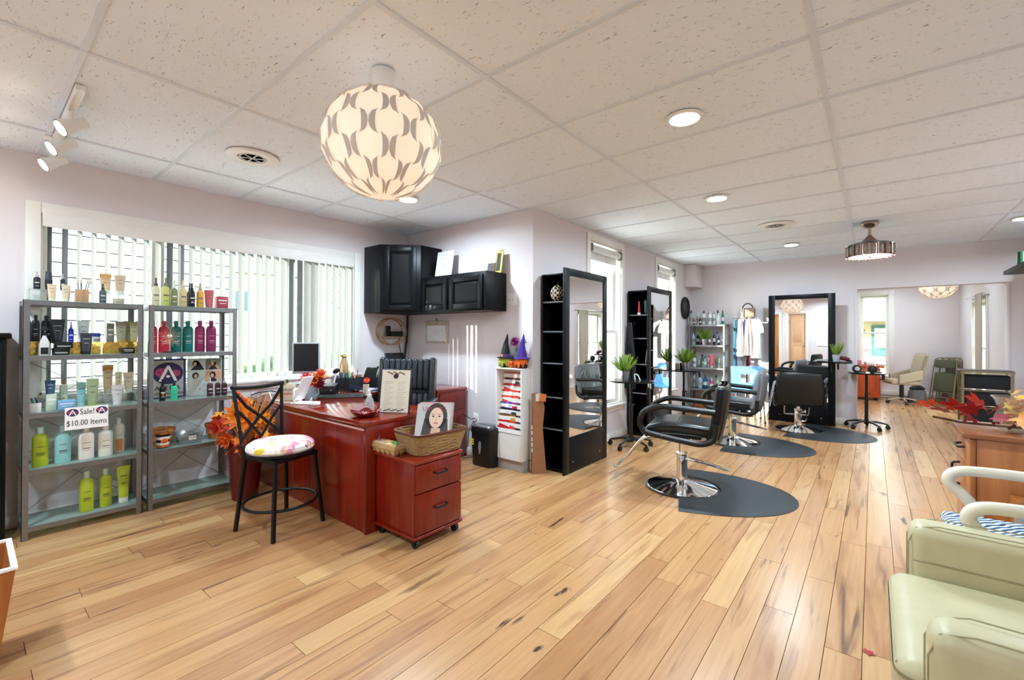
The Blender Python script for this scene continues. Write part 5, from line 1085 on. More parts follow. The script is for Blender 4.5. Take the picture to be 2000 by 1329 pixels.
t = thing('broom_figure', 'straw broom figure with a green wreath standing in the organizer', 'ornament', (-4.19, 2.44, DZ), .2)
MB().cyl((0, 0, 0), (0, 0, .17), .05, .05, 14).build('stand', pm('#5c6a70', .4), t)
STRAW = pm('#b89a72', .9, var=.2, scale=90, name='straw'); mb = MB()
for k in range(26):
    a = 2*PI*k/26; mb.tube([(.012*math.cos(a), .012*math.sin(a), .33), (.035*math.cos(a), .035*math.sin(a), .25), (.042*math.cos(a), .042*math.sin(a), .172)], .006, 5)
mb.build('straw_skirt', STRAW, t); MB().ball((0, 0, .335), .024, 12).build('head', pm('#8a9a4c', .8, var=.3, scale=60), t)
for k in range(8): link('leaf', leafm[4], t, (.022*math.cos(k*.8), .022*math.sin(k*.8), .345), (.5, .4, k*.8), (.3, .3, .3))
t = thing('lotion_bottle', 'pink and white lotion bottle by the black file sorter', 'bottle', (-4.12, 2.62, DZ)); MB().lathe([(.02, 0), (.022, .004), (.022, .10), (.01, .12), (.001, .12)], 18).build('bottle_body', pm('#c8a8b0', .4), t); MB().lathe([(.011, .12), (.011, .16), (.001, .16)], 12).build('cap', WHITEP, t)
t = thing('file_sorter', 'black file sorter with pink folders on the desk return', 'file sorter', (-4.03, 2.72, DZ), .25)
MB().rbox((0, 0, .01), (.20, .26, .02), .004).build('base', BLKPLAST, t)
for k in range(7): MB().at((0, -.11+.036*k, .02), (-.18, 0, 0)).rbox((0, 0, .10-.008*(3-abs(k-3))), (.19, .004, .20+.02*(k % 2)), .0015, 1).build('divider', BLKPLAST, t)
for k in range(4): MB().at((-.01, -.095+.036*k, .02), (-.18, 0, 0)).box(-.09, .09, -.004, .004, 0, .15+.015*(k % 2)).build('folder', pm(['#d8b0bc', '#c89aa8', '#e0d8d8', '#b8a8c0'][k], .6), t, smooth=0)
t = thing('printer', 'black printer in the corner on the desk return', 'printer', (-4.16, 3.14, DZ), .0)
MB().rbox((0, 0, .09), (.36, .38, .18), .012).build('printer_body', BLKPLAST, t); MB().at((.02, -.03, .20), (0, .25, 0)).rbox((0, 0, 0), (.26, .34, .02), .006).build('lid', BLKPLAST, t); MB().at((-.12, 0, .24), (0, -.35, 0)).rbox((0, 0, .03), (.012, .26, .17), .004).build('paper_feed', pm('#22262b', .3), t); MB().box(.17, .19, -.15, .15, .04, .055).build('output_tray', pm('#24272b', .3), t)
for k, (x_, y_, rz) in enumerate(((-3.90, 2.60, .3), (-3.89, 2.62, .1), (-3.90, 2.64, -.2))):
    o = MB().box(-.10, .10, -.14, .14, 0, .006).build('paper_stack', pm(['#d8d4d8', '#2a2c30', '#c0b0d0'][k], .6), None, (x_, y_, DZ+.0065*k), (0, 0, rz)); tag(o, ['sheaf of white papers lying lowest beside the file sorter', 'black folder lying between the papers by the file sorter', 'lilac paper lying on top by the file sorter'][k], 'paper')
t = thing('red_flower_pen', 'pen topped with an orange-red flower behind the menu board', 'pen', (-3.62, 2.33, DZ)); MB().cyl((0, 0, 0), (0, 0, .10), .025, .028, 16).build('pot', pm('#c9c0b0', .6), t); MB().cyl((0, 0, .0), (0.01, 0, .13), .004, n=6).build('pen_stick', BLKPLAST, t); bloom(t, (.01, 0, .135), (.4, -.5, .6), .035, [pm('#e0482a', .6)], 2)
# cables behind the desk
for nm, pts, lab, r_ in (('monitor_cable', [(-4.33, 1.62, .73), (-4.25, 1.65, .76), (-4.15, 1.72, .775), (-4.1, 1.85, .74), (-4.0, 1.88, .74)], 'black cable looping at the window end of the desk', .005), ('white_cable', [(-4.2, 1.62, .727), (-4.05, 1.66, .78), (-3.95, 1.64, .727), (-3.7, 1.64, .727), (-3.6, 1.7, .727)], 'white cable curling towards the tablet stand', .004)):
    o = MB().tube(pts, r_, 8).build(nm, BLACK if 'black' in lab else WHITEP); tag(o, lab, 'cable')

# ---------------------------------------------------------------- bar stool
t = thing('bar_stool', 'black metal bar stool with a watercolour print seat in front of the desk', 'stool', (-3.066, 1.333, 0), math.radians(13))
MET = pm('#141414', .38, .3, var=.05, name='black_metal'); hw, ht = .17, .135
def seat_mat():
    m, tt, b = new_mat('watercolour_fabric'); N = tt.nodes.new; Lk = tt.links; tc = N('ShaderNodeTexCoord'); prev = None
    col = (0.86, .84, .80)
    for s, lo, hi, c in ((5, .52, .62, '#d8c030'), (6, .56, .64, '#d88a9a'), (9, .60, .66, '#7ab0b8'), (13, .63, .67, '#b05a8a')):
        n = N('ShaderNodeTexNoise'); n.inputs['Scale'].default_value = s; n.inputs['Distortion'].default_value = 1.5; n.inputs['Detail'].default_value = 3; mp = N('ShaderNodeMapping'); mp.inputs['Location'].default_value = (s*3.1, s*1.7, 0); Lk.new(tc.outputs['Object'], mp.inputs[0]); Lk.new(mp.outputs[0], n.inputs['Vector'])
        mr = N('ShaderNodeMapRange'); mr.inputs['From Min'].default_value = lo; mr.inputs['From Max'].default_value = hi; Lk.new(n.outputs['Fac'], mr.inputs['Value'])
        mx = N('ShaderNodeMixRGB'); Lk.new(mr.outputs[0], mx.inputs[0]); mx.inputs[2].default_value = (*srgb(c), 1)
        if prev: Lk.new(prev, mx.inputs[1])
        else: mx.inputs[1].default_value = (*col, 1)
        prev = mx.outputs[0]
    Lk.new(prev, b.inputs['Base Color']); b.inputs['Roughness'].default_value = .8; return m
for sx in (-1, 1):
    for sy in (-1, 1):
        MB().tube([(sx*.185, sy*.185, 0), (sx*.145, sy*.145, .48)], .014, 4).build('leg', MET, t, smooth=0)
MB().tube([(.218*math.cos(2*PI*i/40), .218*math.sin(2*PI*i/40), .175) for i in range(40)], .010, 8, closed=True).build('foot_ring', MET, t)
mb = MB(); mb.box(-.16, .16, -.16, -.13, .465, .49); mb.box(-.16, .16, .13, .16, .465, .49); mb.box(-.16, -.13, -.13, .13, .465, .49); mb.box(.13, .16, -.13, .13, .465, .49); mb.build('seat_support', MET, t)
MB().lathe([(.001, .49), (.19, .49), (.205, .50), (.205, .515), (.001, .515)], 36).build('seat_ring', MET, t)
MB().lathe([(.001, .512), (.195, .512), (.207, .53), (.203, .552), (.18, .57), (.1, .582), (.001, .585)], 40).build('seat_cushion', seat_mat(), t)
# back on the -y,-x side: two uprights, top rail and a lattice of crossing bars
bx, bw = -.178, .165
def bp(u, z): return (bx-.06*(z-.5)/.45-.01*math.cos(PI*u/.33), u, z)
for s in (-1, 1): MB().tube([(bx+.02, s*.14, .49), bp(s*.145, .56), bp(s*.16, .75), bp(s*.175, .93)], .014, 4, flat=.8).build('back_post', MET, t, smooth=0)
MB().tube([bp(-.185+.37*i/10, .925-.012*math.sin(PI*i/10)) for i in range(11)], .019, 6, flat=.75).build('top_rail', MET, t)
for a, b in ((-.165, .09), (-.09, .165)):
    pass
for s in (-1, 1):
    MB().tube([bp(s*.172, .90), bp(s*.09, .79), bp(-s*.02, .70), bp(-s*.10, .62), bp(-s*.148, .57)], .011, 6).build('lattice_bar', MET, t)
    MB().tube([bp(s*.165, .78), bp(s*.09, .70), bp(s*.03, .62), bp(s*.0, .58)], .010, 6).build('lattice_bar', MET, t)

# ---------------------------------------------------------------- black leather office chair
t = thing('office_chair', 'high-backed black leather office chair behind the desk', 'office chair', (-3.36, 2.47, 0), math.radians(34))
LEATH = pm('#26292d', .25, var=.15, scale=10, name='black_leather', bump=.15, bscale=60)
for k in range(5):
    a = 2*PI*k/5; MB().tube([(0, 0, .10), (.15*math.cos(a), .15*math.sin(a), .085), (.30*math.cos(a), .30*math.sin(a), .065)], .02, 8, rs=[.026, .022, .015]).build('base_leg', BLKPLAST, t)
    c_ = MB().cyl((.30*math.cos(a)-.02*math.sin(a), .30*math.sin(a)+.02*math.cos(a), .028), (.30*math.cos(a)+.02*math.sin(a), .30*math.sin(a)-.02*math.cos(a), .028), .028, n=16).build('caster', BLKPLAST, t)
MB().cyl((0, 0, .09), (0, 0, .38), .028, n=14).build('gas_lift', DKSTEEL, t)
MB().rbox((0, -.02, .44), (.54, .54, .12), .045, 4).build('seat_cushion', LEATH, t)
bk = bpy.data.objects.new('backrest', None); COL.objects.link(bk); bk.parent = t; bk.location = (0, .27, .46); bk.rotation_euler = (-.14, 0, 0)
MB().rbox((0, .045, .28), (.54, .07, .60), .03, 3).build('back_shell', pm('#0e0f11', .35), bk)
for k in range(8):
    x_ = -.196+.056*k
    MB().rbox((x_, -.012, .13), (.058, .09, .27), .026, 3).build('pleat', LEATH, bk); MB().rbox((x_, -.026, .435), (.058, .11, .30), .028, 3).build('pleat', LEATH, bk)
for s in (-1, 1): MB().rbox((s*.25, -.005, .29), (.06, .12, .62), .028, 3).build('side_bolster', LEATH, bk)
for s in (-1, 1):
    MB().tube(arcpts([(s*.29, .20, .42), (s*.32, .20, .64), (s*.32, -.14, .66), (s*.29, -.16, .44)], .06), .016, 8).build('arm_frame', BLKPLAST, t); MB().rbox((s*.32, .03, .672), (.06, .30, .035), .015).build('arm_pad', LEATH, t)

# ---------------------------------------------------------------- nook wall: cabinets, papers, round shelf, organiser
Z0c, Z1c = 1.515, 2.245
t = thing('corner_cabinet', 'black diagonal corner wall cabinet with one tall raised-panel door', 'cabinet', (0, 0, 0), 0, 'black wall cabinets')
poly = [(XL+.002, YC-.002), (XL+.002, 2.785), (-4.08, 2.785), (-3.775, 3.085), (-3.775, YC-.002)]
MB().prism(poly, Z0c, Z1c).build('carcass', BLKWOOD, t, bevel=.002)
def raised_door(parent, w_, h_, name='door'):
    d_ = bpy.data.objects.new(name, None); COL.objects.link(d_); d_.parent = parent
    mb = MB(); f = .055; mb.box(-w_/2, -w_/2+f, -.018, 0, 0, h_); mb.box(w_/2-f, w_/2, -.018, 0, 0, h_); mb.box(-w_/2+f, w_/2-f, -.018, 0, 0, f); mb.box(-w_/2+f, w_/2-f, -.018, 0, h_-f, h_); mb.build('door_frame', BLKWOOD, d_, bevel=.003)
    a, b = w_/2-f, h_-f
    mb = MB(); mb.loft([[(-a, -.004, f), (a, -.004, f), (a, -.004, b), (-a, -.004, b)], [(-a+.03, -.016, f+.03), (a-.03, -.016, f+.03), (a-.03, -.016, b-.03), (-a+.03, -.016, b-.03)]]); mb.build('raised_panel', BLKWOOD, d_, smooth=0); return d_
d_ = raised_door(t, .34, .68); d_.location = (-3.9275+.0007, 2.935-.0007, Z0c+.025); d_.rotation_euler = (0, 0, math.radians(44.5))
t = thing('wall_cabinet', 'long low black wall cabinet with two raised-panel doors, left of the near mirror', 'cabinet', (0, 0, 0), 0, 'black wall cabinets')
MB().box(-3.773, -2.826, 3.09, YC-.002, 1.515, 1.89).build('carcass', BLKWOOD, t, bevel=.002)
for x_, w_ in ((-3.555, .40), (-3.09, .45)): d_ = raised_door(t, w_, .325); d_.location = (x_, 3.09, 1.535)
PAPER = pm('#e6e6e4', .6, var=.015, name='white_paper')
def cert(x, z, w_, h_, lab, lean=-.16, y=3.24, lines=7, gold=False):
    c_ = thing('certificate', lab, 'certificate', (x, y, z), 0, 'certificates on the wall cabinet'); c_.rotation_euler = (lean, 0, 0)
    MB().box(-w_/2, w_/2, 0, .003, 0, h_).build('sheet', PAPER if not gold else pm((.62, .42, .10), .3, .8), c_, smooth=0)
    if gold: MB().box(-w_/2+.02, w_/2-.02, -.001, 0, .02, h_-.02).build('inner_panel', pm('#20201c', .4), c_, smooth=0)
    else:
        for k in range(lines): MB().box(-w_*.36, w_*(.36-.12*(k % 3)), -.0008, 0, h_*(.85-.1*k), h_*(.85-.1*k)+.003).build('printed_line', pm('#9a9ca0', .6), c_, smooth=0)
        MB().prism(ell(0, h_*.52, .018, .014, 16), -.0012, -.0008, 'y').build('seal', pm('#b9bcc0', .6), c_, smooth=0)
cert(-3.60, 1.8915, .26, .30, 'white certificate standing against the tall corner cabinet'); cert(-2.99, 1.8915, .22, .26, 'tall white certificate leaning at the back of the low wall cabinet', y=3.30); cert(-3.02, 1.8915, .20, .16, 'small white certificate with an oval emblem, in front of the tall one', y=3.2, lines=5); cert(-2.86, 1.8915, .09, .22, 'narrow gold-framed plaque on the end of the low wall cabinet', y=3.29, gold=True)
# hanging distressed clipboard frame
t = thing('hanging_clipboard', 'whitewashed wooden clipboard hanging under the wall cabinet', 'clipboard', (-3.846, YC-.02, 1.19))
MB().box(-.185, .185, 0, .016, 0, .25).build('frame', pm('#c9bfae', .8, var=.2, scale=20), t, bevel=.003); MB().box(-.155, .155, -.004, 0, .02, .195).build('white_sheet', pm('#eceef0', .4), t, smooth=0); MB().box(-.16, .16, -.006, 0, .20, .245).build('clip_board_top', pm('#bfae98', .8, var=.2, scale=30), t); MB().tube(arcpts([(-.012, .004, .25), (-.012, .004, .275), (.012, .004, .275), (.012, .004, .25)], .012), .003, 6).build('hook', DKSTEEL, t)
# round bamboo wall shelf
t = thing('round_wall_shelf', 'round bamboo wire wall shelf holding a dark frame', 'wall shelf', (XL+.002, 3.118, 1.317))
BW = pm('#b8945c', .6, var=.1, name='bamboo_wire')
for x_ in (.005, .085): MB().tube([(x_, .178*math.cos(2*PI*i/36), .150*math.sin(2*PI*i/36)) for i in range(36)], .007, 8, closed=True).build('hoop', BW, t)
for k in range(18): 
    a, b = 2*PI*k/18, 2*PI*(k+1.3*(1 if k % 2 else -1))/18; MB().cyl((.005, .178*math.cos(a), .150*math.sin(a)), (.085, .178*math.cos(b), .150*math.sin(b)), .0025, n=6).build('cross_wire', BW, t)
MB().box(.004, .088, -.155, .155, -.065, -.057).build('shelf_board', BW, t)
t = thing('card_terminal', 'dark card holder and frame standing in the round wall shelf', 'card holder', (XL+.047, 3.118, 1.2605)); MB().at((0, -.03, 0), (0, -.0, .2)).rbox((0, -.02, .06), (.012, .07, .12), .003).build('card_frame', BLKPLAST, t); MB().rbox((0, .06, .03), (.06, .16, .06), .004).build('card_box', BLKPLAST, t)
o = MB().tube([(-4.36, 3.365, 1.51), (-4.36, 3.36, 1.35), (-4.365, 3.355, 1.2), (-4.36, 3.33, 1.05), (-4.36, 3.31, .9)], .012, 8).build('power_cable', BLACK); tag(o, 'thick black cable bundle hanging in the nook corner', 'cable')
o = MB().tube([(-4.368, 3.25, 1.17), (-4.365, 3.27, 1.08), (-4.365, 3.29, 1.0), (-4.365, 3.30, .92)], .004, 6).build('thin_cable', BLACK); tag(o, 'thin black cable below the round wall shelf', 'cable')
# switch and outlets
def plate(x, z, lab, n=1, w_=.12):
    c_ = thing('wall_plate', lab, 'outlet', (x, YC-.004, z)); MB().rbox((0, 0, 0), (w_, .006, .115), .003).build('cover', WHITEP, c_)
    for k in range(2): 
        for s in (-1, 1): MB().box(-.02+(.04*k)-.006+s*.004, -.02+(.04*k)-.004+s*.004, -.0036, -.003, -.012, .004).build('slot', BLACK, c_)
plate(-2.757, 1.632, 'white double switch plate beside the low wall cabinet'); plate(-3.235, .40, 'white outlet above the paper shredder', w_=.08)
SHRED = thing('paper_shredder', 'black paper shredder bin with a silver top beside the brochure rack', 'shredder', (0, 0, 0))
for k, (pts, lab) in enumerate((([(-3.235, 3.375, .41), (-3.26, 3.34, .40), (-3.4, 3.30, .47), (-3.6, 3.15, .53)], 'black cord from the outlet to the desk'), ([(-3.22, 3.375, .39), (-3.2, 3.33, .36), (-3.16, 3.34, .2), (-3.19, 3.30, .06), (-3.24, 3.2, .02)], 'grey cord falling from the outlet behind the shredder'), ([(-3.25, 3.375, .38), (-3.28, 3.33, .30), (-3.29, 3.32, .12), (-3.30, 3.24, .012), (-3.2, 3.36, .012)], 'thin grey cord trailing on the floor by the shredder'))):
    o = MB().tube([Vector(pts[0]).lerp(Vector(pts[0]), 0)] + [Vector(pts[i]).lerp(Vector(pts[i+1]), u) for i in range(len(pts)-1) for u in (.25, .5, .75, 1)], .0045, 6).build('power_cord', BLACK if k == 0 else pm('#4a4c50', .5)); o.parent = SHRED if k else DESKT
t = SHRED; SX = (-2.965, 3.262, 0); _n0 = set(o_.name for o_ in SHRED.children)
MB().loft(superprof([(.90, 0), (.92, .01), (1.0, .32)], 28, .21, .30, .5)).build('bin', pm('#17181a', .35), t, rot=(0, 0, 0)); MB().loft(superprof([(1.02, .321), (1.03, .33), (1.02, .368), (.96, .382)], 28, .21, .30, .5)).build('shredder_head', pm('#1c1d20', .3), t); MB().loft(superprof([(.80, .3825), (.76, .388)], 24, .19, .27, .6)).build('silver_top', pm('#9a9da2', .3, .7), t); MB().box(-.11, .11, -.006, .006, .3885, .3900).build('paper_slot', BLACK, t)
MB().prism([(u*.022, .19+v_*.06) for u, v_ in ((0, 1), (.7, .6), (.8, 0), (.45, -.8), (0, -1.2), (-.45, -.8), (-.8, 0), (-.7, .6))], -.1085, -.103, 'y').build('window_oval', pm('#b9bcc2', .3, .6), t, (0, 0, 0))
for k in range(3): MB().box(-.135, -.085, -.1065, -.102, .245-.022*k, .258-.022*k).build('warning_label', pm('#e0d020', .5), t, (.0, .006, 0))
for o_ in list(SHRED.children):
    if o_.name not in _n0: o_.location = Vector(o_.location) + Vector(SX)
# brochure rack
t = thing('brochure_rack', 'white tiered brochure rack on the wall end, full of red and black leaflets', 'brochure rack', (-2.68, YC-.06, 0))
WH2 = pm('#e9e7e2', .4, var=.01, name='white_laminate'); x0, x1 = -.165, .150
MB().box(x1-.012, x1, -.075, .056, .10, .955).build('side_panel', WH2, t, bevel=.001); MB().box(x0, x0+.012, -.075, .056, .10, .955).build('side_panel', WH2, t, bevel=.001); MB().box(x0+.012, x1-.012, .045, .056, .10, .955).build('back_panel', WH2, t)
MB().box(x0, x1, -.085, .056, .955, .967).build('top_board', WH2, t, bevel=.001); MB().box(x0+.012, x1-.012, -.072, -.060, .10, .345).build('kick_panel', WH2, t)
MB().box(x0, x1+.01, -.06, .056, .0, .10).build('plinth', pm('#a39c95', .7), t)
for k in range(10): z = .35+.057*k; MB().at((0, -.075+.012*k, z), (-.12, 0, 0)).box(x0+.012, x1-.012, -.0015, .0015, 0, .040).build('pocket_lip', WH2, t)
LF = [('#c8202a', 1), ('#7a4a20', 1), ('#1b1b1e', 1), ('#5a3a9a', 1), ('#e0442a', 0), ('#d83028', 0), ('#cc2230', 0), ('#33262a', 1), ('#c86a68', 0)]
for k, (c_, d2) in enumerate(LF):
    z = .355+.057*k; rz = random.uniform(-.05, .05); sx = -.02+.02*((k*3) % 3)
    lf = thing('leaflet', ['red and white leaflet in the lowest pocket of the brochure rack', 'brown leaflet in the second pocket from below', 'black leaflet with pale print in the brochure rack', 'purple and red leaflet in the brochure rack', 'orange-red leaflet in the middle of the brochure rack', 'bright red leaflet, fourth from the top of the brochure rack', 'red leaflet, third from the top of the brochure rack', 'black leaflet near the top of the brochure rack', 'dusty pink leaflet in the top filled pocket'][k], 'leaflet', (-2.68+sx-.01, YC-.06-.069+.012*k, z+.010), 0, 'leaflets in the brochure rack')
    lf.rotation_euler = (-.15, rz, 0)
    MB().box(-.105, .095, -.002, .002, 0, .10).build('sheet', pm(c_, .25, var=.12, scale=25), lf, smooth=0); MB().box(-.045, .03, -.0028, -.002, .055, .083).build('title_patch', pm('#e2ded8' if k not in (2, 3) else '#c9c4d8', .4), lf, smooth=0)
    if d2: MB().box(.03, .09, -.0026, -.002, .02, .09).build('colour_patch', pm(['#d84a3a', '#c89a4a', '#3a3a40', '#b8203a', '#fff', '#fff', '#fff', '#4a4048'][k], .4), lf, smooth=0)
# gnomes, pumpkin, flower on the rack
def gnome(x, lab, hatc, hairc, bodyc, band=None):
    g = thing('gnome_figure', lab, 'figurine', (x, YC-.075, .967), 0, 'halloween gnomes')
    MB().lathe([(.001, 0), (.048, 0), (.056, .02), (.05, .06), (.035, .09), (.001, .10)], 22).build('body', pm(bodyc, .8), g)
    for k in range(16):
        a = -PI/2 + (k-7.5)*.20; L_ = .085+.02*math.sin(k*1.7)-.03*abs(k-7.5)/7.5
        MB().tube([(.045*math.cos(a), .045*math.sin(a), .098), (.060*math.cos(a), .060*math.sin(a), .06), (.063*math.cos(a), .066*math.sin(a), .098-L_)], .009, 6, rs=[.009, .010, .003]).build('hair_lock', pm(hairc, .85, var=.15), g)
    MB().lathe([(.001, .094), (.075, .088), (.082, .092), (.078, .098), (.05, .106)], 26).build('hat_brim', pm(hatc, .8), g)
    MB().tube([(0, 0, .098), (.002, 0, .17), (.008, 0, .23), (.018, .005, .29), (.016, .01, .325)], .05, 14, rs=[.052, .038, .024, .012, .003]).build('hat_cone', pm(hatc, .8, var=.12, bump=.2, bscale=60), g)
    MB().ball((0, -.055, .088), .012, 10).build('nose', pm('#d8a888', .7), g)
    if band: MB().lathe([(.053, .104), (.053, .128), (.046, .13)], 22).build('hat_band', pm(band, .6), g); MB().box(-.012, .012, -.056, -.048, .106, .128).build('buckle', pm('#e0982a', .4), g)
gnome(-2.775, 'gnome figure in a black witch hat with green hair on the brochure rack', '#1c1c20', '#a8b03c', '#1a1a1c', '#5a3a8a'); gnome(-2.575, 'gnome figure in a purple hat with an orange beard on the brochure rack', '#4a2c8c', '#e0671c', '#18181a')
t = thing('ceramic_pumpkin', 'small orange pumpkin between the two gnome figures', 'pumpkin', (-2.69, YC-.088, .967))
rings = []
for j in range(9):
    ph = -PI/2+PI*j/8; rings.append([((.036*math.cos(ph)+.001)*(1+.10*math.cos(8*2*PI*i/32))*math.cos(2*PI*i/32), (.036*math.cos(ph)+.001)*(1+.10*math.cos(8*2*PI*i/32))*math.sin(2*PI*i/32), .034+.034*math.sin(ph)) for i in range(32)])
MB().loft(rings).build('pumpkin_body', pm('#d8621c', .5, var=.1), t); MB().cyl((0, 0, .06), (.004, 0, .085), .006, .004, 8).build('stem', pm('#6b5a32', .8), t)
for s in (-.012, .012): MB().box(s-.004, s+.004, -.0375, -.034, .038, .046).build('eye', BLACK, t)
t = thing('purple_rose', 'purple artificial rose with green stems standing between the gnomes', 'flower', (-2.672, YC-.030, .967))
bloom(t, (.0, -.02, .245), (.1, -.8, .4), .058, [pm('#8a2a70', .6, var=.15), pm('#a03a80', .6), pm('#5a1440', .6)], 4)
for k in range(8): MB().tube([(.01*math.cos(k), .0+.008*math.sin(k), 0), (.015*math.cos(k), -.005, .10), (.022*math.cos(k*1.7), -.012, .16+.01*k)], .003, 6).build('stem', pm('#6f9a72', .7), t)
for k, (dx, dz, rz) in enumerate(((.06, .20, .3), (.05, .17, -.8), (.10, .25, .9))): link('leaf', maple(.04).mesh('leaf', pm('#8a9a4c', .7)), t, (dx, -.02, dz), (1.3, .2, rz))
# cardboard leaning against the wall corner
t = thing('cardboard_folder', 'brown folded cardboard leaning between brochure rack and near mirror', 'cardboard', (-2.40, 3.36, 0), 0)
KRAFT = pm('#9a6a48', .85, var=.06, name='kraft_card')
mb = MB(); mb.prism([(-.075, 0), (.065, 0), (.035, .42), (.055, .60), (.035, .735), (.015, .745), (.01, .70), (-.005, .70), (-.01, .745), (-.06, .74), (-.06, .45)], -.012, -.006, 'y'); c_ = mb.build('card_front', KRAFT, t, (0, 0, 0), (-.05, 0, .9))
MB().prism([(-.085, 0), (.04, 0), (.02, .70), (-.07, .715)], .006, .012, 'y').build('card_back', KRAFT, t, (0, .012, 0), (-.04, 0, .9))
for z_ in (.20, .25, .30, .36, .41): MB().box(-.074, -.066, -.0135, -.012, z_, z_+.035).build('white_tape', WHITEP, c_)
for k, cc in enumerate(('#8aa0a8', '#d8d4ce', '#d87038')): MB().at((-.05+.035*k, .0+.01*k, .665), (-.05, .12*(k-1), .9)).box(-.03, .03, -.001, .001, 0, .07).build('paper_sheet', pm(cc, .6), t, smooth=0)
# ================================================================ mirror towers
def tower(name_label, loc, rz, glass_label=None, shelves=(1.60, 1.32, 1.02, .70, .40), depth=.30, deep_y=.36):
    """local: mirror faces +x; board in the plane x=0, behind it an open-sided shelf tower towards -x"""
    t = thing('mirror_station', name_label, 'mirror station', loc, rz, 'black mirror stations')
    W_, HT = .83, 1.90; f = .085
    mb = MB()                                    # frame board around the glass
    mb.box(-.022, 0, -W_/2, -W_/2+f, 0, HT); mb.box(-.022, 0, W_/2-f, W_/2, 0, HT); mb.box(-.022, 0, -W_/2+f, W_/2-f, 0, .335); mb.box(-.022, 0, -W_/2+f, W_/2-f, 1.832, HT)
    mb.build('mirror_frame', BLKWOOD, t, bevel=.002)
    MB().box(-.016, -.006, -W_/2+f-.002, W_/2-f+.002, .332, 1.834).build('mirror_glass', MIRROR, t, smooth=0)
    MB().box(-.0225, -.018, -W_/2+.02, W_/2-.02, .02, HT-.02).build('backing_board', BLACK, t, smooth=0)
    for y_ in (-.27, .25): MB().cyl((0, y_, .10), (.003, y_, .10), .006, n=10).build('screw_cap', CHROME, t)
    y0 = -W_/2+.06; y1 = y0+deep_y; x0, x1 = -depth, -.024
    mb = MB(); mb.box(x0, x0+.016, y0, y1, 0, 1.86); mb.box(x1-.016, x1, y0, y1, 0, 1.86); mb.box(x0+.016, x1-.016, y0, y1, 1.844, 1.86); mb.box(x0+.016, x1-.016, y0, y1, 0, .03); mb.box(x0+.016, x1-.016, y1-.012, y1, .03, 1.844)
    mb.build('tower_body', BLKWOOD, t, bevel=.0015)
    for z in shelves: 
        s_ = MB().box(x0+.016, x1-.016, y0+.005, y1-.012, z-.014, z).build('shelf', BLKWOOD, t, smooth=0); MB().box(x0+.016, x1-.016, y0+.003, y0+.005, z-.014, z).build('edge_band', pm('#6f7276', .4), s_, smooth=0)
    return t
M1 = tower('black mirror station nearest the camera, with open tower shelves', (-2.176, 3.85, 0), 0)
M2 = tower('black mirror station with the smock hanging on it, between the two narrow windows', (-2.176, 5.79, 0), 0, shelves=(1.55, 1.25, .92, .55))
M3 = tower('black mirror station on the far wall beside the wide opening', (-.833, 7.775, 0), -PI/2)
# on the shelves
t = thing('checked_pumpkin', 'black and cream checked fabric pumpkin on the near mirror tower shelf', 'pumpkin', (-2.335, 3.56, 1.601))
chk, ct, cb = new_mat('buffalo_check'); tc = ct.nodes.new('ShaderNodeTexCoord'); ck = ct.nodes.new('ShaderNodeTexChecker'); ck.inputs['Scale'].default_value = 45; ck.inputs[1].default_value = (.75, .62, .45, 1); ck.inputs[2].default_value = (.02, .018, .016, 1); ct.links.new(tc.outputs['Object'], ck.inputs[0]); ct.links.new(ck.outputs[0], cb.inputs['Base Color']); cb.inputs['Roughness'].default_value = .9
rings = []
for j in range(11):
    ph = -PI/2+PI*j/10; rings.append([((.065*math.cos(ph)+.001)*(1+.06*math.cos(8*2*PI*i/40))*math.cos(2*PI*i/40), (.065*math.cos(ph)+.001)*(1+.06*math.cos(8*2*PI*i/40))*math.sin(2*PI*i/40), .078+.078*math.sin(ph)) for i in range(40)])
MB().loft(rings).build('pumpkin_body', chk, t); MB().cyl((0, 0, .15), (.006, 0, .18), .008, .006, 8).build('stem', pm('#5a4a2c', .8), t)
for k, (dy, h_, c_, lab) in enumerate(((-.04, .17, '#c8343c', 'red and yellow tube on the upper shelf of the smock tower'), (.05, .19, '#6f8f98', 'grey spray can on the upper shelf of the smock tower'))):
    o = thing('styling_product', lab, 'bottle', (-2.335+.05*k, 5.50+dy, 1.551)); MB().lathe([(.018, 0), (.02, .004), (.02 if k else .010, h_*.85), (.01, h_), (.001, h_)], 16).build('can', pm(c_, .4), o); MB().lathe([(.021, 0), (.021, .022), (.001, .022)], 16).build('cap', WHITEP if not k else DKSTEEL, o)
t = thing('magazine_rack', 'pale papers standing on a shelf of the smock tower', 'papers', (-2.25, 5.52, .921)); 
for k in range(3): MB().at((.0, -.03+.03*k, 0), (.0, .12, 0)).box(-.004+.012*k, .0+.012*k, -.03, .03, .003, .20).build('paper_sheet', pm(['#d8d8d6', '#b8a8c8', '#e6e6e2'][k], .6), t, smooth=0)
# black smock hanging at the tower side
t = thing('black_smock', 'black salon smock hanging on the side of the middle mirror tower', 'smock', (-2.36, 5.40, 1.45))
g = []
for i in range(9):
    u = i/8; w_ = .03+.05*min(1, u*1.3); g.append([(w_*(v_/6-1)-.06-.0*u, -.01-.025*math.sin(v_*1.9+u*2)*u-.02, -.85*u) for v_ in range(13)])
MB().sheet(g, thick=.004).build('cloth', pm('#15181a', .7, bump=.2, bscale=80), t); MB().tube(arcpts([(0, .01, 0), (0, -.03, .01), (0, -.03, -.03)], .01), .004, 6).build('hook', DKSTEEL, t)

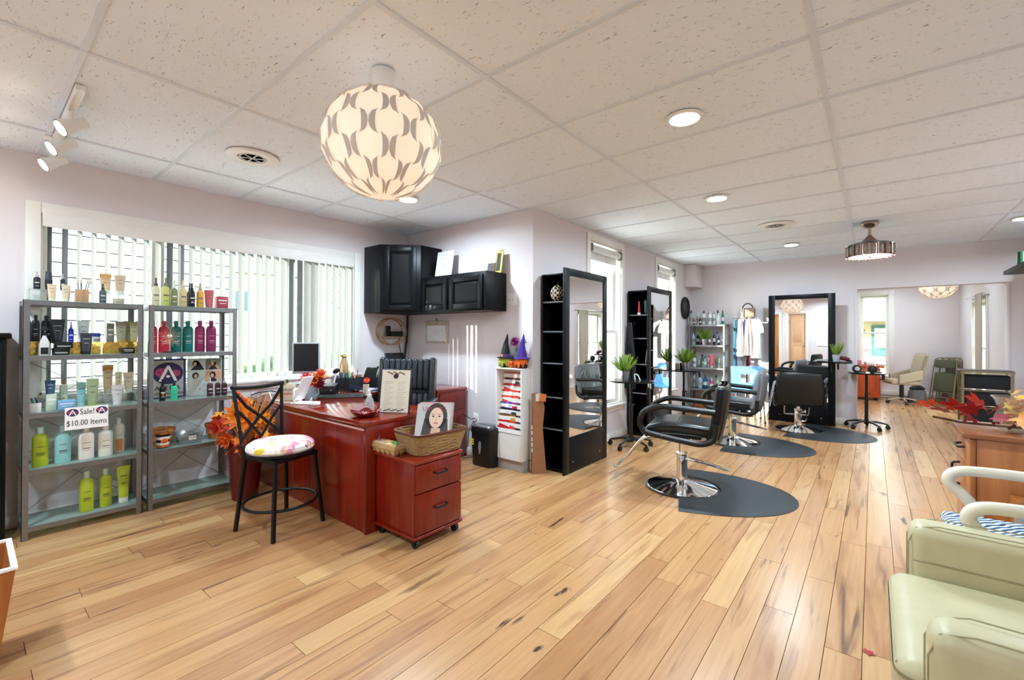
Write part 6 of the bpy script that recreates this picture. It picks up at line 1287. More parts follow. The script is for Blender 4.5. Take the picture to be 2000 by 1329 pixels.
# ================================================================ salon chairs
SEATV = pm('#131414', .30, var=.1, scale=16, name='salon_vinyl', bump=.05, bscale=200)
def salon_chair(label, loc, rz, lift=.0, covered=False):
    t = thing('salon_chair', label, 'salon chair', (loc[0], loc[1], loc[2] if len(loc) > 2 else 0), rz, 'hydraulic salon chairs')
    b_ = MB().lathe([(.001, 0), (.283, 0), (.290, .006), (.283, .014), (.272, .016), (.20, .032), (.10, .056), (.055, .075), (.001, .075)], 48).build('base_dish', CHROME, t)
    MB().lathe([(.284, .0), (.293, .003), (.293, .010), (.284, .015)], 48).build('rubber_rim', BLACK, b_)
    MB().lathe([(.050, .07), (.047, .085), (.045, .27), (.049, .275), (.049, .295), (.001, .297)], 28).build('pump_column', CHROME, t)
    MB().cyl((0, 0, .29), (0, 0, .37+lift), .021, n=18).build('piston', CHROME, t)
    # foot pump lever: long narrow loop to the rear
    lv = MB().tube(arcpts([(-.03, -.075, .285), (-.03, -.082, .24), (-.16, -.09, .215), (-.36, -.06, .185), (-.36, -.02, .185), (-.10, -.03, .225), (-.03, .03, .25)], .02), .0065, 8).build('pump_lever', CHROME, t); MB().cyl((-.0, -.085, .262), (-.0, -.045, .262), .018, n=14).build('lever_pivot', CHROME, lv)
    S = .36+lift                                           # underside of the seat
    MB().box(-.16, .16, -.13, .13, S-.005, S+.02).build('seat_plate', DKSTEEL, t)
    def seatf(p): return (p.x, p.y, p.z + .018*math.cos(p.x*6) - (.035*max(0, (p.x-.14)/.12)**2 if p.x > .14 else 0))
    MB().rbox((.0, 0, S+.07), (.54, .47, .095), .035, 4, fn=seatf).build('seat_cushion', SEATV, t)
    MB().tube([(.02, -.235, S+.128), (.02, 0, S+.139), (.02, .235, S+.128)], .0035, 6).build('seat_seam', BLACK, t)
    def backf(p): 
        z = p.z; return (p.x - .16*z - .35*p.y*p.y*(-1) - .02*math.cos(z*5), p.y*(1-.10*max(0, z)/.25), z)
    bk = MB().rbox((-.285, 0, S+.225), (.085, .54, .45), .04, 4, fn=backf).build('backrest', SEATV, t)
    MB().rbox((-.328, 0, S+.225), (.012, .48, .39), .005, 2, fn=backf).build('back_panel', pm('#1d1a17', .5, var=.08), bk)
    for s in (-1, 1):
        y_ = s*.272
        loop = arcpts([(-.27, y_, S+.245), (-.10, y_, S+.255), (.14, y_, S+.272), (.27, y_, S+.215), (.30, y_, S+.11), (.26, y_, S+.05), (.05, y_, S+.015), (-.17, y_, S-.01), (-.265, y_, S+.03), (-.275, y_, S+.16)], .07, 6)
        a_ = MB().tube(loop, .024, 14).build('armrest_loop', BLKVINYL, t)
        for bx_ in (.12, -.10): MB().cyl((bx_, y_+s*.019, S+.03), (bx_, y_+s*.023, S+.03), .006, n=10).build('bolt', CHROME, a_)
    mb = MB(); yy = .15; mb.tube(arcpts([(.20, -yy, S+.01), (.30, -yy, S-.03), (.50, -yy, .15), (.53, -yy, .135), (.53, yy, .135), (.50, yy, .15), (.30, yy, S-.03), (.20, yy, S+.01)], .04), .011, 12); mb.build('footrest', CHROME, t)
    if covered:
        pl = glass_mat('clear_vinyl_cover', (.93, .95, .97), frost=.22, fcol=(.8, .84, .88)) if 'cover' not in MC else MC['cover']; MC['cover'] = pl
        def cf(p):
            q = backf(p); n_ = math.sin(p.y*70+p.z*31)*math.sin(p.z*83+p.y*17)*.006; return (q[0]+n_, q[1]+n_*.4, q[2])
        MB().rbox((-.287, 0, S+.25), (.115, .57, .42), .045, 4, fn=cf).build('plastic_cover', pl, t)
        for k in range(5):
            y_ = -.2+.1*k; MB().tube([(-.232+.02*math.sin(k*2+i), y_+.03*math.sin(i*1.3+k), S+.10+.055*i) for i in range(6)], .0022, 5).build('cover_crease', pm('#cfd4d8', .2), t)
            MB().tube([(-.388-.012*i+.01*math.sin(k+i), y_+.03*math.sin(i*1.7+k*2), S+.10+.065*i) for i in range(5)], .0022, 5).build('cover_crease', pm('#cfd4d8', .2), t)
    return t
salon_chair('black salon chair nearest the camera, on a chrome base', (-1.255, 3.82), math.radians(192), .085)
salon_chair('black salon chair with a clear plastic cover on its back', (-1.322, 5.85, .0), math.radians(188), .035, True)
salon_chair('black salon chair seen from behind in front of the far mirror', (-.795, 7.17), math.radians(99), .0)
MATM = pm('#20262a', .5, var=.08, scale=10, name='anti_fatigue_mat', bump=.08, bscale=300)
def mat_(label, loc, rz, depth=.86, width=1.12, cut=.30):
    t = thing('floor_mat', label, 'floor mat', (loc[0], loc[1], 0), rz, 'dark D-shaped anti-fatigue mats')
    n = 28; half = width/2
    outer = [(depth*math.sin(PI*i/n)**.85 if 0 < i < n else 0, -half*math.cos(PI*i/n)) for i in range(n+1)]
    outer = [(x_-.02, y_) for x_, y_ in outer]
    inner = [(cut*math.cos(a), cut*math.sin(a)) for a in [PI/2-PI*i/n for i in range(n+1)]]       # from +y round to -y
    P = outer + [( -.02, half)] + [( -.02, cut)] + inner + [(-.02, -cut)]
    # strip between the outer edge and the round cut-out
    inn = [(-.02 if i in (0, n) else cut*math.sin(PI*i/n), -cut*math.cos(PI*i/n)) for i in range(n+1)]
    def band(k, s): return [(a[0]+(b[0]-a[0])*k, a[1]+(b[1]-a[1])*k, s) for a, b in zip(outer, inn)]
    rings = [band(0, .0005), band(0, .004), band(.10, .015), band(.13, .016), band(.9, .016), band(1, .016), band(1, .0005)]
    MB().sheet(rings, thick=0).build('mat_pad', MATM, t); return t
mat_('dark D-shaped floor mat under the nearest salon chair', (-1.255, 3.82), math.radians(18)); mat_('dark D-shaped floor mat under the plastic-covered salon chair', (-1.322, 5.85), math.radians(2)); mat_('dark D-shaped floor mat under the salon chair at the far mirror', (-.795, 7.17), math.radians(-8), .86, 1.16)

# ================================================================ rolling trolleys and plants
def star(t, r=.24, h=.10):
    MB().cyl((0, 0, .06), (0, 0, h+.03), .028, n=16).build('hub', BLKPLAST, t)
    for k in range(5):
        a = 2*PI*k/5+.3; c, s = math.cos(a), math.sin(a)
        MB().tube([(0, 0, h), (.12*c, .12*s, h-.005), (r*c, r*s, .068)], .02, 8, rs=[.025, .020, .013], flat=.7).build('base_leg', BLKPLAST, t)
        c_ = MB().cyl((r*c-.016*s, r*s+.016*c, .026), (r*c+.016*s, r*s-.016*c, .026), .026, n=16).build('caster', BLKPLAST, t); MB().rbox((r*c, r*s, .048), (.036, .036, .03), .008, 2).build('caster_hood', BLKPLAST, c_)
def trolley(label, loc, rz, zt, w_=.50, d_=.34):
    t = thing('salon_trolley', label, 'trolley', (*loc, 0), rz, 'black salon trolleys'); star(t)
    MB().cyl((0, 0, .12), (0, 0, .50), .021, n=16).build('lower_pole', BLKPLAST, t); MB().cyl((0, 0, .50), (0, 0, zt-.02), .015, n=16).build('upper_pole', DKSTEEL, t); MB().tube([(0, 0, .49), (.04, 0, .49)], .008, 8).build('height_knob', BLKPLAST, t)
    MB().loft(superprof([(.93, zt-.02), (1, zt-.008), (1, zt), (.97, zt)], 32, d_, w_, .55)).build('tray', pm('#181a1c', .22), t)
    for k in range(4):
        b_ = MB().cyl((w_/2-.03, -.11+.065*k, zt-.085), (w_/2-.03, -.11+.065*k, zt-.022), .016, .019, 14).build('tool_holder', pm('#c9ccd0', .3, .5) if k % 2 else BLKPLAST, t)
    return t
trolley('black rolling trolley with a potted plant beside the near mirror', (-2.16, 4.83), .55, .765); trolley('black rolling trolley with a potted plant beside the middle mirror', (-2.10, 6.47), .2, .795); trolley('black rolling trolley with two round hair tools, at the wide opening', (-.075, 7.94), .0, .775, .42, .30)
GRN = [pm(c, .6, var=.15) for c in ('#7f9c2c', '#5f8422', '#98b040')]
def potted(label, loc, s=1.0, seed=1, potc=None, spread=1.0, dense=34):
    r_ = random.Random(seed); t = thing('potted_plant', label, 'potted plant', loc, 0, 'small potted fern plants'); t.scale = (s, s, s)
    MB().lathe([(.001, 0), (.034, 0), (.036, .004), (.046, .09), (.048, .096), (.044, .096), (.042, .088), (.001, .086)], 22).build('pot', potc or pm((.55, .56, .58), .28, .9), t)
    frond = MB(); L_ = .155
    frond.tube([(0, 0, 0), (.03, 0, .05), (.05, 0, L_)], .0016, 5)
    for k in range(20):
        u = .12+.88*k/20; b = Vector((.05*u, 0, L_*u)); q = (1.2-u)
        for sg in (-1, 1): frond.add([tuple(b), tuple(b+Vector((.004, sg*.007*q, .004))), tuple(b+Vector((.007, sg*.026*q, .018))), tuple(b+Vector((.0, sg*.008*q, .0075)))], [(0, 1, 2, 3)])
    fm = [frond.mesh('frond', g_) for g_ in GRN]
    for k in range(dense):
        a = r_.uniform(0, 2*PI); e = r_.uniform(-.35, .62)*spread; l_ = r_.uniform(.6, 1.15)
        link('frond', fm[k % 3], t, (.014*math.cos(a), .014*math.sin(a), .086), (0, e, a), (l_, l_, l_))
    return t
potted('bushy fern in a silver pot on the trolley beside the near mirror', (-2.225, 4.80, .7655), 1.12, 1, dense=110); potted('bushy fern in a silver pot on the trolley beside the middle mirror', (-2.07, 6.45, .7955), 1.15, 2, dense=110); potted('thin sprig plant in a silver pot on the trolley beside the middle mirror', (-2.27, 6.36, .7955), .85, 9, dense=12)
# round hair tools on the far trolley
for k, (x_, lab) in enumerate(((-.18, 'round black and white hair clipper on the far trolley'), (-.01, 'round black hair brush on the far trolley'))):
    t = thing('hair_tool', lab, 'hair tool', (x_, 7.91, .7755)); MB().at((0, 0, .052), (PI/2, 0, .3)).lathe([(.001, -.02), (.05, -.02), (.054, -.012), (.054, .012), (.05, .02), (.001, .02)], 26).build('drum', BLKPLAST, t); MB().at((0, 0, .052), (PI/2, 0, .3)).lathe([(.001, .0205), (.03 if k == 0 else .036, .0205), (.028, .024), (.001, .024)], 22).build('face_disc', pm('#d8d6d0', .5) if k == 0 else pm('#22262a', .3), t); MB().rbox((.045, .01, .012), (.11, .035, .02), .006).build('handle', BLKPLAST, t)
# small things on trolley 1 and 2
t = thing('white_hair_clip', 'white folded towel clip on the near trolley', 'clip', (-2.135, 4.885, .7655)); MB().tube(arcpts([(0, 0, .003), (-.01, 0, .07), (.03, .0, .065), (.06, 0, .003)], .03), .007, 8).build('clip_body', WHITEP, t)
t = thing('comb_jar', 'pair of wooden and black cases beside the sprig plant', 'case', (-2.19, 6.46, .7955)); MB().rbox((0, 0, .045), (.045, .05, .09), .004).build('wood_block', pm('#8f7658', .5), t); MB().rbox((.055, .03, .05), (.04, .06, .10), .004).build('black_case', BLKPLAST, t)
# half-round ledge on the far mirror with a plant, plate and dryer
t = thing('mirror_ledge', 'black half-round ledge mounted at the right of the far mirror', 'ledge', (-.44, 7.635, .93))
MB().loft(superprof([(.94, -.02), (1, -.01), (1, 0), (.97, 0)], 32, .26, .46, .62)).build('ledge_board', pm('#181a1c', .22), t); MB().box(-.03, -.01, .05, .09, -.16, -.02).build('bracket', BLKPLAST, t); MB().cyl((.06, .0, -.02), (.06, 0, -.11), .012, n=12).build('dryer_holder', DKSTEEL, t)
potted('upright grass plant in a white pot on the far mirror ledge', (-.40, 7.625, .9305), 1.0, 5, pm('#b8bcc6', .3), .4, 40)
t = thing('white_plate', 'white oval plate on the far mirror ledge', 'plate', (-.57, 7.62, .9305)); MB().lathe([(.001, 0), (.05, 0), (.08, .012), (.078, .014), (.048, .004), (.001, .004)], 28, sy=.7).build('plate_body', WHITEP, t)
t = thing('hair_dryer', 'dark red hair dryer on the far mirror ledge', 'hair dryer', (-.30, 7.64, .9305)); MB().tube([(-.06, 0, .055), (.0, 0, .045), (.05, 0, .03)], .025, 14, rs=[.024, .028, .022]).build('barrel', pm('#5a1420', .3), t); MB().tube([(-.02, 0, .04), (.02, .02, .016), (.07, .03, .012)], .012, 10).build('handle', BLKPLAST, t)

# ================================================================ far corner: product rack, coats, blue chair, clock
fr = rack(-2.445, -1.865, 7.76, 8.06, [1.473, 1.133, .76, .404, .08], 1.473, 'grey steel product rack in the far corner under the clock', axis='y', glass=False)
FB = [ # x, shelf z, dia, height, colour, cap, label
 (-2.42, 1.473, .07, .25, '#9fb8b0', '#232f6a', 'tall pale green bottle with a navy cap on the corner rack top'), (-2.385, 1.473, .042, .115, '#b8323c', '#b8323c', 'short red bottle on the corner rack top'), (-2.325, 1.473, .062, .225, '#d8dadc', '#d0d2d4', 'broad white bottle on the corner rack top'), (-2.27, 1.473, .035, .12, '#1c1e22', '#1c1e22', 'small black bottle on the corner rack top'),
 (-2.225, 1.473, .065, .24, '#e2e0dc', '#3a3c40', 'tall white bottle with dark print on the corner rack top'), (-2.165, 1.473, .03, .21, '#c8ccca', '#5a5c60', 'thin grey can on the corner rack top'), (-2.11, 1.473, .055, .225, '#dfe4e4', '#dfe4e4', 'white cone bottle on the corner rack top'), (-2.065, 1.473, .05, .22, '#e2e6da', '#6aa04a', 'white bottle with a green cap on the corner rack top'), (-1.94, 1.473, .042, .24, '#1f7a6a', '#16181a', 'slim teal bottle on the corner rack top'),
 (-2.38, 1.133, .07, .20, '#9fc0c0', '#a8c8c8', 'pale teal canister on the corner rack second shelf'), (-2.32, 1.133, .05, .21, '#1c1e22', '#c0c2c4', 'black and silver box bottle on the corner rack second shelf'), (-2.275, 1.133, .05, .20, '#8a2434', '#8a2434', 'maroon bottle left of the fern on the corner rack'), (-2.12, 1.133, .04, .19, '#7a3a44', '#c8ccd0', 'plum bottle right of the fern on the corner rack'), (-2.06, 1.133, .045, .225, '#24324a', '#3a4a8a', 'dark bottle with a blue cone cap on the corner rack'), (-2.02, 1.133, .045, .225, '#d8d8d8', '#2a3a8a', 'white bottle with a blue cone cap on the corner rack'), (-1.975, 1.133, .04, .17, '#20242c', '#2a3a9a', 'small black bottle with a blue cap on the corner rack'), (-1.92, 1.133, .06, .13, '#d0d8dc', '#2f4aa8', 'pale bottle with a bright blue cap on the corner rack'),
 (-2.40, .76, .06, .22, '#b8d0d8', '#d8dcdc', 'pale blue bottle on the corner rack third shelf'), (-2.36, .76, .06, .19, '#e0e2e2', '#202428', 'white can with a black band on the corner rack third shelf'), (-2.30, .76, .03, .22, '#a0a480', '#a0a480', 'thin olive tube on the corner rack third shelf'), (-2.24, .76, .07, .12, '#dfe6e6', '#3a3c40', 'white flask on the corner rack third shelf'), (-2.19, .76, .05, .19, '#7aa0a0', '#1e2c2c', 'sea green bottle on the corner rack third shelf'), (-2.145, .76, .035, .2, '#e2dcdc', '#a82a30', 'white bottle with a red top on the corner rack third shelf'), (-2.03, .76, .05, .20, '#b0bc88', '#c0cc9a', 'sage bottle on the corner rack third shelf'), (-1.965, .76, .042, .16, '#a8ccb4', '#e0e6e2', 'mint bottle, left of the pair on the corner rack third shelf'), (-1.915, .76, .042, .16, '#a8ccb4', '#e0e6e2', 'mint bottle, right of the pair on the corner rack third shelf'),
 (-2.39, .404, .05, .27, '#b8d8e0', '#2a3a9a', 'tall pale bottle with a navy cap on the corner rack fourth shelf'), (-2.27, .404, .08, .21, '#8fb4c4', '#8fb4c4', 'pale blue jug on the corner rack fourth shelf'), (-2.20, .404, .08, .22, '#1f5a86', '#1f5a86', 'dark blue jug on the corner rack fourth shelf'), (-2.13, .404, .04, .19, '#7a5aa0', '#e0e0e0', 'violet bottle on the corner rack fourth shelf'), (-2.085, .404, .06, .17, '#d02a8a', '#c8cacc', 'magenta bottle on the corner rack fourth shelf'), (-2.0, .404, .06, .18, '#b0d0a0', '#c0d8b0', 'pale green bottle on the corner rack fourth shelf'), (-1.95, .404, .05, .17, '#7aa84a', '#d8dcd0', 'leaf green bottle on the corner rack fourth shelf'), (-1.905, .404, .06, .22, '#c0dcb0', '#c0dcb0', 'tall pale lime box bottle on the corner rack fourth shelf')]
for k, (x_, z_, d_, h_, c1, c2, lab) in enumerate(FB):
    o = thing('product_bottle', lab, 'bottle', (x_, 7.83+.05*((k*7) % 3), z_-.003), 0, 'bottles on the corner rack'); r_ = d_/2*.94
    MB().lathe([(r_*.94, 0), (r_, .004), (r_, h_*.66), (r_*.8, h_*.74), (r_*.42, h_*.80), (.001, h_*.80)], 16).build('bottle_body', pm(c1, .35), o); MB().lathe([(r_*.45, h_*.79), (r_*.42, h_*.9), (r_*.22, h_), (.001, h_)], 12).build('cap', pm(c2, .4), o); MB().lathe([(r_*1.01, h_*.25), (r_*1.01, h_*.5)], 16).build('paper_label', pm('#d8dad8' if sum(srgb(c1)) < 1 else '#8f9694', .6), o)
def trigger_bottle(x, z, y, h_, c1, c2, lab):
    o = thing('trigger_spray', lab, 'bottle', (x, y, z-.003), -PI/2, 'trigger sprays on the corner rack'); MB().lathe([(.026, 0), (.028, .004), (.028, h_*.5), (.012, h_*.72), (.001, h_*.72)], 16).build('bottle_body', pm(c1, .35), o); MB().rbox((.012, 0, h_*.86), (.05, .018, h_*.2), .006).build('trigger_head', pm(c2, .4), o); MB().tube([(.03, 0, h_*.82), (.036, 0, h_*.72), (.026, 0, h_*.62)], .004, 6).build('trigger', pm(c2, .4), o)
trigger_bottle(-2.0, 1.473, 7.88, .25, '#d8dcdc', '#16181a', 'white trigger spray with a black head on the corner rack top'); trigger_bottle(-2.26, .76, 7.93, .22, '#6a7a6a', '#1c2220', 'dark trigger spray on the corner rack third shelf'); trigger_bottle(-2.04, .404, 7.93, .24, '#a8c49a', '#1c2022', 'green trigger spray with a black head on the corner rack fourth shelf')
t = thing('pink_tube', 'coral pink tube on the corner rack third shelf', 'tube', (-2.09, 7.85, .757)); MB().loft([[(.034*math.cos(2*PI*i/20)*(.8+.25*u), .024*math.sin(2*PI*i/20)*(1-.92*u), .02+.19*u) for i in range(20)] for u in [k/5 for k in range(6)]]).build('tube_body', pm('#d8606c', .4), t); MB().lathe([(.026, 0), (.026, .02), (.001, .02)], 18, sy=.8).build('cap', WHITEP, t)
t = thing('kraft_box', 'brown cardboard box at the bottom of the corner rack', 'box', (-2.26, 7.88, .077)); MB().rbox((0, 0, .08), (.2, .2, .16), .003).build('box_body', pm('#9a5a34', .8), t); MB().at((.0, -.1, .16), (.4, 0, 0)).box(-.1, .1, -.05, 0, 0, .003).build('flap', pm('#8a5030', .8), t, smooth=0)
potted('fern in a silver pot on the corner rack second shelf', (-2.195, 7.80, 1.130), 1.05, 4, dense=80)
# clock
t = thing('wall_clock', 'round black-rimmed wall clock beyond the second narrow window', 'clock', (XC+.004, 7.718, 1.755)); t.rotation_euler = (0, PI/2, 0)
MB().lathe([(.145, 0), (.185, .0), (.19, .02), (.18, .04), (.155, .045), (.145, .02)], 40).build('rim', pm('#1d1c1a', .35), t); MB().lathe([(.001, .004), (.15, .004), (.15, .012), (.001, .012)], 40).build('face', pm('#c8c2b4', .6), t)
for k in range(12): MB().at((0, 0, .013), (0, 0, 2*PI*k/12)).box(.115, .138, -.004, .004, 0, .001).build('hour_mark', BLACK, t)
for L_, a in ((.08, .7), (.115, 2.6)): MB().at((0, 0, .015), (0, 0, a)).box(-.01, L_, -.004, .004, 0, .002).build('hand', BLACK, t)
# coat stand with clothes
t = thing('coat_stand', 'slim coat stand in the far corner hung with smocks and towels', 'coat stand', (-1.585, 7.955, 0))
MB().cyl((0, 0, .02), (0, 0, 1.58), .012, n=12).build('pole', DKSTEEL, t); MB().lathe([(.001, 0), (.10, 0), (.10, .012), (.02, .03), (.001, .03)], 28).build('foot', DKSTEEL, t); MB().cyl((-.2, 0, 1.57), (.18, 0, 1.57), .009, n=10).build('hanging_bar', CHROME, t)
def garment(x, w_, z1, col, lab, nm='smock', yoff=0, sleeves=False, seed=1):
    g_ = thing(nm, lab, 'garment', (-1.585+x, 7.985+yoff*.8, 1.552), 0, 'garments on the coat stand'); r_ = random.Random(seed); L_ = 1.552-z1; rows = []
    for i in range(9):
        u = i/8; ww = w_*(.55+.45*min(1, u*2.2)); rows.append([(ww*(j/8-.5), -.012-.014*math.sin(j*2.1+seed+u*1.5)-.02*math.sin(PI*j/8), -L_*u) for j in range(9)])
    MB().sheet(rows, thick=.012).build('cloth', pm(col, .85, var=.05), g_); MB().tube(arcpts([(0, 0, .035), (0, 0, .0), (-w_*.25, 0, -.02)], .01), .003, 6).build('hanger', CHROME, g_)
    if sleeves:
        for s in (-1, 1): MB().tube([(s*w_*.28, -.02, -.02), (s*w_*.55, -.025, -.14), (s*w_*.6, -.03, -.22)], .04, 8, rs=[.035, .042, .045], flat=.5).build('sleeve', pm(col, .85, var=.05), g_)
garment(-.17, .06, .78, '#2f6480', 'long teal towel at the left of the coat stand', 'hanging_towel', 0, False, 2); garment(-.09, .10, .95, '#c9c8c4', 'light grey smock on the coat stand', 'smock', -.04, False, 3); garment(-.02, .06, .98, '#3c4a78', 'blue patterned smock on the coat stand', 'smock', .0, False, 4); garment(.03, .10, .97, '#b8a8a0', 'mauve grey smock in the middle of the coat stand', 'smock', -.05, False, 5); garment(.13, .15, .93, '#e6e2de', 'white short-sleeved smock at the right of the coat stand', 'smock', -.02, True, 6); garment(.02, .03, .80, '#7a2440', 'thin maroon cloth hanging lowest on the coat stand', 'hanging_cloth', .03, False, 7)
t = thing('handbag', 'taupe handbag with a round handle on top of the coat stand', 'handbag', (-1.57, 7.955, 1.582)); MB().rbox((.02, 0, .075), (.17, .08, .15), .02).build('bag_body', pm('#8f7a66', .6, var=.15, scale=30), t); MB().tube([(-.08+.0*i, -.01, .08) if i == 0 else (.0+.085*math.cos(PI-PI*i/12), -.01, .10+.125*math.sin(PI*i/12)) for i in range(13)], .010, 8).build('handle', pm('#4a3828', .6), t); MB().rbox((-.05, -.042, .075), (.02, .006, .14), .002).build('strap', pm('#5a2c20', .6), t)
# blue plastic chair
BLUE = pm('#6fb2dc', .45, var=.03, name='blue_plastic')
t = thing('blue_chair', 'light blue plastic stacking chair with chrome legs by the coat stand', 'chair', (-1.47, 7.53, 0), math.radians(-72))
mb = MB(); zb = .40
back = [[(-.19-.10*(z-.43)/.36 - .02*math.cos(y_*6), y_, z) for y_ in (-.22, -.085, .085, .22)] for z in (.43, .55, .68, .80)]
for i in range(3):
    for j in range(3):
        if i == 1 and j == 1: continue
        mb.sheet([[back[i][j], back[i][j+1]], [back[i+1][j], back[i+1][j+1]]], thick=.012)
mb.build('backrest', BLUE, t)
mb = MB(); mb.sheet([[(.20-.40*u, y_, .425-.02*math.sin(PI*u)+.0*y_) for y_ in (-.215, -.07, .07, .215)] for u in [i/6 for i in range(7)]], thick=-.012); mb.box(-.205, -.19, -.215, .215, .41, .445); mb.build('seat', BLUE, t)
for sy in (-1, 1):
    MB().tube(arcpts([(.19, sy*.19, 0), (.15, sy*.17, .405), (-.15, sy*.17, .405), (-.22, sy*.19, 0)], .04), .011, 8).build('leg_frame', CHROME, t)
    for x_ in (.19, -.22): MB().cyl((x_, sy*.19, 0), (x_, sy*.19, .02), .014, n=10).build('foot_cap', BLKPLAST, t)
# ceiling fan light with crystals
t = thing('crystal_fan_light', 'round crystal drum ceiling fan light in rose gold near the far wall', 'ceiling light', (-.03, 6.0, H))
RG = pm((.55, .40, .32), .2, 1.0, var=.05, name='rose_gold')
MB().lathe([(.001, 0), (.075, 0), (.082, -.02), (.06, -.05), (.03, -.062), (.001, -.062)], 28).build('canopy', RG, t); MB().cyl((0, 0, -.06), (0, 0, -.14), .014, n=12).build('down_rod', RG, t)
MB().lathe([(.014, -.135), (.03, -.155), (.06, -.19), (.10, -.215), (.001, -.215)], 28).build('motor_cone', pm('#8a7466', .4), t); MB().lathe([(.08, -.205), (.17, -.225), (.205, -.245), (.205, -.252), (.001, -.25)], 40).build('folded_blade_cover', pm('#5f666a', .25, .4), t)
MB().lathe([(.19, -.25), (.19, -.36), (.185, -.362), (.185, -.252)], 40).build('drum_frame', RG, t)
CRY = pm('#c9c9c4', .04, .0, var=.25, scale=60, name='cut_crystal', trans=.5, spec=.9)
cm = MB().loft([[(0, -.02, -.048), (0, .02, -.048), (0, .02, .048), (0, -.02, .048)], [(.014, -.010, -.034), (.014, .010, -.034), (.014, .010, .034), (.014, -.010, .034)]]).mesh('crystal', CRY, smooth=0); fm_ = MB().box(-.002, .016, -.005, .005, -.06, .062).mesh('crystal_bar', RG, smooth=0)
for k in range(18):
    a = 2*PI*k/18; link('crystal', cm, t, (.192*math.cos(a), .192*math.sin(a), -.306), (0, 0, a)); b = a+PI/18; link('crystal_bar', fm_, t, (.192*math.cos(b), .192*math.sin(b), -.306), (0, 0, b)); 
    MB().ball((.185*math.cos(a), .185*math.sin(a), -.372), .007, 6).build('bead', RG, t)
MB().lathe([(.001, -.358), (.182, -.358), (.182, -.352), (.001, -.352)], 36).build('diffuser', translucent_mat('fan_diffuser', (.9, .9, .9), .5, emit=.7), t); MB().lathe([(.012, -.375), (.014, -.358), (.001, -.358)], 14).build('finial', RG, t)
# ================================================================ right side: cream armchair
CREAM = pm('#beb590', .42, var=.06, scale=7, name='cream_leather', bump=.10, bscale=90)
PIPE = pm('#a09876', .5, name='cream_seam')
t = thing('cream_armchair', 'cream leather armchair in the lower right corner', 'armchair', (.10, 1.85, 0))
def soft(p, k=.010): return (p.x, p.y, p.z + k*math.cos(p.x*5)*math.cos(p.y*5))
MB().rbox((.42, 0, .17), (.72, .78, .20), .03, 3).build('base', CREAM, t)
MB().rbox((.325, 0, .355), (.77, .615, .155), .05, 4, fn=lambda p: (p.x, p.y, p.z+.015*math.cos(p.x*4)*math.cos(p.y*4))).build('seat_cushion', CREAM, t)
MB().tube([(-.052, y_, .405) for y_ in (-.27, -.1, .1, .27)], .004, 6).build('seat_piping', PIPE, t)
for s in (-1, 1):
    a_ = MB().rbox((.40, s*.375, .335), (.80, .13, .53), .045, 4).build('arm', CREAM, t)
    for dy in (-.045, .045): MB().tube([(.001, s*.375+dy, .10), (-.002, s*.375+dy, .3), (-.001, s*.375+dy, .53), (.02, s*.375+dy*.9, .585), (.08, s*.375+dy, .602), (.5, s*.375+dy, .604)], .0022, 6).build('arm_piping', PIPE, a_)
    MB().tube([(.012, s*.375-s*.066, .475), (.3, s*.375-s*.066, .475), (.75, s*.375-s*.066, .475)], .0035, 6).build('arm_seam', PIPE, a_)
MB().rbox((.80, 0, .52), (.20, .62, .72), .06, 4, fn=lambda p: (p.x+.10*p.z, p.y, p.z)).build('backrest', CREAM, t)
for x_ in (.10, .74):
    for s in (-1, 1): MB().cyl((x_, s*.33, 0), (x_, s*.33, .075), .02, .028, 14).build('leg', pm('#3a2a1c', .4), t)
# white wooden armchair with a blue leaf cushion
IVORY = pm('#dcd3bd', .4, var=.05, name='ivory_painted_wood')
t = thing('white_wood_armchair', 'white painted armchair with curved arms and a blue leaf cushion', 'armchair', (.30, 2.60, 0))
for s in (-1, 1):
    y_ = s*.285
    MB().tube(cr([(.42, y_, .66), (.22, y_, .672), (.06, y_, .668), (-.005, y_, .655), (-.03, y_, .625), (-.02, y_, .59), (.02, y_, .55), (.055, y_, .50), (.06, y_, .45), (.06, y_, .42)]), .023, 14).build('arm', IVORY, t)
    MB().tube([(.06, y_, .43), (.05, y_, .25), (.06, y_, 0)], .022, 10, rs=[.026, .020, .014]).build('leg', IVORY, t); MB().tube([(.44, y_, .0), (.42, y_, .4), (.42, y_, .68), (.48, y_, .98)], .022, 10).build('back_post', IVORY, t)
mb = MB(); mb.rbox((.24, 0, .40), (.42, .60, .055), .012); mb.build('seat_rail', IVORY, t)
lf, lt, lb = new_mat('blue_leaf_print'); tc = lt.nodes.new('ShaderNodeTexCoord'); mp = lt.nodes.new('ShaderNodeMapping'); mp.inputs['Rotation'].default_value = (0, 0, .7); wv = lt.nodes.new('ShaderNodeTexWave'); wv.inputs['Scale'].default_value = 14; wv.inputs['Distortion'].default_value = 5; wv.inputs['Detail'].default_value = 1; rp = lt.nodes.new('ShaderNodeValToRGB'); rp.color_ramp.elements[0].position = .45; rp.color_ramp.elements[0].color = (*srgb('#2c4f72'), 1); rp.color_ramp.elements[1].position = .58; rp.color_ramp.elements[1].color = (*srgb('#d8e2ea'), 1)
lt.links.new(tc.outputs['Object'], mp.inputs[0]); lt.links.new(mp.outputs[0], wv.inputs[0]); lt.links.new(wv.outputs['Fac'], rp.inputs[0]); lt.links.new(rp.outputs[0], lb.inputs['Base Color']); lb.inputs['Roughness'].default_value = .8
MB().rbox((.19, 0, .452), (.50, .53, .055), .024, 3).build('seat_cushion', lf, t); MB().rbox((.47, 0, .74), (.05, .50, .42), .02, 3, fn=lambda p: (p.x+.2*p.z, p.y, p.z)).build('back_cushion', lf, t)
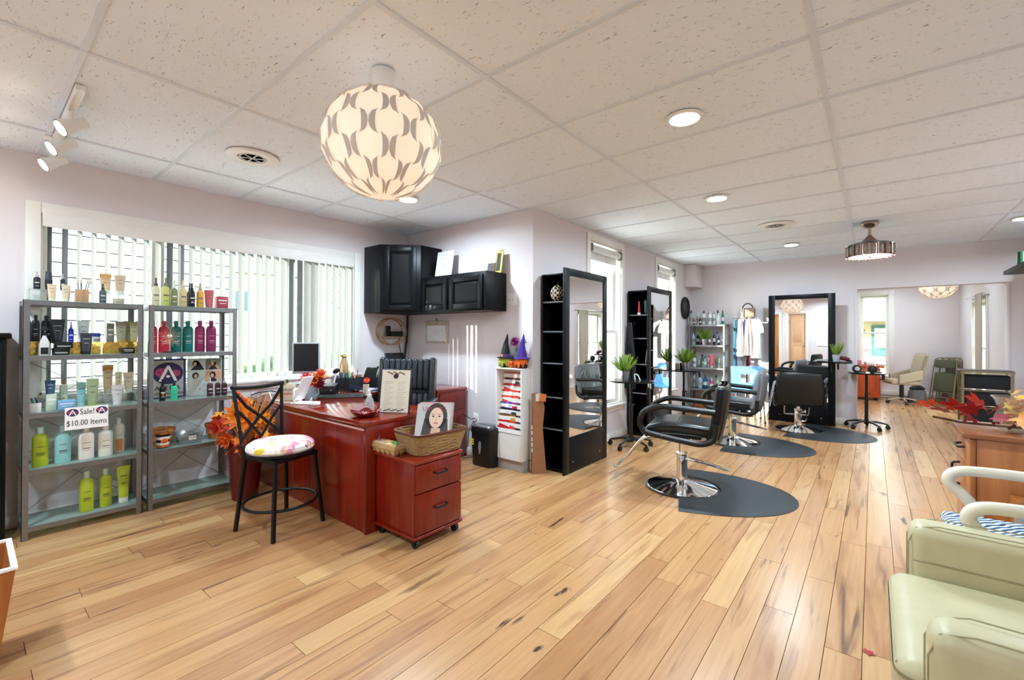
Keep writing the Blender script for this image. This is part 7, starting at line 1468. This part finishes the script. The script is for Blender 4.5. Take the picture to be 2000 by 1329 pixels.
MB().tube(cr([(.48, -.30, .96), (.50, -.15, 1.0), (.50, 0, 1.02), (.50, .15, 1.0), (.48, .30, .96)]), .024, 12).build('top_rail', IVORY, t)
# honey wood sideboard
t = thing('wooden_sideboard', 'honey-coloured wooden sideboard with garland of autumn leaves on top', 'sideboard', (.36, 3.15, 0))
MB().box(.035, 1.18, .008, .455, .06, .772).build('carcass', HONEY, t, bevel=.003); MB().box(.06, 1.16, .03, .43, 0, .06).build('plinth', HONEY, t); MB().rbox((.59, .232, .786), (1.21, .485, .026), .005).build('top', wood('honey_top', '#7a4424', '#8f5630', '#a0683c', .3, 'x', .7), t)
d_ = MB().box(.012, .034, .004, .458, .62, .768).build('drawer', HONEY, t, bevel=.003); MB().tube(arcpts([(.012, .17, .70), (-.012, .175, .695), (-.014, .285, .695), (.012, .29, .70)], .015), .006, 8).build('handle', DKSTEEL, d_)
d_ = MB().box(.012, .034, .004, .458, .07, .612).build('cabinet_door', HONEY, t, bevel=.003); MB().tube(arcpts([(.012, .33, .585), (-.02, .33, .58), (-.02, .33, .47), (.012, .33, .465)], .015), .006, 8).build('handle', DKSTEEL, d_)
t = thing('wooden_crate', 'low wooden box standing against the sideboard behind the white armchair', 'box', (.50, 3.03, 0)); MB().box(0, .9, 0, .10, 0, .53).build('box_body', HONEY, t, bevel=.003); MB().box(0, .03, -.006, 0, .40, .51).build('corner_label', pm('#b9b8ae', .6), t)
# vase and leaves on it
t = thing('glass_vase', 'clear glass vase of yellow leaves on the wooden sideboard', 'vase', (.555, 3.36, .80))
MB().lathe([(.001, 0), (.055, 0), (.075, .03), (.072, .07), (.058, .11), (.07, .155), (.085, .175), (.082, .175), (.066, .155), (.054, .11), (.068, .07), (.07, .032), (.05, .005), (.001, .005)], 32).build('vase_glass', glass_mat('vase_glass', (.95, .93, .88), frost=.10, fcol=(.9, .85, .7)), t)
YL = [maple(.07).mesh('leaf', pm(c, .6, var=.2, scale=30)) for c in ('#d8a02c', '#e0b848', '#c8862a')]; rr = random.Random(11)
for k in range(18): link('leaf', YL[k % 3], t, (rr.uniform(-.03, .05), rr.uniform(-.04, .04), .05+.008*k), (rr.uniform(-1, 1), rr.uniform(-1, 1), rr.uniform(0, 6)), (.65, .65, .65))
t = thing('leaf_garland', 'garland of red and orange maple leaves and berries across the sideboard top', 'garland', (.36, 3.35, .80))
RL = [maple(.10).mesh('leaf', pm(c, .5, var=.2, scale=25)) for c in ('#b81c1c', '#d8541c', '#8a1430', '#d88a3c', '#c83a24', '#a01828', '#e07a2a')]
MB().tube([(-.10, .08, .03), (.0, .02, .02), (.2, .0, .02), (.5, -.02, .02), (.9, .02, .02)], .006, 6).build('garland_wire', pm('#4a2c1c', .7), t)
spots = [(-.11, .14, .045, 1, 1.1), (-.13, .04, .04, 4, .7), (-.05, .02, .03, 2, 1.2), (.0, .07, .05, 0, 1.2), (.05, -.02, .05, 5, 1.1), (.09, .10, .07, 0, 1.3), (.16, .05, .08, 0, 1.15), (.12, -.09, .03, 2, .9), (.2, -.10, .035, 3, 1.35), (.3, -.12, .04, 3, 1.4), (.26, -.04, .05, 4, 1.1), (.36, -.05, .06, 6, 1.2), (.42, -.12, .05, 4, 1.25), (.47, -.02, .07, 6, 1.3), (.52, -.12, .05, 3, 1.2), (.56, .0, .08, 4, 1.2), (.33, .03, .06, 5, 1.0), (.45, .08, .08, 1, 1.2), (.6, -.08, .06, 6, 1.3), (.7, -.02, .06, 0, 1.2), (.22, .12, .06, 5, 1.1), (.64, .1, .08, 1, 1.2), (.03, -.12, .02, 2, .8)]
for k, (x_, y_, z_, c_, s_) in enumerate(spots): link('leaf', RL[c_], t, (x_, y_, z_+.045), (rr.uniform(.35, 1.0), rr.uniform(-.6, .3), PI+rr.uniform(-1.3, 1.3) if x_ < .1 else rr.uniform(-2.8, -.4)), (s_*.8, s_*.8, s_*.8))
bm_ = MB().ball((0, 0, 0), .008, 8).mesh('berry', pm('#5a1018', .2))
for k in range(60): link('berry', bm_, t, (rr.uniform(.0, .7), rr.uniform(-.08, .06), .02+rr.uniform(0, .06)))
# stray leaf fragment on the floor
o = maple(.035).build('fallen_leaf', pm('#a82a2a', .6), None, (-.02, 2.30, .004), (0, 0, 1.0)); tag(o, 'tiny red leaf lying on the floor left of the cream armchair', 'leaf')
# black drawer cart at the far wall
t = thing('drawer_cart', 'gold-framed cart with black fabric drawers by the right of the wide opening', 'drawer cart', (1.02, 7.60, 0)); BRASS = pm('#8a8466', .35, .7, var=.05, name='antique_brass')
for sx in (-.2, .2):
    for sy in (-.15, .15): MB().box(sx-.011, sx+.011, sy-.011, sy+.011, .05, .885).build('post', BRASS, t); MB().cyl((sx, sy-.012, .025), (sx, sy+.012, .025), .025, n=14).build('caster', BLKPLAST, t)
MB().box(-.215, .215, -.165, .165, .875, .89).build('top', pm('#1c1c1a', .3), t); mb = MB(); mb.box(-.215, .215, -.17, -.163, .86, .885); mb.box(-.215, .215, .163, .17, .86, .885); mb.build('top_rim', BRASS, t)
for k in range(4): d_ = MB().rbox((0, -.005, .17+.195*k), (.37, .29, .16), .01).build('fabric_drawer', pm('#101012', .8), t); MB().box(-.2, .2, -.165, -.155, .265+.195*k-.008, .265+.195*k).build('rail', BRASS, t); MB().box(-.2, -.19, -.15, .15, .265+.195*k-.008, .265+.195*k).build('side_rail', BRASS, t)
# floating shelf top right
t = thing('floating_shelf', 'black floating shelf at the upper right edge', 'wall shelf', (1.40, 7.2, 2.04)); MB().rbox((0, 0, 0), (.396, 1.2, .045), .003).build('shelf_board', BLKWOOD, t)
t = thing('striped_box', 'green and black striped box on the floating shelf', 'box', (1.34, 7.45, 2.0626)); MB().lathe([(.09, 0), (.09, .17), (.001, .17)], 24).build('box_body', pm('#2f6a52', .5), t)
for k in range(12): a = 2*PI*k/12; MB().at((.0905*math.cos(a), .0905*math.sin(a), .085), (0, 0, a)).box(-.001, .001, -.011, .011, -.08, .08).build('stripe', BLACK if k % 2 else pm('#a8b890', .5), t)

# ================================================================ far room
t = thing('far_desk', 'small cherry desk cabinet under the far room window', 'desk', (-.13, 11.72, 0)); OC = wood('orange_cherry', '#9a3a18', '#b84c22', '#c85e2e', .3, 'z', 1.0)
MB().box(-.35, .22, -.24, .24, .06, .66).build('body', OC, t, bevel=.003); MB().rbox((-.03, 0, .68), (.66, .54, .04), .005).build('top', OC, t)
for s in (-1, 1):
    for x_ in (-.3, .17): MB().ball((x_, s*.2, .03), .03, 10).build('caster', BLKPLAST, t)
d_ = MB().box(.22, .236, -.22, .22, .10, .63).build('cabinet_door', OC, t, bevel=.003); MB().ball((.245, .15, .4), .014, 8).build('knob', DKSTEEL, d_)
t = thing('craft_lamp', 'silver bent desk lamp on the far room desk', 'desk lamp', (-.15, 11.75, .70)); MB().tube(arcpts([(0, 0, .01), (0, 0, .28), (.06, 0, .34), (.10, 0, .26)], .04), .009, 8).build('lamp_arm', CHROME, t); MB().lathe([(.05, 0), (.05, .012), (.001, .012)], 16).build('base', CHROME, t)
for k, (x_, c_, lab) in enumerate(((-.28, '#c86a80', 'pink tissue box on the far room desk'), (-.06, '#e6e4e0', 'white nail dryer on the far room desk'), (.12, '#d8dadc', 'white paper stack at the end of the far room desk'))):
    t = thing('desk_item', lab, 'box', (x_, 11.66, .70), .2); MB().rbox((0, 0, .05-.015*k), (.15, .16, .10-.03*k), .015).build('box_body', pm(c_, .5), t); MB().rbox((0, 0, .105-.045*k if k < 2 else .042), (.08, .05, .012), .004).build('box_top', WHITEP, t)
t = thing('beige_swivel_chair', 'beige upholstered swivel chair at the far room desk', 'office chair', (.42, 11.35, 0), math.radians(195)); BEI = pm('#a8987f', .8, var=.08, scale=60, name='beige_fabric'); star(t, .25, .10)
for ch in list(t.children):
    if ch.name.startswith('base_leg'): ch.data.materials[0] = pm('#b8ab94', .5)
MB().cyl((0, 0, .12), (0, 0, .36), .035, n=14).build('gas_lift', BLKPLAST, t); MB().rbox((0, 0, .42), (.46, .48, .10), .04, 3).build('seat', BEI, t); MB().rbox((-.27, 0, .68), (.08, .50, .56), .035, 3, fn=lambda p: (p.x-.22*p.z+.5*p.y*p.y, p.y*(1+.1*p.z), p.z)).build('backrest', BEI, t)
for s in (-1, 1): MB().rbox((-.06, s*.245, .52), (.36, .05, .18), .022, 3, fn=lambda p: (p.x, p.y, p.z-.28*p.x)).build('side_wing', BEI, t)
t = thing('fur_pouf', 'grey knitted pouf under the beige swivel chair', 'pouf', (.66, 11.72, 0)); MB().lathe([(.001, 0), (.13, 0), (.15, .05), (.13, .22), (.10, .26), (.001, .27)], 20).build('pouf_body', pm('#7a7c80', .9, var=.3, scale=50, bump=.8, bscale=60), t); MB().lathe([(.11, .255), (.12, .28), (.06, .33), (.001, .335)], 20).build('dark_top', pm('#1a1c20', .7), t)
FOLD = pm('#8a7c62', .5, .3, var=.05, name='tan_metal'); OLV = pm('#5a5a44', .7, name='olive_pad')
for k, (x_, lab) in enumerate(((1.00, 'front folding chair leaning on the far room wall'), (1.10, 'folding chair behind the front one on the far room wall'), (1.20, 'folding chair nearest the far room corner'))):
    t = thing('folding_chair', lab, 'folding chair', (x_, 11.80+.09*k, 0), math.radians(-50), 'folded chairs in the far room'); t.rotation_euler = (math.radians(-9), 0, math.radians(-38))
    for s in (-1, 1): MB().tube([(s*.20, 0, 0), (s*.19, 0, .7), (s*.17, 0, .86), (s*.10, 0, .885), (0, 0, .885)], .011, 8).build('tube_frame', FOLD, t); MB().tube([(s*.17, .02, .0), (s*.16, .02, .55)], .010, 8).build('rear_leg', FOLD, t)
    MB().rbox((0, .01, .42), (.32, .03, .36), .012).build('seat_pad', OLV, t); MB().rbox((0, -.005, .77), (.33, .025, .16), .01).build('back_pad', OLV if k == 0 else FOLD, t)
    for z in (.12, .22): MB().cyl((-.19, 0, z), (.19, 0, z), .007, n=8).build('cross_bar', FOLD, t)
t = thing('baseboard_heater', 'white baseboard heater under the far room window', 'heater', (.56, FR_Y-.03, 0)); MB().box(-.55, .55, -.02, .028, .02, .16).build('heater_body', WHITE, t, bevel=.006); MB().box(-.53, .53, -.022, -.02, .05, .065).build('air_slot', pm('#55564f', .7), t)
# curtain on the right-hand far room window
CURT = translucent_mat('beige_curtain', (.62, .56, .48), .3)
t = thing('curtain', 'gathered beige curtain at the right far room window', 'curtain', (FR_XR-.06, 9.72, 1.92)); g = [[(-.012*math.sin(j*1.7)*(1+.2*i/8)-.01, -.22+.44*j/30+.05*math.sin(i*.6)*(j/30-.5), -1.62*i/8) for j in range(31)] for i in range(9)]; MB().sheet(g, thick=.003).build('cloth', CURT, t); MB().cyl((0, -.35, .01), (0, 1.25, .01), .010, n=10).build('curtain_rod', CHROME, t)
for k in range(6): MB().tube([(.016*math.cos(2*PI*i/10), -.2+.08*k, .01+.016*math.sin(2*PI*i/10)) for i in range(10)], .003, 5, closed=True).build('curtain_ring', CHROME, t)
# ================================================================ outside
LAWN = pm('#6c7855', .95, var=.25, scale=2, name='lawn_grass'); ASPH = pm('#77787a', .9, var=.1, name='street_asphalt')
o = MB().box(-60, 60, -60, 80, -.62, -.5).build('ground_outside', LAWN, smooth=0); o['kind'] = 'structure'
o = MB().box(-9.4, XL-TW-.02, -8, YC+TW, -.5, -.46).box(-7.5, XC-TW-.02, YC+TW, 13, -.5, -.46).build('bounce_pavement_outside', pm('#dcdcd8', .9, var=.04, scale=3, name='pale_bounce_concrete'), smooth=0); o['kind'] = 'structure'  # pale apron added to bounce daylight through the windows onto the ceiling
o = MB().box(-22, -17, -40, 60, -.5, -.48).build('street_outside', ASPH, smooth=0); o['kind'] = 'structure'
o = MB().box(XL-TW-.02, XR+TW, YB-1.6, YC+TW, H+.16, H+.36).box(XC-TW-.02, XR+TW, YC+TW, FR_Y+TW, H+.16, H+.36).build('roof_outside', pm('#55524e', .9), smooth=0); o['kind'] = 'structure'
SIDING = pm('#989e9e', .6, var=.02, name='white_siding')
t = thing('neighbour_garage', 'white lap-sided building close outside the left window', 'building', (-9.6, 0, -.5)); MB().box(-1.5, -.03, .62, 3.3, 0, 3.7).build('wall', pm('#0c0d0e', .9), t, smooth=0)
for k in range(17): MB().at((-.012, 1.96, .11+.22*k), (0, .06, 0)).box(-.012, .012, -1.34, 1.34, -.098, .105).build('siding_board', SIDING, t, smooth=0)
MB().prism([(-1.6, 3.7), (.2, 3.7), (.2, 3.78), (-1.6, 3.95)], .55, 3.4, 'y').build('roof', pm('#6f6c68', .9), t, smooth=0)
def house(name, label, loc, rz, w_, h_, col, wins, roofc='#7a7a78'):
    t = thing(name, label, 'building', loc, rz); MB().box(-w_/2, w_/2, 0, 6, 0, h_).build('wall', pm(col, .7), t, smooth=0); MB().prism([(-w_/2-.3, h_), (w_/2+.3, h_), (0, h_+2.2)], -.3, 6.3, 'y').build('roof', pm(roofc, .9, var=.15, scale=3), t, smooth=0)
    for (a, b, c, d) in wins: f_ = MB().box(a-.08, b+.08, -.06, 0, c-.08, d+.08).build('window', WHITE, t, smooth=0); MB().box(a, b, -.08, -.06, c, d).build('pane', pm('#3c5a5c', .15), f_, smooth=0)
    return t
house('white_house', 'white house with dark windows across the street, through the left window', (-27, 22, -.5), math.radians(70), 11, 6.2, '#e2e4e2', [(-3.6, -2.7, 3.6, 4.8), (-1.6, -.7, 3.6, 4.8), (.6, 1.5, 3.6, 4.8), (2.6, 3.5, 3.6, 4.8), (-3.4, -2.2, .8, 2.2), (1.0, 2.4, .8, 2.2)])
house('tan_house', 'tan house far across the street, through the left window', (-30, 9, -.5), math.radians(80), 9, 5.5, '#c9c2b0', [(-2.6, -1.5, 3.2, 4.4), (1.0, 2.1, 3.2, 4.4), (-1, 1, .8, 2.2)])
HEDGE = pm('#33502c', .9, var=.35, scale=9, name='hedge_leaves', bump=1.0, bscale=25)
for k, (x_, y_, s_, lab) in enumerate(((-12.5, 5.2, .9, 'dark green bush outside, nearest the garage'), (-14.5, 8.6, 1.0, 'dark green bush outside in the middle of the lawn'), (-13.0, 11.5, .9, 'dark green bush outside at the right of the blind'))):
    t = thing('bush', lab, 'bush', (x_, y_, -.5)); r_ = random.Random(k)
    mb = MB()
    for q in range(14): mb.ball((r_.uniform(-.7, .7)*s_, r_.uniform(-.7, .7)*s_, .4+r_.uniform(-.1, .6)*s_), .45*s_, 8)
    mb.build('foliage', HEDGE, t); MB().cyl((0, 0, 0), (0, 0, .4), .06, n=8).build('stem', pm('#4a3c2c', .9), t)
def bare_tree(label, loc, h_, seed):
    t = thing('bare_tree', label, 'tree', loc); r_ = random.Random(seed); B_ = pm('#4a443c', .9, var=.2, name='bark'); MB().tube([(0, 0, 0), (.05, .03, h_*.3), (.0, .1, h_*.6), (.1, .05, h_)], .12, 8, rs=[.17, .13, .09, .03]).build('trunk', B_, t)
    for k in range(14):
        z0 = h_*r_.uniform(.25, .85); a = r_.uniform(0, 2*PI); L_ = r_.uniform(.8, 1.8); b = Vector((.03, .05, z0)); e = b+Vector((math.cos(a)*L_, math.sin(a)*L_, L_*.8)); br = MB().tube([b, b.lerp(e, .5)+Vector((0, 0, .1)), e], .03, 6, rs=[.05, .03, .01]).build('branch', B_, t)
        for q in range(3): f_ = b.lerp(e, .5+.2*q); MB().tube([f_, f_+Vector((r_.uniform(-.5, .5), r_.uniform(-.5, .5), .5))], .01, 5, rs=[.016, .004]).build('twig', B_, br)
bare_tree('bare dark tree outside, seen through the middle of the blind', (-15, 13.5, -.5), 5.0, 1); bare_tree('bare tree outside near the right end of the blind', (-10.5, 6.9, -.5), 4.5, 2)
# the house opposite the far room window: gable, shingled porch roof, teal door, steps
t = thing('shingled_house', 'house with a grey shingled porch roof, teal door and tan steps outside the far window', 'building', (0.05, 35.2, -.73))
MB().box(-9, 9, 1.0, 7, 0, 9).build('wall', pm('#d8d8d2', .7), t, smooth=0); MB().box(-6, 6, .9, 1.0, .8, 3.1).build('porch_wall', pm('#b8a888', .8, var=.08), t, smooth=0)
SHG = [pm(c, .9, var=.2) for c in ('#8c8f84', '#7e8278', '#999c90')]
for r_ in range(9):
    z = 3.15+.16*r_; y_ = -1.1+.22*r_
    for k in range(16): MB().at((-2.6+.36*k+(.14 if r_ % 2 else 0), y_, z), (.62, 0, 0)).box(-.175, .175, -.02, .29, 0, .02).build('shingle', SHG[(k*3+r_) % 3], t, smooth=0)
MB().box(-6, 6, -1.2, -1.05, 2.95, 3.15).build('gutter', WHITE, t, smooth=0)
for x_ in (-1.9, -.45, .95, 2.3): f_ = MB().box(x_-.42, x_+.42, .9, 1.0, 4.7, 6.3).build('window', WHITE, t, smooth=0); MB().box(x_-.3, x_+.3, .86, .9, 4.85, 6.15).build('pane', pm('#6a868c', .15), f_, smooth=0)
d_ = MB().box(-.15, .75, .82, .9, .8, 2.75).build('door_frame', pm('#2f5a52', .5), t, smooth=0); MB().box(.0, .6, .78, .82, 1.3, 2.55).build('door_pane', pm('#a8c0bc', .2), d_, smooth=0); MB().box(-.05, .65, .79, .82, .85, 1.25).build('door_panel', pm('#3f8a72', .5), d_, smooth=0)
MB().box(-.62, -.45, .84, .9, 2.2, 2.5).build('porch_lamp', pm('#8a6a3a', .4), t, smooth=0); MB().box(-1.05, -.85, -1.0, -.8, .8, 2.95).build('porch_column', WHITE, t, smooth=0); MB().box(-1.15, -.75, -1.1, -.7, 1.9, 2.0).build('column_cap', WHITE, t, smooth=0)
for k in range(8): MB().box(-1.2, 1.4, -1.0-.3*(k+1), -1.0-.3*k, .0, .78-.1*k).build('step', pm('#b8a47a' if k % 2 else '#a8946c', .8), t, smooth=0)
MB().box(-1.4, 1.6, -1.0, .9, .6, .8).build('porch_floor', pm('#d0cabb', .7), t, smooth=0); MB().tube([(.95, -3.2, .2), (.95, -3.2, 1.1), (.95, -1.0, 1.75)], .03, 6).build('hand_rail', DKSTEEL, t)
